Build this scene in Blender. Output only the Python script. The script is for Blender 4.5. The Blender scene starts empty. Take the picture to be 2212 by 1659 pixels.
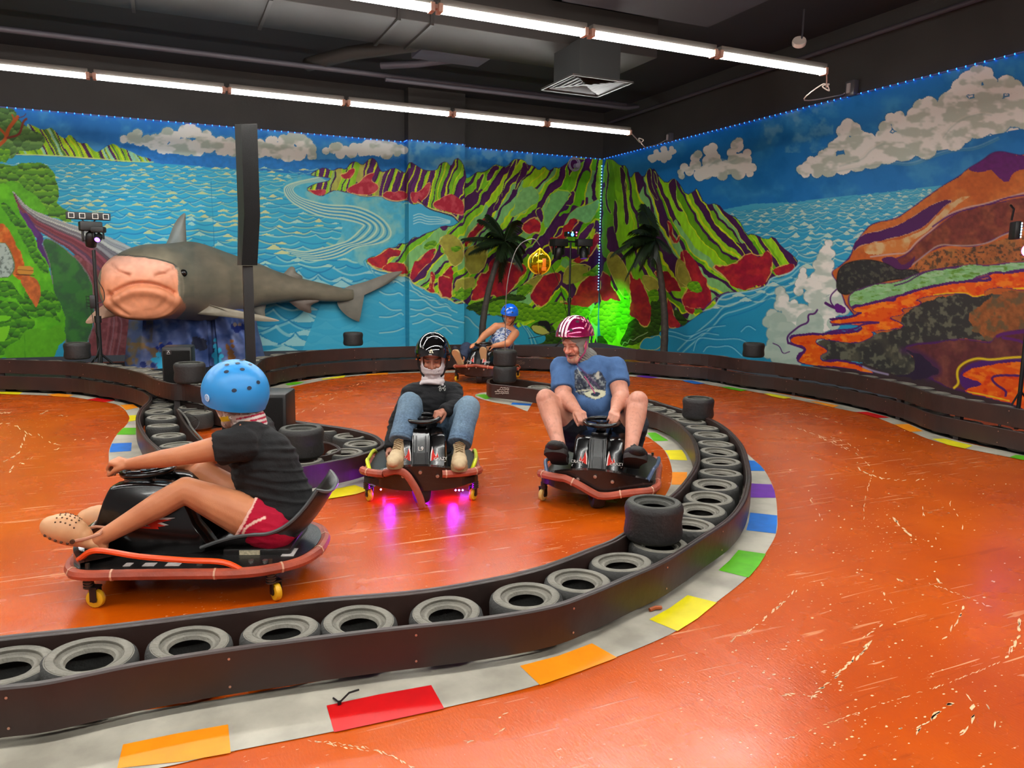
import bpy, bmesh, math, random
import numpy as np
from mathutils import Vector, Matrix
C = bpy.context.scene.collection
SC = bpy.context.scene
PI = math.pi
R = math.radians
# ------------------------------------------------------------------ camera
FPX, H = 1658.3, 1.42
def cam_rot(p, r, y):
    cp, sp, cr, sr, cy, sy = math.cos(p), math.sin(p), math.cos(r), math.sin(r), math.cos(y), math.sin(y)
    yaw = np.array([[cy, -sy, 0], [sy, cy, 0], [0, 0, 1.]])
    base = np.array([[1., 0, 0], [0, 0, -1], [0, 1, 0]])
    P = np.array([[1., 0, 0], [0, cp, -sp], [0, sp, cp]])
    Z = np.array([[cr, -sr, 0], [sr, cr, 0], [0, 0, 1.]])
    return Z @ P @ base @ yaw
M = cam_rot(0.13949, 0.01410, 0.42472)
cam = bpy.data.objects.new('camera', bpy.data.cameras.new('camera'))
C.objects.link(cam); SC.camera = cam
cam.data.sensor_width = 36; cam.data.lens = 36 * FPX / 2212; cam.data.clip_start = 0.05
cam.matrix_world = Matrix(((M[0][0], -M[1][0], -M[2][0], 0), (M[0][1], -M[1][1], -M[2][1], 0), (M[0][2], -M[1][2], -M[2][2], H), (0, 0, 0, 1)))
# ------------------------------------------------------------------ world and exposure
w = bpy.data.worlds.new('world'); SC.world = w; w.use_nodes = True
w.node_tree.nodes['Background'].inputs[0].default_value = (0.75, 0.8, 0.9, 1)
w.node_tree.nodes['Background'].inputs[1].default_value = 0.05
SC.view_settings.view_transform = 'Standard'; SC.view_settings.look = 'None'
SC.view_settings.gamma = 1; SC.view_settings.use_curve_mapping = False
SC.view_settings.exposure = 0.0
TUBE = 104.0
# room dimensions
WX, WY, WZ, CZ = 7.9, 13.34, 3.69, 4.56     # right wall, back wall, mural top, ceiling
XL, YB = -7.5, -5.0
# ------------------------------------------------------------------ pixels to places
def ray(x, y): return M.T @ np.array([(x - 1106) / FPX, (y - 829.5) / FPX, 1.0])
def gz(x, y, z=0.0):
    d = ray(x, y); t = (z - H) / d[2]; return Vector((d[0] * t, d[1] * t, z))
def gy(x, y, Y):
    d = ray(x, y); t = Y / d[1]; return Vector((d[0] * t, Y, H + d[2] * t))
def gx(x, y, X):
    d = ray(x, y); t = X / d[0]; return Vector((X, d[1] * t, H + d[2] * t))
def gd(x, y, D):
    d = ray(x, y); return Vector((d[0] * D, d[1] * D, H + d[2] * D))     # D: depth along the lens axis
def T(x0, y0, s, pts): return [(x0 + s * a, y0 + s * b) for a, b in pts]
# ------------------------------------------------------------------ materials
def lin(c):
    if isinstance(c, str):
        c = c.lstrip('#'); c = tuple(int(c[i:i + 2], 16) / 255 for i in (0, 2, 4))
    return tuple((v / 12.92 if v <= 0.04045 else ((v + 0.055) / 1.055) ** 2.4) for v in c)
MATS = {}
def mat(name, col, rough=0.5, metal=0.0, var=0.0, scale=8.0, bump=0.0, bscale=None, emit=0.0, spec=0.5, coat=0.0, alpha=1.0, trans=0.0, col2=None, sheen=0.0):
    if name in MATS: return MATS[name]
    m = bpy.data.materials.new(name); m.use_nodes = True; MATS[name] = m
    nt = m.node_tree; b = nt.nodes['Principled BSDF']; L = nt.links
    c = lin(col)
    b.inputs['Base Color'].default_value = (*c, 1); b.inputs['Roughness'].default_value = rough
    b.inputs['Metallic'].default_value = metal; b.inputs['Specular IOR Level'].default_value = spec
    b.inputs['Coat Weight'].default_value = coat; b.inputs['Coat Roughness'].default_value = 0.05
    if trans: b.inputs['Transmission Weight'].default_value = trans
    if sheen: b.inputs['Sheen Weight'].default_value = sheen
    if emit:
        b.inputs['Emission Color'].default_value = (*c, 1); b.inputs['Emission Strength'].default_value = emit
    if var or col2 or bump:
        tc = nt.nodes.new('ShaderNodeTexCoord')
        n = nt.nodes.new('ShaderNodeTexNoise'); n.inputs['Scale'].default_value = scale; n.inputs['Detail'].default_value = 4
        L.new(tc.outputs['Object'], n.inputs['Vector'])
        if var or col2:
            mx = nt.nodes.new('ShaderNodeMix'); mx.data_type = 'RGBA'
            c2 = lin(col2) if col2 else tuple(v * (1 - var) for v in c)
            c1 = c if col2 else tuple(min(1, v * (1 + var)) for v in c)
            mx.inputs[6].default_value = (*c1, 1); mx.inputs[7].default_value = (*c2, 1)
            rp = nt.nodes.new('ShaderNodeMapRange'); rp.inputs[1].default_value = 0.35; rp.inputs[2].default_value = 0.65
            L.new(n.outputs['Fac'], rp.inputs[0]); L.new(rp.outputs[0], mx.inputs[0]); L.new(mx.outputs[2], b.inputs['Base Color'])
        if bump:
            n2 = nt.nodes.new('ShaderNodeTexNoise'); n2.inputs['Scale'].default_value = bscale or scale * 6; n2.inputs['Detail'].default_value = 3
            L.new(tc.outputs['Object'], n2.inputs['Vector'])
            bp = nt.nodes.new('ShaderNodeBump'); bp.inputs['Strength'].default_value = bump; bp.inputs['Distance'].default_value = 0.01
            L.new(n2.outputs['Fac'], bp.inputs['Height']); L.new(bp.outputs[0], b.inputs['Normal'])
    return m
def mat_attr(name, rough=0.6, spec=0.3, bump=0.0, bscale=60, coat=0.0, sss=0.0):
    if name in MATS: return MATS[name]
    m = bpy.data.materials.new(name); m.use_nodes = True; MATS[name] = m
    nt = m.node_tree; b = nt.nodes['Principled BSDF']
    a = nt.nodes.new('ShaderNodeAttribute'); a.attribute_name = 'paint'
    nt.links.new(a.outputs['Color'], b.inputs['Base Color'])
    b.inputs['Roughness'].default_value = rough; b.inputs['Specular IOR Level'].default_value = spec
    b.inputs['Coat Weight'].default_value = coat
    if sss:
        b.inputs['Subsurface Weight'].default_value = sss; b.inputs['Subsurface Radius'].default_value = (0.012, 0.005, 0.003); b.inputs['Subsurface Scale'].default_value = 0.6
    if bump:
        tc = nt.nodes.new('ShaderNodeTexCoord'); n2 = nt.nodes.new('ShaderNodeTexNoise'); n2.inputs['Scale'].default_value = bscale; n2.inputs['Detail'].default_value = 3
        nt.links.new(tc.outputs['Object'], n2.inputs['Vector'])
        bp = nt.nodes.new('ShaderNodeBump'); bp.inputs['Strength'].default_value = bump; bp.inputs['Distance'].default_value = 0.01
        nt.links.new(n2.outputs['Fac'], bp.inputs['Height']); nt.links.new(bp.outputs[0], b.inputs['Normal'])
    return m
# ------------------------------------------------------------------ mesh builder
class MB:
    def __init__(s): s.v = []; s.f = []; s.m = []; s.sm = []
    def add(s, vs, fs, mi=0, smooth=False, X=None):
        o = len(s.v)
        if X is not None: vs = [X @ Vector(p) for p in vs]
        s.v += [tuple(p) for p in vs]; s.f += [tuple(o + i for i in f) for f in fs]
        s.m += [mi] * len(fs); s.sm += [smooth] * len(fs); return s
    def box(s, c, d, mi=0, X=None, bev=0.0):
        x, y, z = d[0] / 2, d[1] / 2, d[2] / 2
        if bev > 0:
            b = min(bev, x * .9, y * .9, z * .9)
            bm = bmesh.new(); bmesh.ops.create_cube(bm, size=1)
            for v in bm.verts: v.co = Vector((v.co.x * d[0], v.co.y * d[1], v.co.z * d[2])) + Vector(c)
            bmesh.ops.bevel(bm, geom=bm.edges[:], offset=b, segments=2, profile=0.5, affect='EDGES')
            bm.verts.index_update()
            r = s.add([v.co for v in bm.verts], [[v.index for v in f.verts] for f in bm.faces], mi, True, X); bm.free(); return r
        vs = [(c[0] + i * x, c[1] + j * y, c[2] + k * z) for i in (-1, 1) for j in (-1, 1) for k in (-1, 1)]
        return s.add(vs, [(0, 1, 3, 2), (4, 6, 7, 5), (0, 4, 5, 1), (2, 3, 7, 6), (0, 2, 6, 4), (1, 5, 7, 3)], mi, False, X)
    def tube(s, pts, r, n=8, mi=0, X=None, cap=True, smooth=True, closed=False, sx=1.0):
        pts = [Vector(p) for p in pts]; k = len(pts)
        rs = r if isinstance(r, (list, tuple)) else [r] * k
        vs = []; up = None
        for i, p in enumerate(pts):
            if closed: t = pts[(i + 1) % k] - pts[i - 1]
            else: t = pts[min(i + 1, k - 1)] - pts[max(i - 1, 0)]
            if t.length < 1e-9: t = Vector((0, 0, 1))
            t.normalize()
            if up is None:
                up = Vector((0, 0, 1)) if abs(t.z) < 0.9 else Vector((1, 0, 0))
            a = (up - t * up.dot(t))
            if a.length < 1e-4: a = t.orthogonal()
            a.normalize(); up = a
            b = t.cross(a)
            for j in range(n):
                q = 2 * PI * j / n
                vs.append(p + (a * math.cos(q) + b * math.sin(q) * sx) * rs[i])
        fs = []
        for i in range(k if closed else k - 1):
            o, q = i * n, ((i + 1) % k) * n
            for j in range(n): fs.append((o + j, o + (j + 1) % n, q + (j + 1) % n, q + j))
        if cap and not closed: fs += [tuple(range(n))[::-1], tuple((k - 1) * n + j for j in range(n))]
        return s.add(vs, fs, mi, smooth, X)
    def lathe(s, prof, n=24, mi=0, X=None, smooth=True, cap=True, a0=0.0, a1=2 * PI):
        full = abs(a1 - a0 - 2 * PI) < 1e-6; k = len(prof); m = n if full else n + 1
        vs = [(r * math.cos(a0 + (a1 - a0) * j / n), r * math.sin(a0 + (a1 - a0) * j / n), z) for r, z in prof for j in range(m)]
        fs = []
        for i in range(k - 1):
            for j in range(n):
                j2 = (j + 1) % m; fs.append((i * m + j, i * m + j2, (i + 1) * m + j2, (i + 1) * m + j))
        if cap and full:
            if prof[0][0] > 1e-5: fs.append(tuple(range(m))[::-1])
            if prof[-1][0] > 1e-5: fs.append(tuple((k - 1) * m + j for j in range(m)))
        return s.add(vs, fs, mi, smooth, X)
    def cyl(s, a, b, r, n=16, mi=0, X=None, r2=None, smooth=True):
        return s.tube([a, b], [r, r if r2 is None else r2], n, mi, X, True, smooth)
    def ball(s, c, r, n=12, mi=0, X=None):
        r = (r, r, r) if not isinstance(r, (tuple, list)) else r
        vs, fs = [], []
        for i in range(n + 1):
            a = PI * i / n
            for j in range(2 * n):
                b = PI * j / n
                vs.append((c[0] + r[0] * math.sin(a) * math.cos(b), c[1] + r[1] * math.sin(a) * math.sin(b), c[2] + r[2] * math.cos(a)))
        for i in range(n):
            for j in range(2 * n):
                p, q = i * 2 * n, (i + 1) * 2 * n; fs.append((p + j, q + j, q + (j + 1) % (2 * n), p + (j + 1) % (2 * n)))
        return s.add(vs, fs, mi, True, X)
    def prism(s, pts, z0, z1, mi=0, X=None, smooth=False):
        n = len(pts); vs = [(p[0], p[1], z0) for p in pts] + [(p[0], p[1], z1) for p in pts]
        return s.add(vs, [tuple(range(n))[::-1], tuple(range(n, 2 * n))] + [(i, (i + 1) % n, n + (i + 1) % n, n + i) for i in range(n)], mi, smooth, X)
    def wallstrip(s, pts, z0, z1, t, mi=0, off=0.0):
        # a bent board: vertical, thickness t, running along the plan curve pts
        P = [Vector((p[0], p[1])) for p in pts]; n = len(P); vs = []
        for i, p in enumerate(P):
            d = (P[min(i + 1, n - 1)] - P[max(i - 1, 0)]).normalized(); nn = Vector((-d.y, d.x))
            a, b = p + nn * (off - t / 2), p + nn * (off + t / 2); e = t * 0.25
            ai, bi = p + nn * (off - t / 2 + e), p + nn * (off + t / 2 - e)
            vs += [(a.x, a.y, z0), (a.x, a.y, z1 - e), (ai.x, ai.y, z1), (bi.x, bi.y, z1), (b.x, b.y, z1 - e), (b.x, b.y, z0)]
        fs = []
        for i in range(n - 1):
            for j in range(6): fs.append((i * 6 + j, i * 6 + (j + 1) % 6, (i + 1) * 6 + (j + 1) % 6, (i + 1) * 6 + j))
        fs += [(0, 1, 2, 3, 4, 5), tuple((n - 1) * 6 + j for j in (5, 4, 3, 2, 1, 0))]
        return s.add(vs, fs, mi, False)
    def build(s, name, mats, parent=None, X=None, autosmooth=True):
        me = bpy.data.meshes.new(name); me.from_pydata(s.v, [], s.f)
        if not isinstance(mats, (list, tuple)): mats = [mats]
        for m in mats: me.materials.append(m)
        me.polygons.foreach_set('material_index', s.m); me.polygons.foreach_set('use_smooth', s.sm)
        bm = bmesh.new(); bm.from_mesh(me); bmesh.ops.recalc_face_normals(bm, faces=bm.faces[:])
        for e in bm.edges:
            if len(e.link_faces) == 2 and e.calc_face_angle(0) > 0.7: e.smooth = False
        bm.to_mesh(me); bm.free(); me.update()
        o = bpy.data.objects.new(name, me); C.objects.link(o)
        if parent: o.parent = parent
        if X is not None: o.matrix_local = X
        return o
def tag(o, label=None, cat=None, group=None, kind=None):
    if label: o['label'] = label
    if cat: o['category'] = cat
    if group: o['group'] = group
    if kind: o['kind'] = kind
    return o
def empty(name, loc=(0, 0, 0), rz=0.0, X=None):
    o = bpy.data.objects.new(name, None); C.objects.link(o); o.empty_display_size = 0.1
    if X is not None: o.matrix_world = X
    else: o.location = loc; o.rotation_euler = (0, 0, rz)
    return o
def kids(o): return [c for c in ALLK.get(o.name, [])]
def copy_tree(o, parent=None):
    c = o.copy(); C.objects.link(c)
    if parent: c.parent = parent; c.matrix_parent_inverse = o.matrix_parent_inverse.copy()
    for ch in [x for x in bpy.data.objects if x.parent == o]: copy_tree(ch, c)
    return c
def structure(o): o['kind'] = 'structure'; return o
def catmull(pts, n=6, closed=False):
    P = [Vector(p) for p in pts]; k = len(P); out = []
    for i in range(k if closed else k - 1):
        p0 = P[i - 1] if (i or closed) else P[0] * 2 - P[1]
        p1, p2 = P[i], P[(i + 1) % k]
        p3 = P[(i + 2) % k] if (closed or i + 2 < k) else P[-1] * 2 - P[-2]
        for j in range(n):
            t = j / n
            out.append(0.5 * (2 * p1 + (p2 - p0) * t + (2 * p0 - 5 * p1 + 4 * p2 - p3) * t * t + (3 * p1 - p0 - 3 * p2 + p3) * t ** 3))
    if not closed: out.append(P[-1])
    return out
def rot(axis, a): return Matrix.Rotation(a, 4, axis)
def tr(*p): return Matrix.Translation(Vector(p if len(p) == 3 else p[0]))
ORD = ['first', 'second', 'third', 'fourth', 'fifth', 'sixth', 'seventh', 'eighth', 'ninth', 'tenth', 'eleventh', 'twelfth', 'thirteenth', 'fourteenth', 'fifteenth', 'sixteenth', 'seventeenth', 'eighteenth', 'nineteenth', 'twentieth']
# ================================================================== ROOM SHELL
blackp = mat('black_paint', '#2b2926', 0.75, var=0.12, scale=1.5, bump=0.15, bscale=40)
duckp = mat('dark_ceiling', '#1c1b1c', 0.8, var=0.15, scale=0.8)
def quad(name, a, b, c, d, m, nm=None):
    B = MB(); B.add([a, b, c, d], [(0, 1, 2, 3)]); return structure(B.build(name, m))
B = MB()
PX0 = gy(883.2, 500, 13.1).x; PX1 = gy(1003.5, 500, 13.1).x
B.box(((XL + WX) / 2 + 0.1, WY + 0.1, (WZ + CZ) / 2), (WX - XL + 0.6, 0.2, CZ - WZ))
B.box(((PX0 + PX1) / 2, 13.22, (WZ + CZ) / 2), (PX1 - PX0, 0.24, CZ - WZ))

structure(B.build('wall_back_upper', blackp))
B = MB(); B.box((WX + 0.1, (WY + YB) / 2, (WZ + CZ) / 2), (0.2, WY - YB, CZ - WZ)); structure(B.build('wall_right_upper', blackp))
greyw = mat('plain_wall', '#8d8f93', 0.8)
B = MB(); B.box((XL - 0.1, (WY + YB) / 2, CZ / 2), (0.2, WY - YB, CZ)); structure(B.build('wall_left', greyw))
B = MB(); B.box(((XL + WX) / 2, YB - 0.1, CZ / 2), (WX - XL, 0.2, CZ)); structure(B.build('wall_front', greyw))
B = MB(); B.box((WX + 0.1, (YB + 3.4) / 2, WZ / 2), (0.2, 3.4 - YB, WZ)); structure(B.build('wall_right_near', greyw))
B = MB(); B.box(((XL + WX) / 2, (WY + YB) / 2, CZ + 0.1), (WX - XL + 0.4, WY - YB + 0.4, 0.2)); structure(B.build('ceiling', duckp))
# ------------------------------------------------------------------ floor: glossy worn orange paint
def floor_mat():
    m = bpy.data.materials.new('orange_floor_paint'); m.use_nodes = True; nt = m.node_tree; L = nt.links; N = nt.nodes.new
    b = nt.nodes['Principled BSDF']; tc = N('ShaderNodeTexCoord')
    def noise(scale, detail=4, rough=0.5, vec=None, dist=0.0):
        n = N('ShaderNodeTexNoise'); n.inputs['Scale'].default_value = scale; n.inputs['Detail'].default_value = detail
        n.inputs['Roughness'].default_value = rough; n.inputs['Distortion'].default_value = dist
        L.new(vec or tc.outputs['Object'], n.inputs['Vector']); return n.outputs['Fac']
    def rng(x, a, c, d0=0.0, d1=1.0):
        r = N('ShaderNodeMapRange'); r.inputs[1].default_value = a; r.inputs[2].default_value = c
        r.inputs[3].default_value = d0; r.inputs[4].default_value = d1; L.new(x, r.inputs[0]); return r.outputs[0]
    def mth(op, x, y):
        q = N('ShaderNodeMath'); q.operation = op
        for i, z in enumerate((x, y)):
            if isinstance(z, (int, float)): q.inputs[i].default_value = z
            else: L.new(z, q.inputs[i])
        return q.outputs[0]
    def mapv(rz, sc, loc=(0, 0, 0)):
        q = N('ShaderNodeMapping'); q.inputs['Rotation'].default_value = (0, 0, rz); q.inputs['Scale'].default_value = sc; q.inputs['Location'].default_value = loc
        L.new(tc.outputs['Object'], q.inputs['Vector']); return q.outputs[0]
    def mix(f, a, c):
        q = N('ShaderNodeMix'); q.data_type = 'RGBA'
        L.new(f, q.inputs[0])
        for i, z in ((6, a), (7, c)):
            if isinstance(z, tuple): q.inputs[i].default_value = (*z, 1)
            else: L.new(z, q.inputs[i])
        return q.outputs[2]
    base = mix(rng(noise(0.9, 3), 0.38, 0.62), lin('#be5004'), lin('#ae4404'))
    base = mix(mth('MULTIPLY', rng(noise(7, 5, 0.65), 0.5, 0.8), 0.2), base, lin('#983408'))
    # long fine scratches in several directions, only where the low-frequency wear mask allows
    wear = rng(noise(0.8, 3, 0.55, mapv(0, (1, 1, 1), (3.1, 1.7, 0))), 0.44, 0.60)
    scr = None
    for rz, s, l, lo in ((0.5, 34, 1.4, .69), (-0.9, 30, 1.7, .70), (1.35, 38, 1.8, .70), (2.2, 30, 1.5, .71)):
        n = rng(noise(1.0, 2, 0.5, mapv(rz, (l, s, 1), (l * 3, s * .37, 0)), 0.6), lo, lo + .025)
        scr = n if scr is None else mth('MAXIMUM', scr, n)
    scr = mth('MULTIPLY', scr, wear)
    chips = mth('MULTIPLY', rng(noise(26, 5, 0.62, mapv(0.7, (1.0, 2.2, 1)), 0.4), 0.655, 0.67), rng(noise(1.5, 3, 0.5, mapv(0, (1, 1, 1), (7.7, 0, 0))), 0.5, 0.62))
    fine = mth('MULTIPLY', rng(noise(90, 4, 0.7), 0.66, 0.69), wear)
    marks = mth('MINIMUM', mth('ADD', mth('ADD', mth('MULTIPLY', scr, 0.65), mth('MULTIPLY', chips, 0.85)), mth('MULTIPLY', fine, 0.6)), 0.9)
    col = mix(marks, base, lin('#d9a878'))
    scuff = mth('MULTIPLY', rng(noise(1.0, 4, 0.6, mapv(0.9, (2.5, 26, 1)), 0.9), 0.60, 0.72), 0.25)
    col = mix(scuff, col, lin('#6b2a12'))
    L.new(col, b.inputs['Base Color'])
    L.new(mth('ADD', rng(noise(3.0, 3), 0.3, 0.7, 0.2, 0.3), mth('MULTIPLY', marks, 0.4)), b.inputs['Roughness'])
    b.inputs['Specular IOR Level'].default_value = 0.42
    bp = N('ShaderNodeBump'); bp.inputs['Strength'].default_value = 0.25; bp.inputs['Distance'].default_value = 0.003
    h = mth('ADD', noise(120, 2, 0.5, mapv(-0.35, (1, .35, 1))), mth('MULTIPLY', noise(14, 2, .5, mapv(-0.35, (1, .3, 1))), 0.7))
    L.new(h, bp.inputs['Height']); L.new(bp.outputs[0], b.inputs['Normal'])
    return m
B = MB(); B.box(((XL + WX) / 2, (WY + YB) / 2, -0.05), (WX - XL + .4, WY - YB + .4, 0.1)); floor = structure(B.build('floor', floor_mat()))
# ------------------------------------------------------------------ painted curbs (flush paint and thin plates on the floor)
CP = [mat('curb_white', '#b8b2a2', 0.5, scale=4, bump=0.15, bscale=30, col2='#938d80'), mat('curb_orange', '#ef8d08', 0.45, var=0.06, scale=9), mat('curb_red', '#c80a0c', 0.4, var=0.08, scale=9),
      mat('curb_yellow', '#e0d00c', 0.45, var=0.06, scale=9), mat('curb_green', '#56ad0c', 0.45, var=0.12, scale=12), mat('curb_blue', '#1268c0', 0.45, var=0.12, scale=12), mat('curb_purple', '#6a2a9c', 0.45, var=0.12, scale=12)]
def curb(name, outer, inner, patches, zb=0.003):
    # white strip between two pixel-traced floor curves, coloured blocks on it
    o = catmull([gz(*p) for p in outer], 8); i_ = catmull([gz(*p) for p in inner], 8); n = 120
    def samp(c, t):
        q = t * (len(c) - 1); k = min(int(q), len(c) - 2); return c[k].lerp(c[k + 1], q - k)
    B = MB(); vs = []
    for k in range(n + 1):
        a, b = samp(o, k / n), samp(i_, k / n); vs += [(a.x, a.y, zb), (b.x, b.y, zb)]
    B.add(vs, [(2 * k, 2 * k + 1, 2 * k + 3, 2 * k + 2) for k in range(n)], 0)
    for ci, pts in patches:
        B.add([tuple(gz(*p, zb + 0.0015)) for p in pts], [tuple(range(len(pts)))], ci)
    return structure(B.build(name, CP))
FO = [(-330, 1790), (-60, 1741), (150, 1695), (358, 1658), (495.5, 1626), (719.7, 1582), (960.4, 1530.4), (1166.6, 1479.8), (1333, 1420), (1463, 1363), (1548.7, 1301), (1614.6, 1247.5), (1653.6, 1196), (1677, 1152), (1679, 1113), (1675.6, 1074), (1665.8, 1042.6), (1648.7, 1013), (1629, 994), (1612, 979)]
FI = [(-330, 1620), (-60, 1590), (150, 1555), (358, 1530), (540, 1500), (720, 1468), (950, 1430), (1120, 1385), (1280, 1335), (1400, 1275), (1480, 1215), (1540, 1165), (1575, 1120), (1592, 1080), (1598, 1050), (1600, 1030), (1600, 1010), (1598, 995), (1596, 985), (1594, 972)]
Z5 = lambda *p: T(0, 1250, .3617, p); Z6 = lambda *p: T(700, 1100, .3617, p); Z7 = lambda *p: T(1400, 850, .4877, p)
curb('trim_1', FO, FI, [(1, Z5((735, 990), (1050, 925), (1362, 870), (1378, 1040), (1100, 1090), (700, 1131))),
     (2, Z6((15, 1172), (330, 1105), (640, 1050), (718, 1190), (400, 1258), (60, 1332))),
     (1, Z6((1170, 935), (1400, 875), (1600, 800), (1750, 885), (1530, 968), (1290, 1050))),
     (3, Z7((5, 1000), (95, 950), (175, 893), (305, 925), (220, 995), (130, 1052))),
     (4, Z7((312, 782), (360, 740), (400, 693), (522, 710), (490, 762), (445, 815))),
     (5, Z7((435, 605), (446, 567), (452, 527), (572, 540), (571, 580), (565, 620))),
     (6, Z7((454, 460), (453, 430), (450, 398), (548, 403), (560, 433), (565, 462))),
     (5, Z7((447, 342), (442, 318), (438, 295), (470, 297), (497, 318), (518, 343)))])
Z55 = lambda *p: T(1340, 800, .18083, p)
curb('trim_2', Z55((-400, 640), (0, 690), (300, 790), (400, 850), (500, 930), (560, 1020), (600, 1120), (620, 1220), (615, 1300), (590, 1400), (520, 1530)),
     Z55((-400, 560), (0, 600), (330, 680), (560, 770), (700, 860), (790, 950), (850, 1050), (870, 1130), (850, 1220), (800, 1330), (650, 1520)),
     [(4, Z55((320, 745), (420, 742), (575, 840), (400, 845))), (3, Z55((530, 955), (735, 950), (775, 1010), (800, 1075), (595, 1065), (570, 1010))),
      (1, Z55((618, 1215), (800, 1215), (790, 1290), (745, 1365), (610, 1365), (618, 1290)))])
# curb round the nose of the barrier behind the man
Z77 = lambda *p: T(1000, 730, .1989, p)
curb('trim_3', Z77((700, 800), (520, 735), (330, 700), (170, 655), (130, 625), (190, 600), (290, 590)), Z77((760, 700), (560, 670), (400, 650), (300, 632), (265, 620), (262, 605), (290, 595)),
     [(4, Z77((140, 618), (230, 610), (330, 640), (250, 668))), (5, Z77((540, 700), (740, 715), (740, 735), (520, 722)))])
# curb along the back and right perimeter
Z11 = lambda *p: T(1440, 700, .18083, p); Z22 = lambda *p: T(1812, 760, .18083, p); Z33 = lambda *p: T(560, 700, .18083, p)
curb('trim_4', [(440, 875), (480, 862), (540, 850), (580, 842)] + Z33((300, 775), (460, 735), (800, 670), (1250, 612), (1810, 585)) + [(960, 806), (1080, 801), (1200, 798)] + Z77((1780, 415), (2212, 450)) + Z11((300, 690), (600, 745), (1000, 805), (1500, 895), (2212, 1045)) + Z22((250, 720), (460, 790), (800, 930), (1100, 1055), (1500, 1155), (2000, 1255), (2212, 1295)) + [(2300, 1008), (2420, 1028)],
     [(430, 858), (480, 850), (540, 838), (580, 832)] + Z33((150, 720), (460, 690), (800, 635), (1250, 590), (1810, 562)) + [(960, 801), (1080, 796), (1200, 792)] + Z77((1780, 390), (2212, 425)) + Z11((300, 655), (600, 700), (1000, 770), (1500, 860), (2212, 990)) + Z22((250, 680), (460, 730), (800, 850), (1100, 965), (1500, 1085), (2000, 1190), (2212, 1230)) + [(2300, 990), (2420, 1010)],
     [(4, Z33((310, 715), (420, 690), (545, 690), (450, 722), (340, 732))), (3, Z33((760, 650), (1030, 612), (1010, 638), (740, 665))), (1, Z33((1290, 598), (1545, 575), (1530, 600), (1260, 612))),
      (6, Z55((210, 62), (310, 62), (470, 85), (330, 92), (180, 70))), (5, Z11((180, 672), (300, 672), (460, 712), (340, 716), (230, 690))), (4, Z11((650, 750), (740, 748), (960, 788), (890, 800), (760, 778))), (3, Z11((1160, 830), (1240, 830), (1500, 880), (1400, 890), (1260, 862))),
      (1, Z11((1710, 925), (1790, 925), (2060, 975), (1990, 995), (1850, 960))), (2, Z22((200, 718), (340, 715), (610, 785), (455, 790), (330, 752))), (1, Z22((660, 865), (830, 862), (1010, 948), (850, 955), (750, 910))),
      (3, Z22((1110, 1038), (1260, 1035), (1600, 1120), (1510, 1155), (1300, 1110))), (4, Z22((2110, 1230), (2300, 1250), (2300, 1310), (2040, 1258)))])
Z88 = lambda *p: T(560, 840, .1537, p)
# curb on the left, round the pocket
Z44 = lambda *p: T(0, 740, .18083, p)
curb('trim_5', Z44((-2600, 640), (-1500, 600), (-400, 600), (0, 615), (400, 628), (830, 650), (1100, 690), (1300, 720), (1420, 755), (1500, 820), (1545, 900), (1530, 960), (1440, 1060), (1370, 1140), (1310, 1270), (1300, 1380), (1330, 1500)) + [(285, 1042), (380, 1082), (500, 1100), (600, 1096), (690, 1080), (740, 1073), (783, 1063), (815, 1048), (836, 1024), (846, 998), (843, 972)],
     Z44((-2600, 600), (-1500, 570), (-400, 565), (0, 575), (400, 590), (900, 615), (1200, 640), (1400, 670), (1550, 705), (1650, 755), (1670, 850), (1650, 930), (1640, 1000), (1640, 1090), (1680, 1190), (1760, 1270)) + [(350, 1003), (390, 1032), (450, 1055), (560, 1064), (650, 1052), (740, 1036), (775, 1024), (805, 1010), (825, 992), (832, 970), (829, 962)],
     [(3, Z88((930, 1435), (1340, 1350), (1540, 1420), (1350, 1480), (850, 1565))), (3, [(480, 1072), (545, 1075), (548, 1096), (478, 1096)]), (3, Z44((-100, 582), (270, 590), (230, 618), (-100, 610))), (1, Z44((560, 620), (700, 608), (880, 625), (820, 650), (640, 640))), (2, Z44((1030, 682), (1160, 660), (1390, 690), (1250, 712))),
      (1, Z44((1430, 745), (1590, 735), (1650, 775), (1500, 805), (1470, 775))), (3, Z44((1540, 870), (1650, 865), (1645, 925), (1530, 945), (1547, 905))), (4, Z44((1470, 1018), (1625, 1018), (1620, 1100), (1390, 1100))),
      (5, Z44((1340, 1205), (1575, 1195), (1565, 1295), (1310, 1310), (1315, 1260)))])
Z88 = lambda *p: T(560, 840, .1537, p)
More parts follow.
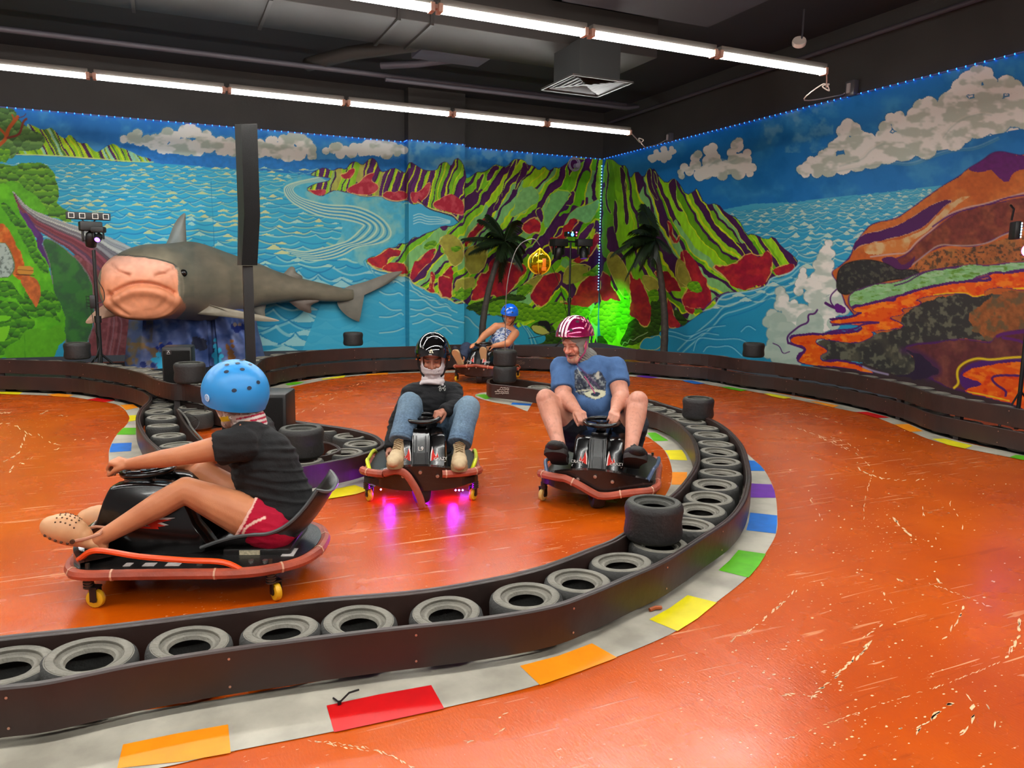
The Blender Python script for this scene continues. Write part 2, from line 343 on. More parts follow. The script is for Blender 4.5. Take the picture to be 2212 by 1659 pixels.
# ================================================================== BARRIERS
board = mat('barrier_board', '#32201b', 0.42, var=0.22, scale=3.0, bump=0.35, bscale=9, col2='#251b18')
boardtop = mat('board_screw', '#b98d78', 0.4, metal=0.6)
def bent_board(name, px, ztop, zbot, label, t=0.022, step=8, screws=True, off=0.0, parent=None, pts=None, smooth=8):
    P = pts if pts is not None else [gz(x, y, ztop) for x, y in px]
    c = catmull([(p[0], p[1], 0) for p in P], smooth)
    B = MB(); B.wallstrip(c, zbot, ztop, t, 0, off); B.wallstrip(c, zbot, ztop - 0.004, t * .55, 0, off + t * .78)
    o = B.build(name, board, parent)
    return o, c
B = MB(); B.cyl((0, 0, 0), (0, 0.002, 0), 0.0042, 8); SCREW = B.build('screw_head', boardtop); bpy.data.objects.remove(SCREW); SCREW = bpy.data.meshes['screw_head']
def screws(parent, c, z0, z1, side, step=0.85, k0=0.3):
    acc = 0.0; nxt = k0; n = 0
    for a, b in zip(c[:-1], c[1:]):
        d = (Vector(b) - Vector(a)); l = d.length
        while acc + l > nxt and n < 60:
            f = (nxt - acc) / l; p = Vector(a) + d * f; nn = Vector((-d.y, d.x, 0)).normalized() * side
            for z in (z0 + 0.028, z1 - 0.03):
                q = Vector((p.x, p.y, z)) + nn * 0.0125
                o = bpy.data.objects.new('screw_head', SCREW); C.objects.link(o); o.parent = parent; o.location = q; o.rotation_euler.z = math.atan2(nn.y, nn.x) - PI / 2
            nxt += step; n += 1
        acc += l
def barrier(label, cat='barrier', grp=None):
    e = empty('barrier', (0, 0, 0)); tag(e, label, cat, grp); return e
# --- front C-shaped barrier
outer_px = [(-900, 1590), (-500, 1545), (-300, 1520), (-120, 1500), (0, 1484), (108, 1471), (307, 1431), (517, 1398), (800, 1362), (1025.5, 1337), (1188, 1310), (1280, 1278.5), (1359.6, 1244.7), (1439, 1209), (1518.7, 1159), (1578, 1119), (1606, 1083.5), (1617, 1049.7), (1619.4, 1022), (1611, 981), (1600.4, 957), (1580.5, 933.8), (1557, 915.7), (1530, 902), (1500, 892), (1466.6, 881), (1430, 870.5), (1408.7, 864), (1340, 850), (1260, 838), (1170, 826), (1105, 817), (1075, 815), (1056, 819), (1053, 825)]
inner_px = [(1053, 825), (1060, 829), (1080, 831), (1149, 839), (1230, 852), (1330, 868), (1407.8, 886.8), (1430, 894), (1455.7, 906.7), (1477, 924.8), (1493.7, 944.7), (1502.7, 966.4), (1505.5, 990), (1499, 1011.6), (1484.7, 1033), (1466.6, 1055), (1448.5, 1071), (1405, 1110), (1337.7, 1157), (1309.8, 1171), (1280, 1182), (1163, 1224.8), (1025.5, 1255.5), (880.9, 1277), (700, 1291.7), (542.6, 1311.5), (253, 1347.7), (0, 1374.8), (-150, 1395), (-320, 1418), (-550, 1448), (-950, 1498)]
# fix the front-left depth with the true heights: board tops at 0.195
fb = barrier('long low barrier of dark brown boards filled with grey tyres, sweeping across the foreground')
o, co = bent_board('outer_board', outer_px, 0.195, 0.04, '', parent=fb, off=0.0); screws(fb, co, 0.04, 0.195, -1, 0.62, 0.35)
o, ci = bent_board('inner_board', inner_px, 0.195, 0.04, '', parent=fb, off=0.0); screws(fb, ci, 0.04, 0.195, 1, 0.9, 0.5)
CO, CI = co, ci
def fit(p, R_=.139):
    # centre a tyre between the two boards of the front barrier
    s = 1.0
    for _ in range(12):
        q = Vector((p.x, p.y, 0)); a = min(CO, key=lambda v: (v - q).length); b = min(CI, key=lambda v: (v - q).length); da, db = (q - a).length, (q - b).length; s = min(1.06, (da + db) / 2 / (R_ + .016))
        if da < R_ * s + .015: p = p + (q - a).normalized() * (R_ * s + .016 - da)
        elif db < R_ * s + .015: p = p + (q - b).normalized() * (R_ * s + .016 - db)
        else: break
    return p, s
# --- island between the left pocket and the kid's lane
isl = barrier('low leaf-shaped barrier of brown boards filled with tyres, behind the rider in black')
isl_left = Z44((1790, 640), (1785, 680), (1740, 730), (1680, 790), (1640, 880), (1645, 960), (1690, 1060), (1750, 1150), (1850, 1240)) + [(375, 1000), (430, 1025), (500, 1035), (580, 1025)] + Z88((610, 1080), (950, 1020), (1300, 950), (1600, 860), (1740, 790), (1750, 750), (1720, 715), (1600, 640), (1300, 560), (900, 500), (400, 425)) + [(560, 893), (480, 882), (420, 872), (380, 862), (345, 851)]
o, c2 = bent_board('outer_board', isl_left, 0.195, 0.035, '', parent=isl, smooth=6); screws(isl, c2, 0.035, 0.195, 1, 0.7, 0.2)
ISL = c2
inn = [(382, 883), (400, 915), (438, 956), (500, 985), (590, 990), (690, 985), (728, 975), (733, 966), (715, 957), (690, 952)]
o, c3 = bent_board('inner_board', inn, 0.175, 0.02, '', parent=isl, t=0.014, smooth=6)
# --- perimeter, two boards high
per = barrier('two-board-high brown perimeter barrier running along the painted walls')
left_up = Z44((1700, 372), (1850, 440), (2050, 490), (2212, 495)) + [(441, 836), (490, 834), (530, 815)]
right_lo = Z33((30, 615), (200, 560), (400, 520), (700, 480), (1250, 440), (1900, 415)) + [(1000, 771), (1119, 773), (1230, 777), (1354, 781), (1440, 788), (1530, 795), (1602.7, 806.7), (1693, 817.5), (1812, 837.8), (1938.6, 866.7), (2011, 892), (2083, 908.3), (2212, 934.5), (2330, 957), (2480, 988)]
PU = [gz(*p, .195) for p in Z44((-2600, 430), (-1500, 395), (-500, 387), (0, 395), (450, 408), (860, 425), (1200, 470), (1450, 512))] + [gz(*p, .38) for p in left_up] + [gz(*p, .195) for p in right_lo]
o, cu = bent_board('upper_board', None, 0.385, 0.226, '', parent=per, smooth=5, pts=PU); screws(per, cu, 0.226, 0.385, -1, 1.0, 0.3)
E0 = [(p.x, p.y) for p in cu]
left_lo = Z44((-2600, 430), (-1500, 395), (-500, 387), (0, 395), (860, 425), (1200, 470), (1500, 520), (1700, 580), (1790, 640))
bent_board('lower_board', left_lo, 0.195, 0.04, '', parent=per, smooth=6)
mid = [i for i, p in enumerate(E0) if p[0] > gz(441, 836, .38).x]
lo_pts = [(p[0], p[1], 0) for p in E0[mid[0]:]]
B = MB(); B.wallstrip(lo_pts, 0.04, 0.195, 0.022); B.build('lower_board', board, per)
screws(per, [Vector(p) for p in lo_pts], 0.04, 0.195, -1, 0.8, 0.6)
# short feet under and between the boards
for i in range(6, len(E0) - 4, 9):
    a, b = Vector(E0[i]), Vector(E0[i + 1]); d = (b - a).normalized(); nn = Vector((-d.y, d.x)); q = a + nn * 0.035
    B = MB(); B.box((0, 0, 0.185), (0.05, 0.05, 0.37)); B.build('post', mat('post_wood', '#2a2220', 0.7), per).location = (q.x, q.y, 0)
# ================================================================== TYRES
rub = mat('tyre_rubber', '#6d695f', 0.75, var=0.18, scale=14, bump=0.5, bscale=70)
rub.node_tree.nodes['Principled BSDF'].inputs['Base Color'].default_value = (*lin('#3f3d36'), 1)
rubd = mat('slick_rubber', '#1d1a19', 0.6, var=0.15, scale=9, bump=0.3, bscale=50)
rubt = mat('slick_sidewall', '#393832', 0.7, var=0.15, scale=20, bump=0.4, bscale=60)
def tyre_mesh(R0, W, hole, name, mats, groove=True, concave=0.0):
    B = MB(); h = W / 2
    pr = [(hole, -h * .62), (hole + .006, -h * .78), (hole + .014, -h * .8), (hole + .022, -h * .74), (hole + .03, -h * .82), (R0 * .72, -h * .96), (R0 * .82, -h), (R0 * .9, -h * .95), (R0 * .97, -h * .82), (R0, -h * .6), (R0 * (1 - concave), 0),
          (R0, h * .6), (R0 * .97, h * .82), (R0 * .9, h * .95), (R0 * .885, h * .955), (R0 * .875, h * .94), (R0 * .865, h * .97), (R0 * .78, h), (R0 * .70, h * .97), (R0 * .69, h * .94), (R0 * .68, h * .965), (hole + .03, h * .84), (hole + .022, h * .76), (hole + .014, h * .82), (hole + .006, h * .78), (hole, h * .62)]
    # inner bead surface so the hole reads hollow
    inn = [(hole, h * .62), (hole + .012, h * .55), (R0 * .86, h * .45), (R0 * .93, 0), (R0 * .86, -h * .45), (hole + .012, -h * .55), (hole, -h * .62)]
    a = pr[:9]; b = pr[8:14]; c = pr[13:]
    B.lathe(a, 40, 0, cap=False); B.lathe(b, 40, 1 if len(mats) > 1 else 0, cap=False); B.lathe(c, 40, 0, cap=False); B.lathe(inn, 40, 1 if len(mats) > 1 else 0, cap=False)
    o = B.build(name, mats); me = o.data; bpy.data.objects.remove(o); return me
TM = tyre_mesh(0.139, 0.145, 0.066, 'kart_tyre', [rub, mat('tyre_tread', '#2c2b28', 0.75, var=0.2, scale=12, bump=0.4)])
TS = tyre_mesh(0.142, 0.19, 0.068, 'slick_tyre', [rubt, rubd], concave=0.05)
def tyre(me, p, tilt=(0, 0), label=None, group=None, rz=0.0, name='kart_tyre', s=1.0):
    o = bpy.data.objects.new(name, me); C.objects.link(o); o.location = p; o.rotation_euler = (tilt[0], tilt[1], rz); o.scale = (s, s, s)
    tag(o, label, 'tyre', group); return o
rnd = random.Random(5)
G1 = 'grey kart tyres inside the front barrier'
front = [(15, 1434), (195, 1418), (408, 1390), (603, 1355), (783, 1325), (953, 1310), (1110, 1280), (1235, 1252), (1337, 1217)]
zt = 0.155
fl = ['worn grey kart tyre at the left photo edge in the front barrier', 'wide scuffed grey tyre, second from the left edge in the front barrier',
      'brownish grey kart tyre, third from the left edge in the front barrier', 'kart tyre with a wooden block showing through its hole, in the front barrier',
      'kart tyre with a blue paint smear on its right side, in the front barrier', 'grey kart tyre just right of the blue smeared one in the front barrier',
      'grey kart tyre, second to the right of the blue smeared one', 'grey kart tyre, third to the right of the blue smeared one', 'grey kart tyre with a small white mark, left of the big stacked slick tyre']
for i, (x, y) in enumerate(front):
    p, s_ = fit(gz(x, y, zt)); tyre(TM, (p.x, p.y, 0.0725 + 0.022), (rnd.uniform(-.06, .06), rnd.uniform(-.06, .06)), fl[i], G1, 0, s=s_)
p, s_ = fit(gz(1410, 1172, 0.155)); tyre(TM, (p.x, p.y, 0.0725 + .01), (0, 0), 'grey tyre lying under the big slick tyre at the bend of the front barrier', G1, 0, s=s_)
FT = p
right = [(1487, 1137), (1512.7, 1105), (1531.6, 1079), (1543.5, 1050), (1552.5, 1024), (1555, 1000), (1552, 979), (1546, 961), (1537, 942), (1522.6, 926), (1502, 911), (1480, 900), (1455.7, 890), (1430, 881), (1405, 874), (1340, 861), (1260, 848), (1180, 837)]
for i, (x, y) in enumerate(right):
    p, s_ = fit(gz(x, y, zt))
    lb = ('grey tyre at the right bend, %s one behind the big slick tyre' % ORD[i]) if i < 12 else 'dark tyre at the far end of the front barrier, %s one from the bend' % ORD[i]
    tyre(TM, (p.x, p.y, 0.0725 + .02), (rnd.uniform(-.04, .04), rnd.uniform(-.04, .04)), lb, G1, 0, s=s_)
# wooden block seen through one tyre
p = gz(603, 1362, 0.08); B = MB(); B.box((0, 0, 0.045), (0.07, 0.05, 0.09), bev=0.004); o = B.build('wooden_block', mat('pine', '#a8651f', 0.6, var=0.25, scale=20)); o.location = (p.x, p.y, 0); o.rotation_euler.z = 0.4
tag(o, 'small varnished wooden block inside the fourth tyre of the front barrier', 'block')
# island tyres
G2 = 'grey kart tyres inside the leaf-shaped barrier'
il = [(343.6, 884), (346, 895.5), (350.6, 907), (349, 923), (363.5, 943.4), (376, 961), (350, 868), (340, 875.6)]
il = [(352, 866), (347, 877), (343, 889), (348, 903), (351, 921), (363.5, 942), (382, 962)]
for i, (x, y) in enumerate(il):
    p = gz(x, y, .15); tyre(TM, (p.x, p.y, .0725 + .02), (rnd.uniform(-.05, .05), rnd.uniform(-.05, .05)), 'grey kart tyre along the left side of the leaf-shaped barrier, %s from its far end' % ORD[i], G2, s=.93)
ir = [(707.6, 929, 'grey tyre behind the big slick tyre on the leaf-shaped barrier'), (756.7, 944.5, 'grey tyre at the upper edge of the leaf-shaped barrier near its right tip'), (780.6, 961.4, 'grey tyre nearest the right tip of the leaf-shaped barrier'), (745, 979.9, 'grey tyre at the lower edge of the leaf-shaped barrier near its right tip'), (655, 997, 'grey tyre lying beneath the big slick tyre on the leaf-shaped barrier'), (417.5, 881, 'grey tyre in the middle of the leaf-shaped barrier beside the blue helmet'), (426, 893, 'grey tyre in the middle of the leaf-shaped barrier, nearer one beside the blue helmet')]
for x, y, lb in ir:
    p = gz(x, y, .15); tyre(TM, (p.x, p.y, .0725 + .02), (0, 0), lb, G2)
# big slicks standing on barriers
def slick(px, z, label, s=1.0, name='slick_tyre', tilt=(0, 0)):
    # px: centre of the tyre's bottom, z: its height
    p = gz(px[0], px[1], z); return tyre(TS, (p.x, p.y, z + 0.095 * s + .0), tilt, label, 'wide slick tyres stacked on barriers', 0, name, s)
slick((1410, 1163), 0.165, 'wide dark slick tyre standing on the front barrier right of the man\'s kart')
slick((1507, 903), 0.165, 'wide black slick tyre on the far bend of the front barrier')
slick((763, 746), 0.40, 'black slick tyre on the back perimeter barrier left of the black-helmeted kid')
slick((168, 775), 0.40, 'black slick tyre on the perimeter barrier beside the left light stand')
slick((411, 826), 0.39, 'dark slick tyre in front of the black subwoofer on the perimeter barrier', 1.0)
slick((1627, 771), 0.40, 'black slick tyre on the right perimeter barrier below the painted steam clouds')
slick((652, 985), 0.165, 'large slick tyre behind the rider in black, on the leaf-shaped barrier', 1.08)
slick((1090, 825), 0.175, 'lower slick tyre of the stack of two at the far end of the front barrier', 1.0)
slick((1090, 824), 0.175, 'upper slick tyre of the stack of two at the far end of the front barrier', 1.0).location.z += 0.191
# perimeter tyres behind the boards
G3 = 'black tyres behind the boards of the perimeter barrier'
acc, nxt = 0.0, 0.1
gap0 = (gz(441, 836, .38).x, gz(545, 812, .38).x)
for (a, b) in zip(E0[:-1], E0[1:]):
    a, b = Vector(a), Vector(b); d = b - a; l = d.length
    while l > 0 and acc + l > nxt:
        q = a + d * ((nxt - acc) / l); nn = Vector((-d.y, d.x)).normalized(); q = q + nn * 0.17
        if not (gap0[0] - .1 < q.x < gap0[1] + .5 and q.y < 8.6):
            for k in range(2):
                tyre(TM, (q.x, q.y, 0.0725 + 0.01 + k * (0.195 + rnd.uniform(0, .01))), (rnd.uniform(-.05, .05), rnd.uniform(-.05, .05)) if k else (0, 0), 'black tyre packed behind the brown boards of the perimeter barrier', G3, 0)
        nxt += 0.285
    acc += l
# ================================================================== CEILING LIGHTS
tubeM = mat('lit_tube', '#f6f6f2', 0.5, emit=TUBE)
def fixture(p, label, seen=True):
    e = empty('tube_light', (p[0], p[1], p[2])); tag(e, label, 'ceiling light', 'rows of fluorescent tube lights')
    B = MB(); B.box((0, 0, 0.075), (1.2, 0.075, 0.05), bev=.006); B.build('housing', mat('fixture_white', '#6a6760', 0.5), e)
    B = MB()
    for y in (-0.024, 0.024): B.cyl((-0.575, y, 0.028), (0.575, y, 0.028), 0.017, 12)
    B.build('tube', tubeM, e)
    for s in (-1, 1):
        B = MB(); B.box((s * 0.595, 0, 0.035), (0.034, 0.085, 0.062), bev=.005); B.box((s * 0.617, 0, 0.045), (0.02, 0.04, 0.03)); B.build('socket', mat('socket_pink', '#b08a76', 0.5), e)
    return e
LZ = 3.30
rowA = [gz(1362, 288.4, LZ).x - 0.62 - 1.25 * i for i in range(9)]
for i, x in enumerate(rowA):
    fixture((x, 8.9, LZ - .028), ('fluorescent tube light in the far row, %s from its right end' % ORD[i]))
rowB = [gz(1785, 157, LZ).x - 0.62 - 1.25 * i for i in range(9)]
for i, x in enumerate(rowB):
    fixture((x, 5.53, LZ - .028), ('fluorescent tube light in the near row, %s from its right end' % ORD[i]))
for y in (2.16, -1.2):
    for i in range(9): fixture((rowB[0] - 1.25 * i, y, LZ - .028), 'fluorescent tube light in the rows overhead behind the camera')
# ================================================================== MURAL PAINT (vertex colours of the painted wall surfaces)
def hsh(ix, iy, seed):
    h = (ix.astype(np.int64) * 374761393 + iy.astype(np.int64) * 668265263 + seed * 1442695041) & 0xffffffff
    h = ((h ^ (h >> 13)) * 1274126177) & 0xffffffff
    return ((h ^ (h >> 16)) & 0xffff) / 65535.0
def vn(x, y, seed=0):
    ix, iy = np.floor(x), np.floor(y); fx, fy = x - ix, y - iy
    fx = fx * fx * (3 - 2 * fx); fy = fy * fy * (3 - 2 * fy)
    a, b, c, d = hsh(ix, iy, seed), hsh(ix + 1, iy, seed), hsh(ix, iy + 1, seed), hsh(ix + 1, iy + 1, seed)
    return (a * (1 - fx) + b * fx) * (1 - fy) + (c * (1 - fx) + d * fx) * fy
def fbm(x, y, seed=0, o=3):
    s, a, t = 0, 1.0, 0
    for i in range(o): s = s + a * vn(x * 2 ** i, y * 2 ** i, seed + i * 17); t += a; a *= .5
    return s / t
def hx(c): c = c.lstrip('#'); return np.array([int(c[i:i + 2], 16) / 255 for i in (0, 2, 4)])
def chaikin(P, it=2, closed=True):
    P = [tuple(p) for p in P]
    for _ in range(it):
        Q = [] if closed else [P[0]]
        for i in range(len(P) if closed else len(P) - 1):
            a, b = P[i], P[(i + 1) % len(P)]
            Q += [(a[0] * .75 + b[0] * .25, a[1] * .75 + b[1] * .25), (a[0] * .25 + b[0] * .75, a[1] * .25 + b[1] * .75)]
        if not closed: Q.append(P[-1])
        P = Q
    return P
class Mural:
    def __init__(s, px, py, seed=0):
        s.x, s.y = px, py; s.c = np.zeros((len(px), 3)); s.all = np.arange(len(px))
        s.wx = (fbm(px / 14, py / 14, 3, 2) - .5) * 2; s.wy = (fbm(px / 14, py / 14, 9, 2) - .5) * 2
        s.g = (vn(px / 3.1, py / 3.1, 77) - .5)
    def inside(s, P, warp=0.0):
        P = np.array(P); x0, y0 = P.min(0) - warp - 1; x1, y1 = P.max(0) + warp + 1
        I = s.all[(s.x > x0) & (s.x < x1) & (s.y > y0) & (s.y < y1)]
        if not len(I): return I
        x, y = s.x[I] + s.wx[I] * warp, s.y[I] + s.wy[I] * warp
        r = np.zeros(len(I), bool)
        xa, ya = P[:, 0], P[:, 1]; xb, yb = np.roll(xa, -1), np.roll(ya, -1)
        for a, b, c, d in zip(xa, ya, xb, yb):
            if b == d: continue
            k = (y > b) != (y > d)
            r ^= k & (x < (c - a) * (y - b) / (d - b) + a)
        return I[r]
    def dist(s, P, w):
        P = np.array(P); x0, y0 = P.min(0) - w; x1, y1 = P.max(0) + w
        I = s.all[(s.x > x0) & (s.x < x1) & (s.y > y0) & (s.y < y1)]
        D = np.full(len(I), 1e9)
        for (a, b), (c, d) in zip(P[:-1], P[1:]):
            l = (c - a) ** 2 + (d - b) ** 2
            if l == 0: continue
            J = np.nonzero((s.x[I] > min(a, c) - w) & (s.x[I] < max(a, c) + w) & (s.y[I] > min(b, d) - w) & (s.y[I] < max(b, d) + w))[0]
            if not len(J): continue
            x, y = s.x[I[J]], s.y[I[J]]
            t = np.clip(((x - a) * (c - a) + (y - b) * (d - b)) / l, 0, 1)
            D[J] = np.minimum(D[J], np.hypot(x - a - t * (c - a), y - b - t * (d - b)))
        return I, D
    def put(s, I, col, a=1.0):
        col = hx(col) if isinstance(col, str) else col
        a = np.asarray(a); a = a[:, None] if a.ndim else a
        s.c[I] = s.c[I] * (1 - a) + col * a
    def fill(s, P, col, warp=2.0, it=2, tex=0.0, col2=None, ts=18, sx=1.0, edge=None, ew=2.0):
        if it: P = chaikin(P, it)
        if edge:
            J, D = s.dist(list(P) + [P[0]], ew * 1.2 + warp)
            # edge line follows the unwarped outline
            s.put(J, edge, np.clip(1.3 - D / ew, 0, 1))
        I = s.inside(P, warp)
        if not len(I): return I
        s.put(I, col)
        if col2 is not None:
            n = np.clip((fbm(s.x[I] / (ts * sx), s.y[I] / ts, 5, 3) - .42) * 5, 0, 1); s.put(I, col2, n)
        if tex: s.c[I] *= (1 + (fbm(s.x[I] / 7, s.y[I] / 7, 31, 3) - .5) * tex * 2)[:, None]
        return I
    def line(s, P, col, w, it=2, soft=.5, taper=False, a=1.0):
        if it: P = chaikin(P, it, False)
        I, D = s.dist(P, w * 1.2 + 1); s.put(I, col, np.clip((w / 2 + soft - D) / (2 * soft), 0, 1) * a)
    def circles(s, cs, col, edge=None, ew=2.0, cols2=None):
        # puffy clouds: union of discs
        x0 = min(c[0] - c[2] for c in cs) - 6; x1 = max(c[0] + c[2] for c in cs) + 6; y0 = min(c[1] - c[2] for c in cs) - 6; y1 = max(c[1] + c[2] for c in cs) + 6
        I = s.all[(s.x > x0) & (s.x < x1) & (s.y > y0) & (s.y < y1)]
        d = np.full(len(I), 1e9); xx, yy = s.x[I] + s.wx[I] * 1.2, s.y[I] + s.wy[I] * 1.2
        for a, b, r in cs: d = np.minimum(d, np.hypot(xx - a, yy - b) - r)
        if edge: k = (d < ew) & (d >= 0); s.put(I[k], edge, .8)
        k = d < 0; s.put(I[k], col)
        if cols2:
            n = np.clip((fbm(s.x[I[k]] / 26, s.y[I[k]] / 15, 8, 3) - .45) * 6, 0, 1); s.put(I[k], cols2, n * .8)
        return I[k]
    def waves(s, I, sp, amp, wl, dark, light, base=None, sl=0.0, seed=0, pers=0.0, y0=0, lw=.16, kw=.16, lit=None):
        # painted wave lines: dark line above a light one, peaked crests
        x, y = s.x[I], s.y[I] - sl * s.x[I]
        if base is not None: s.put(I, base)
        v = (y - y0); sc = sp * (1 + pers * np.clip(v, 0, 900) / 100)
        q = np.log1p(pers * np.clip(v, 0, 900) / 100) / (pers / 100) / sp if pers else v / sp
        fade = sc / sp
        ph = vn(q * .9, x * 0 + 1, seed) * 6
        cr = 1 - np.abs(np.sin((x / (wl * fade) + fbm(x / (wl * 1.3), q * .6, seed + 3, 2) * 2.2 + ph) * PI)) ** .8
        cr = cr * (.35 + 1.3 * fbm(x / (wl * 1.5 * fade), q * .45, seed + 5, 2))
        t = q + amp * cr + (fbm(x / 60, q * .5, seed + 7, 2) - .5) * 1.2
        f = t - np.floor(t); k = np.floor(t)
        st = .45 + .9 * vn(x / (wl * .8) + k * 3.7, k, seed + 11)
        ld = np.clip(1 - np.abs(f - .32) / kw, 0, 1) * np.clip(st, 0, 1); ll = np.clip(1 - np.abs(f - .56) / lw, 0, 1) * np.clip(st, 0, 1)
        s.put(I, dark, np.clip(ld * 1.3, 0, 1) * .85)
        if lit is None: s.put(I, light, np.clip(ll * 1.3, 0, 1) * .8)
        else:
            cc = hx(light)[None, :] * (1 - lit[:, None]) + hx('#c4cd94')[None, :] * lit[:, None]
            a = (np.clip(ll * 1.3, 0, 1) * .85)[:, None]; s.c[I] = s.c[I] * (1 - a) + cc * a
    def swell(s, x0, x1, y0, y1, sl, dark, light, seed=1, sp0=7.0, sp1=20.0, wl0=26, wl1=70, cream=None, A0=.55):
        # rows of hand-painted waves: peaked crests joined by sagging troughs, pale lens under each crest
        rn = random.Random(seed); y = y0; yy = lambda x, b: b + sl * (x - x0)
        rows = []
        while y < y1:
            t = (y - y0) / max(1, (y1 - y0)); sp = sp0 + (sp1 - sp0) * t; rows.append((y, sp, wl0 + (wl1 - wl0) * t)); y += sp * .8
        for y, sp, wl in rows:
            x = x0 - rn.uniform(0, wl); pk = []
            while x < x1 + wl: pk.append((x, rn.uniform(.35, 1.0) * sp * A0, rn.uniform(-.25, .25) * sp)); x += wl * rn.uniform(.55, 1.25)
            for (xa, ha, oa), (xb, hb, ob) in zip(pk[:-1], pk[1:]):
                P = []
                for k in range(9):
                    u = k / 8; e = abs(2 * u - 1) ** 1.7; P.append((xa + (xb - xa) * u, yy(xa + (xb - xa) * u, y) + (oa * (1 - u) + ob * u) - (ha * (1 - u) + hb * u) * e * 1.2 + sp * .25))
                r = rn.random()
                if r < .88:
                    c = light if cream is None or rn.random() > cream(xa, yy(xa, y)) else '#bcc996'
                    s.line([(a, b + sp * .16) for a, b in P], c, sp * rn.uniform(.14, .3), 0, soft=.9, a=rn.uniform(.5, .95))
                if r > .1: s.line(P, dark, sp * rn.uniform(.1, .17), 0, soft=.8, a=.85)
                if rn.random() < .55:
                    c = light if cream is None or rn.random() > cream(xa, yy(xa, y)) else '#c3cc92'
                    h = ha * rn.uniform(.8, 1.3); yb = yy(xa, y) + oa + sp * .1; w = wl * rn.uniform(.2, .4)
                    s.fill([(xa - w, yb + h * .3), (xa - w * .4, yb - h * .3), (xa, yb - h * .8), (xa + w * .4, yb - h * .3), (xa + w, yb + h * .3), (xa + w * .4, yb + h * .45), (xa - w * .4, yb + h * .45)], c, 1.0, 1)
    def cliffs(s, I, w, lean, pal, seed=0, bend=14, fan=None, dark='#40144a', dkw=.16, hl='#c2d418', ydep=0.0):
        # near-vertical wavy bands of flat colour
        x, y = s.x[I], s.y[I]
        if fan is None: u = x + lean * (y - 400)
        else: u = fan(x, y)
        u = u + (fbm(x / 34, y / 40, seed + 1, 3) - .5) * bend * 2 + (vn(x / 9, y / 16, seed + 2) - .5) * bend * .35
        t = u / w; k = np.floor(t); f = t - k
        r = hsh(k, k * 0 + 3, seed + 4); wv = .2 + .55 * hsh(k, k * 0, seed + 6)
        r2 = np.where(f < wv, r, hsh(k, k * 0 + 7, seed + 8))
        seg = np.floor(y / 85 + hsh(k, k * 0 + 5, seed) * 3 + fbm(x / 20, y / 30, seed + 9, 2)); r2 = (r2 + .37 * hsh(k, seg, seed + 10) * ydep + 1) % 1
        P = np.array([hx(c) for c in pal]); idx = np.clip((r2 * len(pal)).astype(int), 0, len(pal) - 1)
        s.c[I] = P[idx]
        e = np.minimum(np.abs(f - wv), np.minimum(f, 1 - f)) * w
        pk = hsh(k, k * 0 + 9, seed + 12)
        J = (np.abs(f - wv) * w < w * dkw * .5) & (pk > .25); s.put(I[J], dark)
        J = (np.minimum(f, 1 - f) * w < 1.6) & (pk > .3); s.put(I[J], hl)
        s.c[I] *= (1 + (fbm(x / 5, y / 14, seed + 20, 2) - .5) * .22)[:, None]
    def bush(s, I, c1='#5f9c12', c2='#2f5a0c', sc=11, hl='#8fc41e'):
        x, y = s.x[I], s.y[I]
        ix, iy = np.floor(x / sc), np.floor(y / sc); d1 = np.full(len(I), 1e9); ay = np.zeros(len(I))
        for i in (-1, 0, 1):
            for j in (-1, 0, 1):
                cx, cy = (ix + i + hsh(ix + i, iy + j, 1)) * sc, (iy + j + hsh(ix + i, iy + j, 2)) * sc
                d = np.hypot(x - cx, y - cy); k = d < d1; d1 = np.where(k, d, d1); ay = np.where(k, y - cy, ay)
        t = np.clip(.5 + ay / sc * .8, 0, 1)
        s.put(I, c1); s.put(I, c2, np.clip((t - .55) * 3, 0, 1) * .8); s.put(I, hl, np.clip((.32 - t) * 5, 0, 1) * .7)
    def mottle(s, I, col, sc=30, thr=.5, k=5, a=.6, seed=50, ay=1.0):
        n = fbm(s.x[I] / sc, s.y[I] / (sc * ay), seed, 4); s.put(I, col, np.clip((n - thr) * k, 0, 1) * a)
A_ = lambda *p: T(0, 200, .27125, p)
B_ = lambda *p: T(500, 200, .27125, p)
C_ = lambda *p: T(950, 300, .27125, p)
D_ = lambda *p: T(1450, 100, .34448, p)
E_ = lambda *p: T(1550, 550, .29928, p)
F_ = lambda *p: T(0, 550, .27125, p)
K_ = lambda *p: T(1200, 300, .13562, p)
K2 = lambda *p: T(1200, 525, .13562, p)
P_ = lambda *p: T(820, 280, .1085, p)
P2 = lambda *p: T(820, 600, .1085, p)
SEA, SEAD, SEAL = '#2f9dc2', '#0e78ae', '#a2cfc0'
MTP = ['#84c41a', '#5fae10', '#84c41a', '#56205c', '#7cba6e', '#5c9f14', '#86bb5c', '#4c1850', '#a0cc1c', '#70b81a']
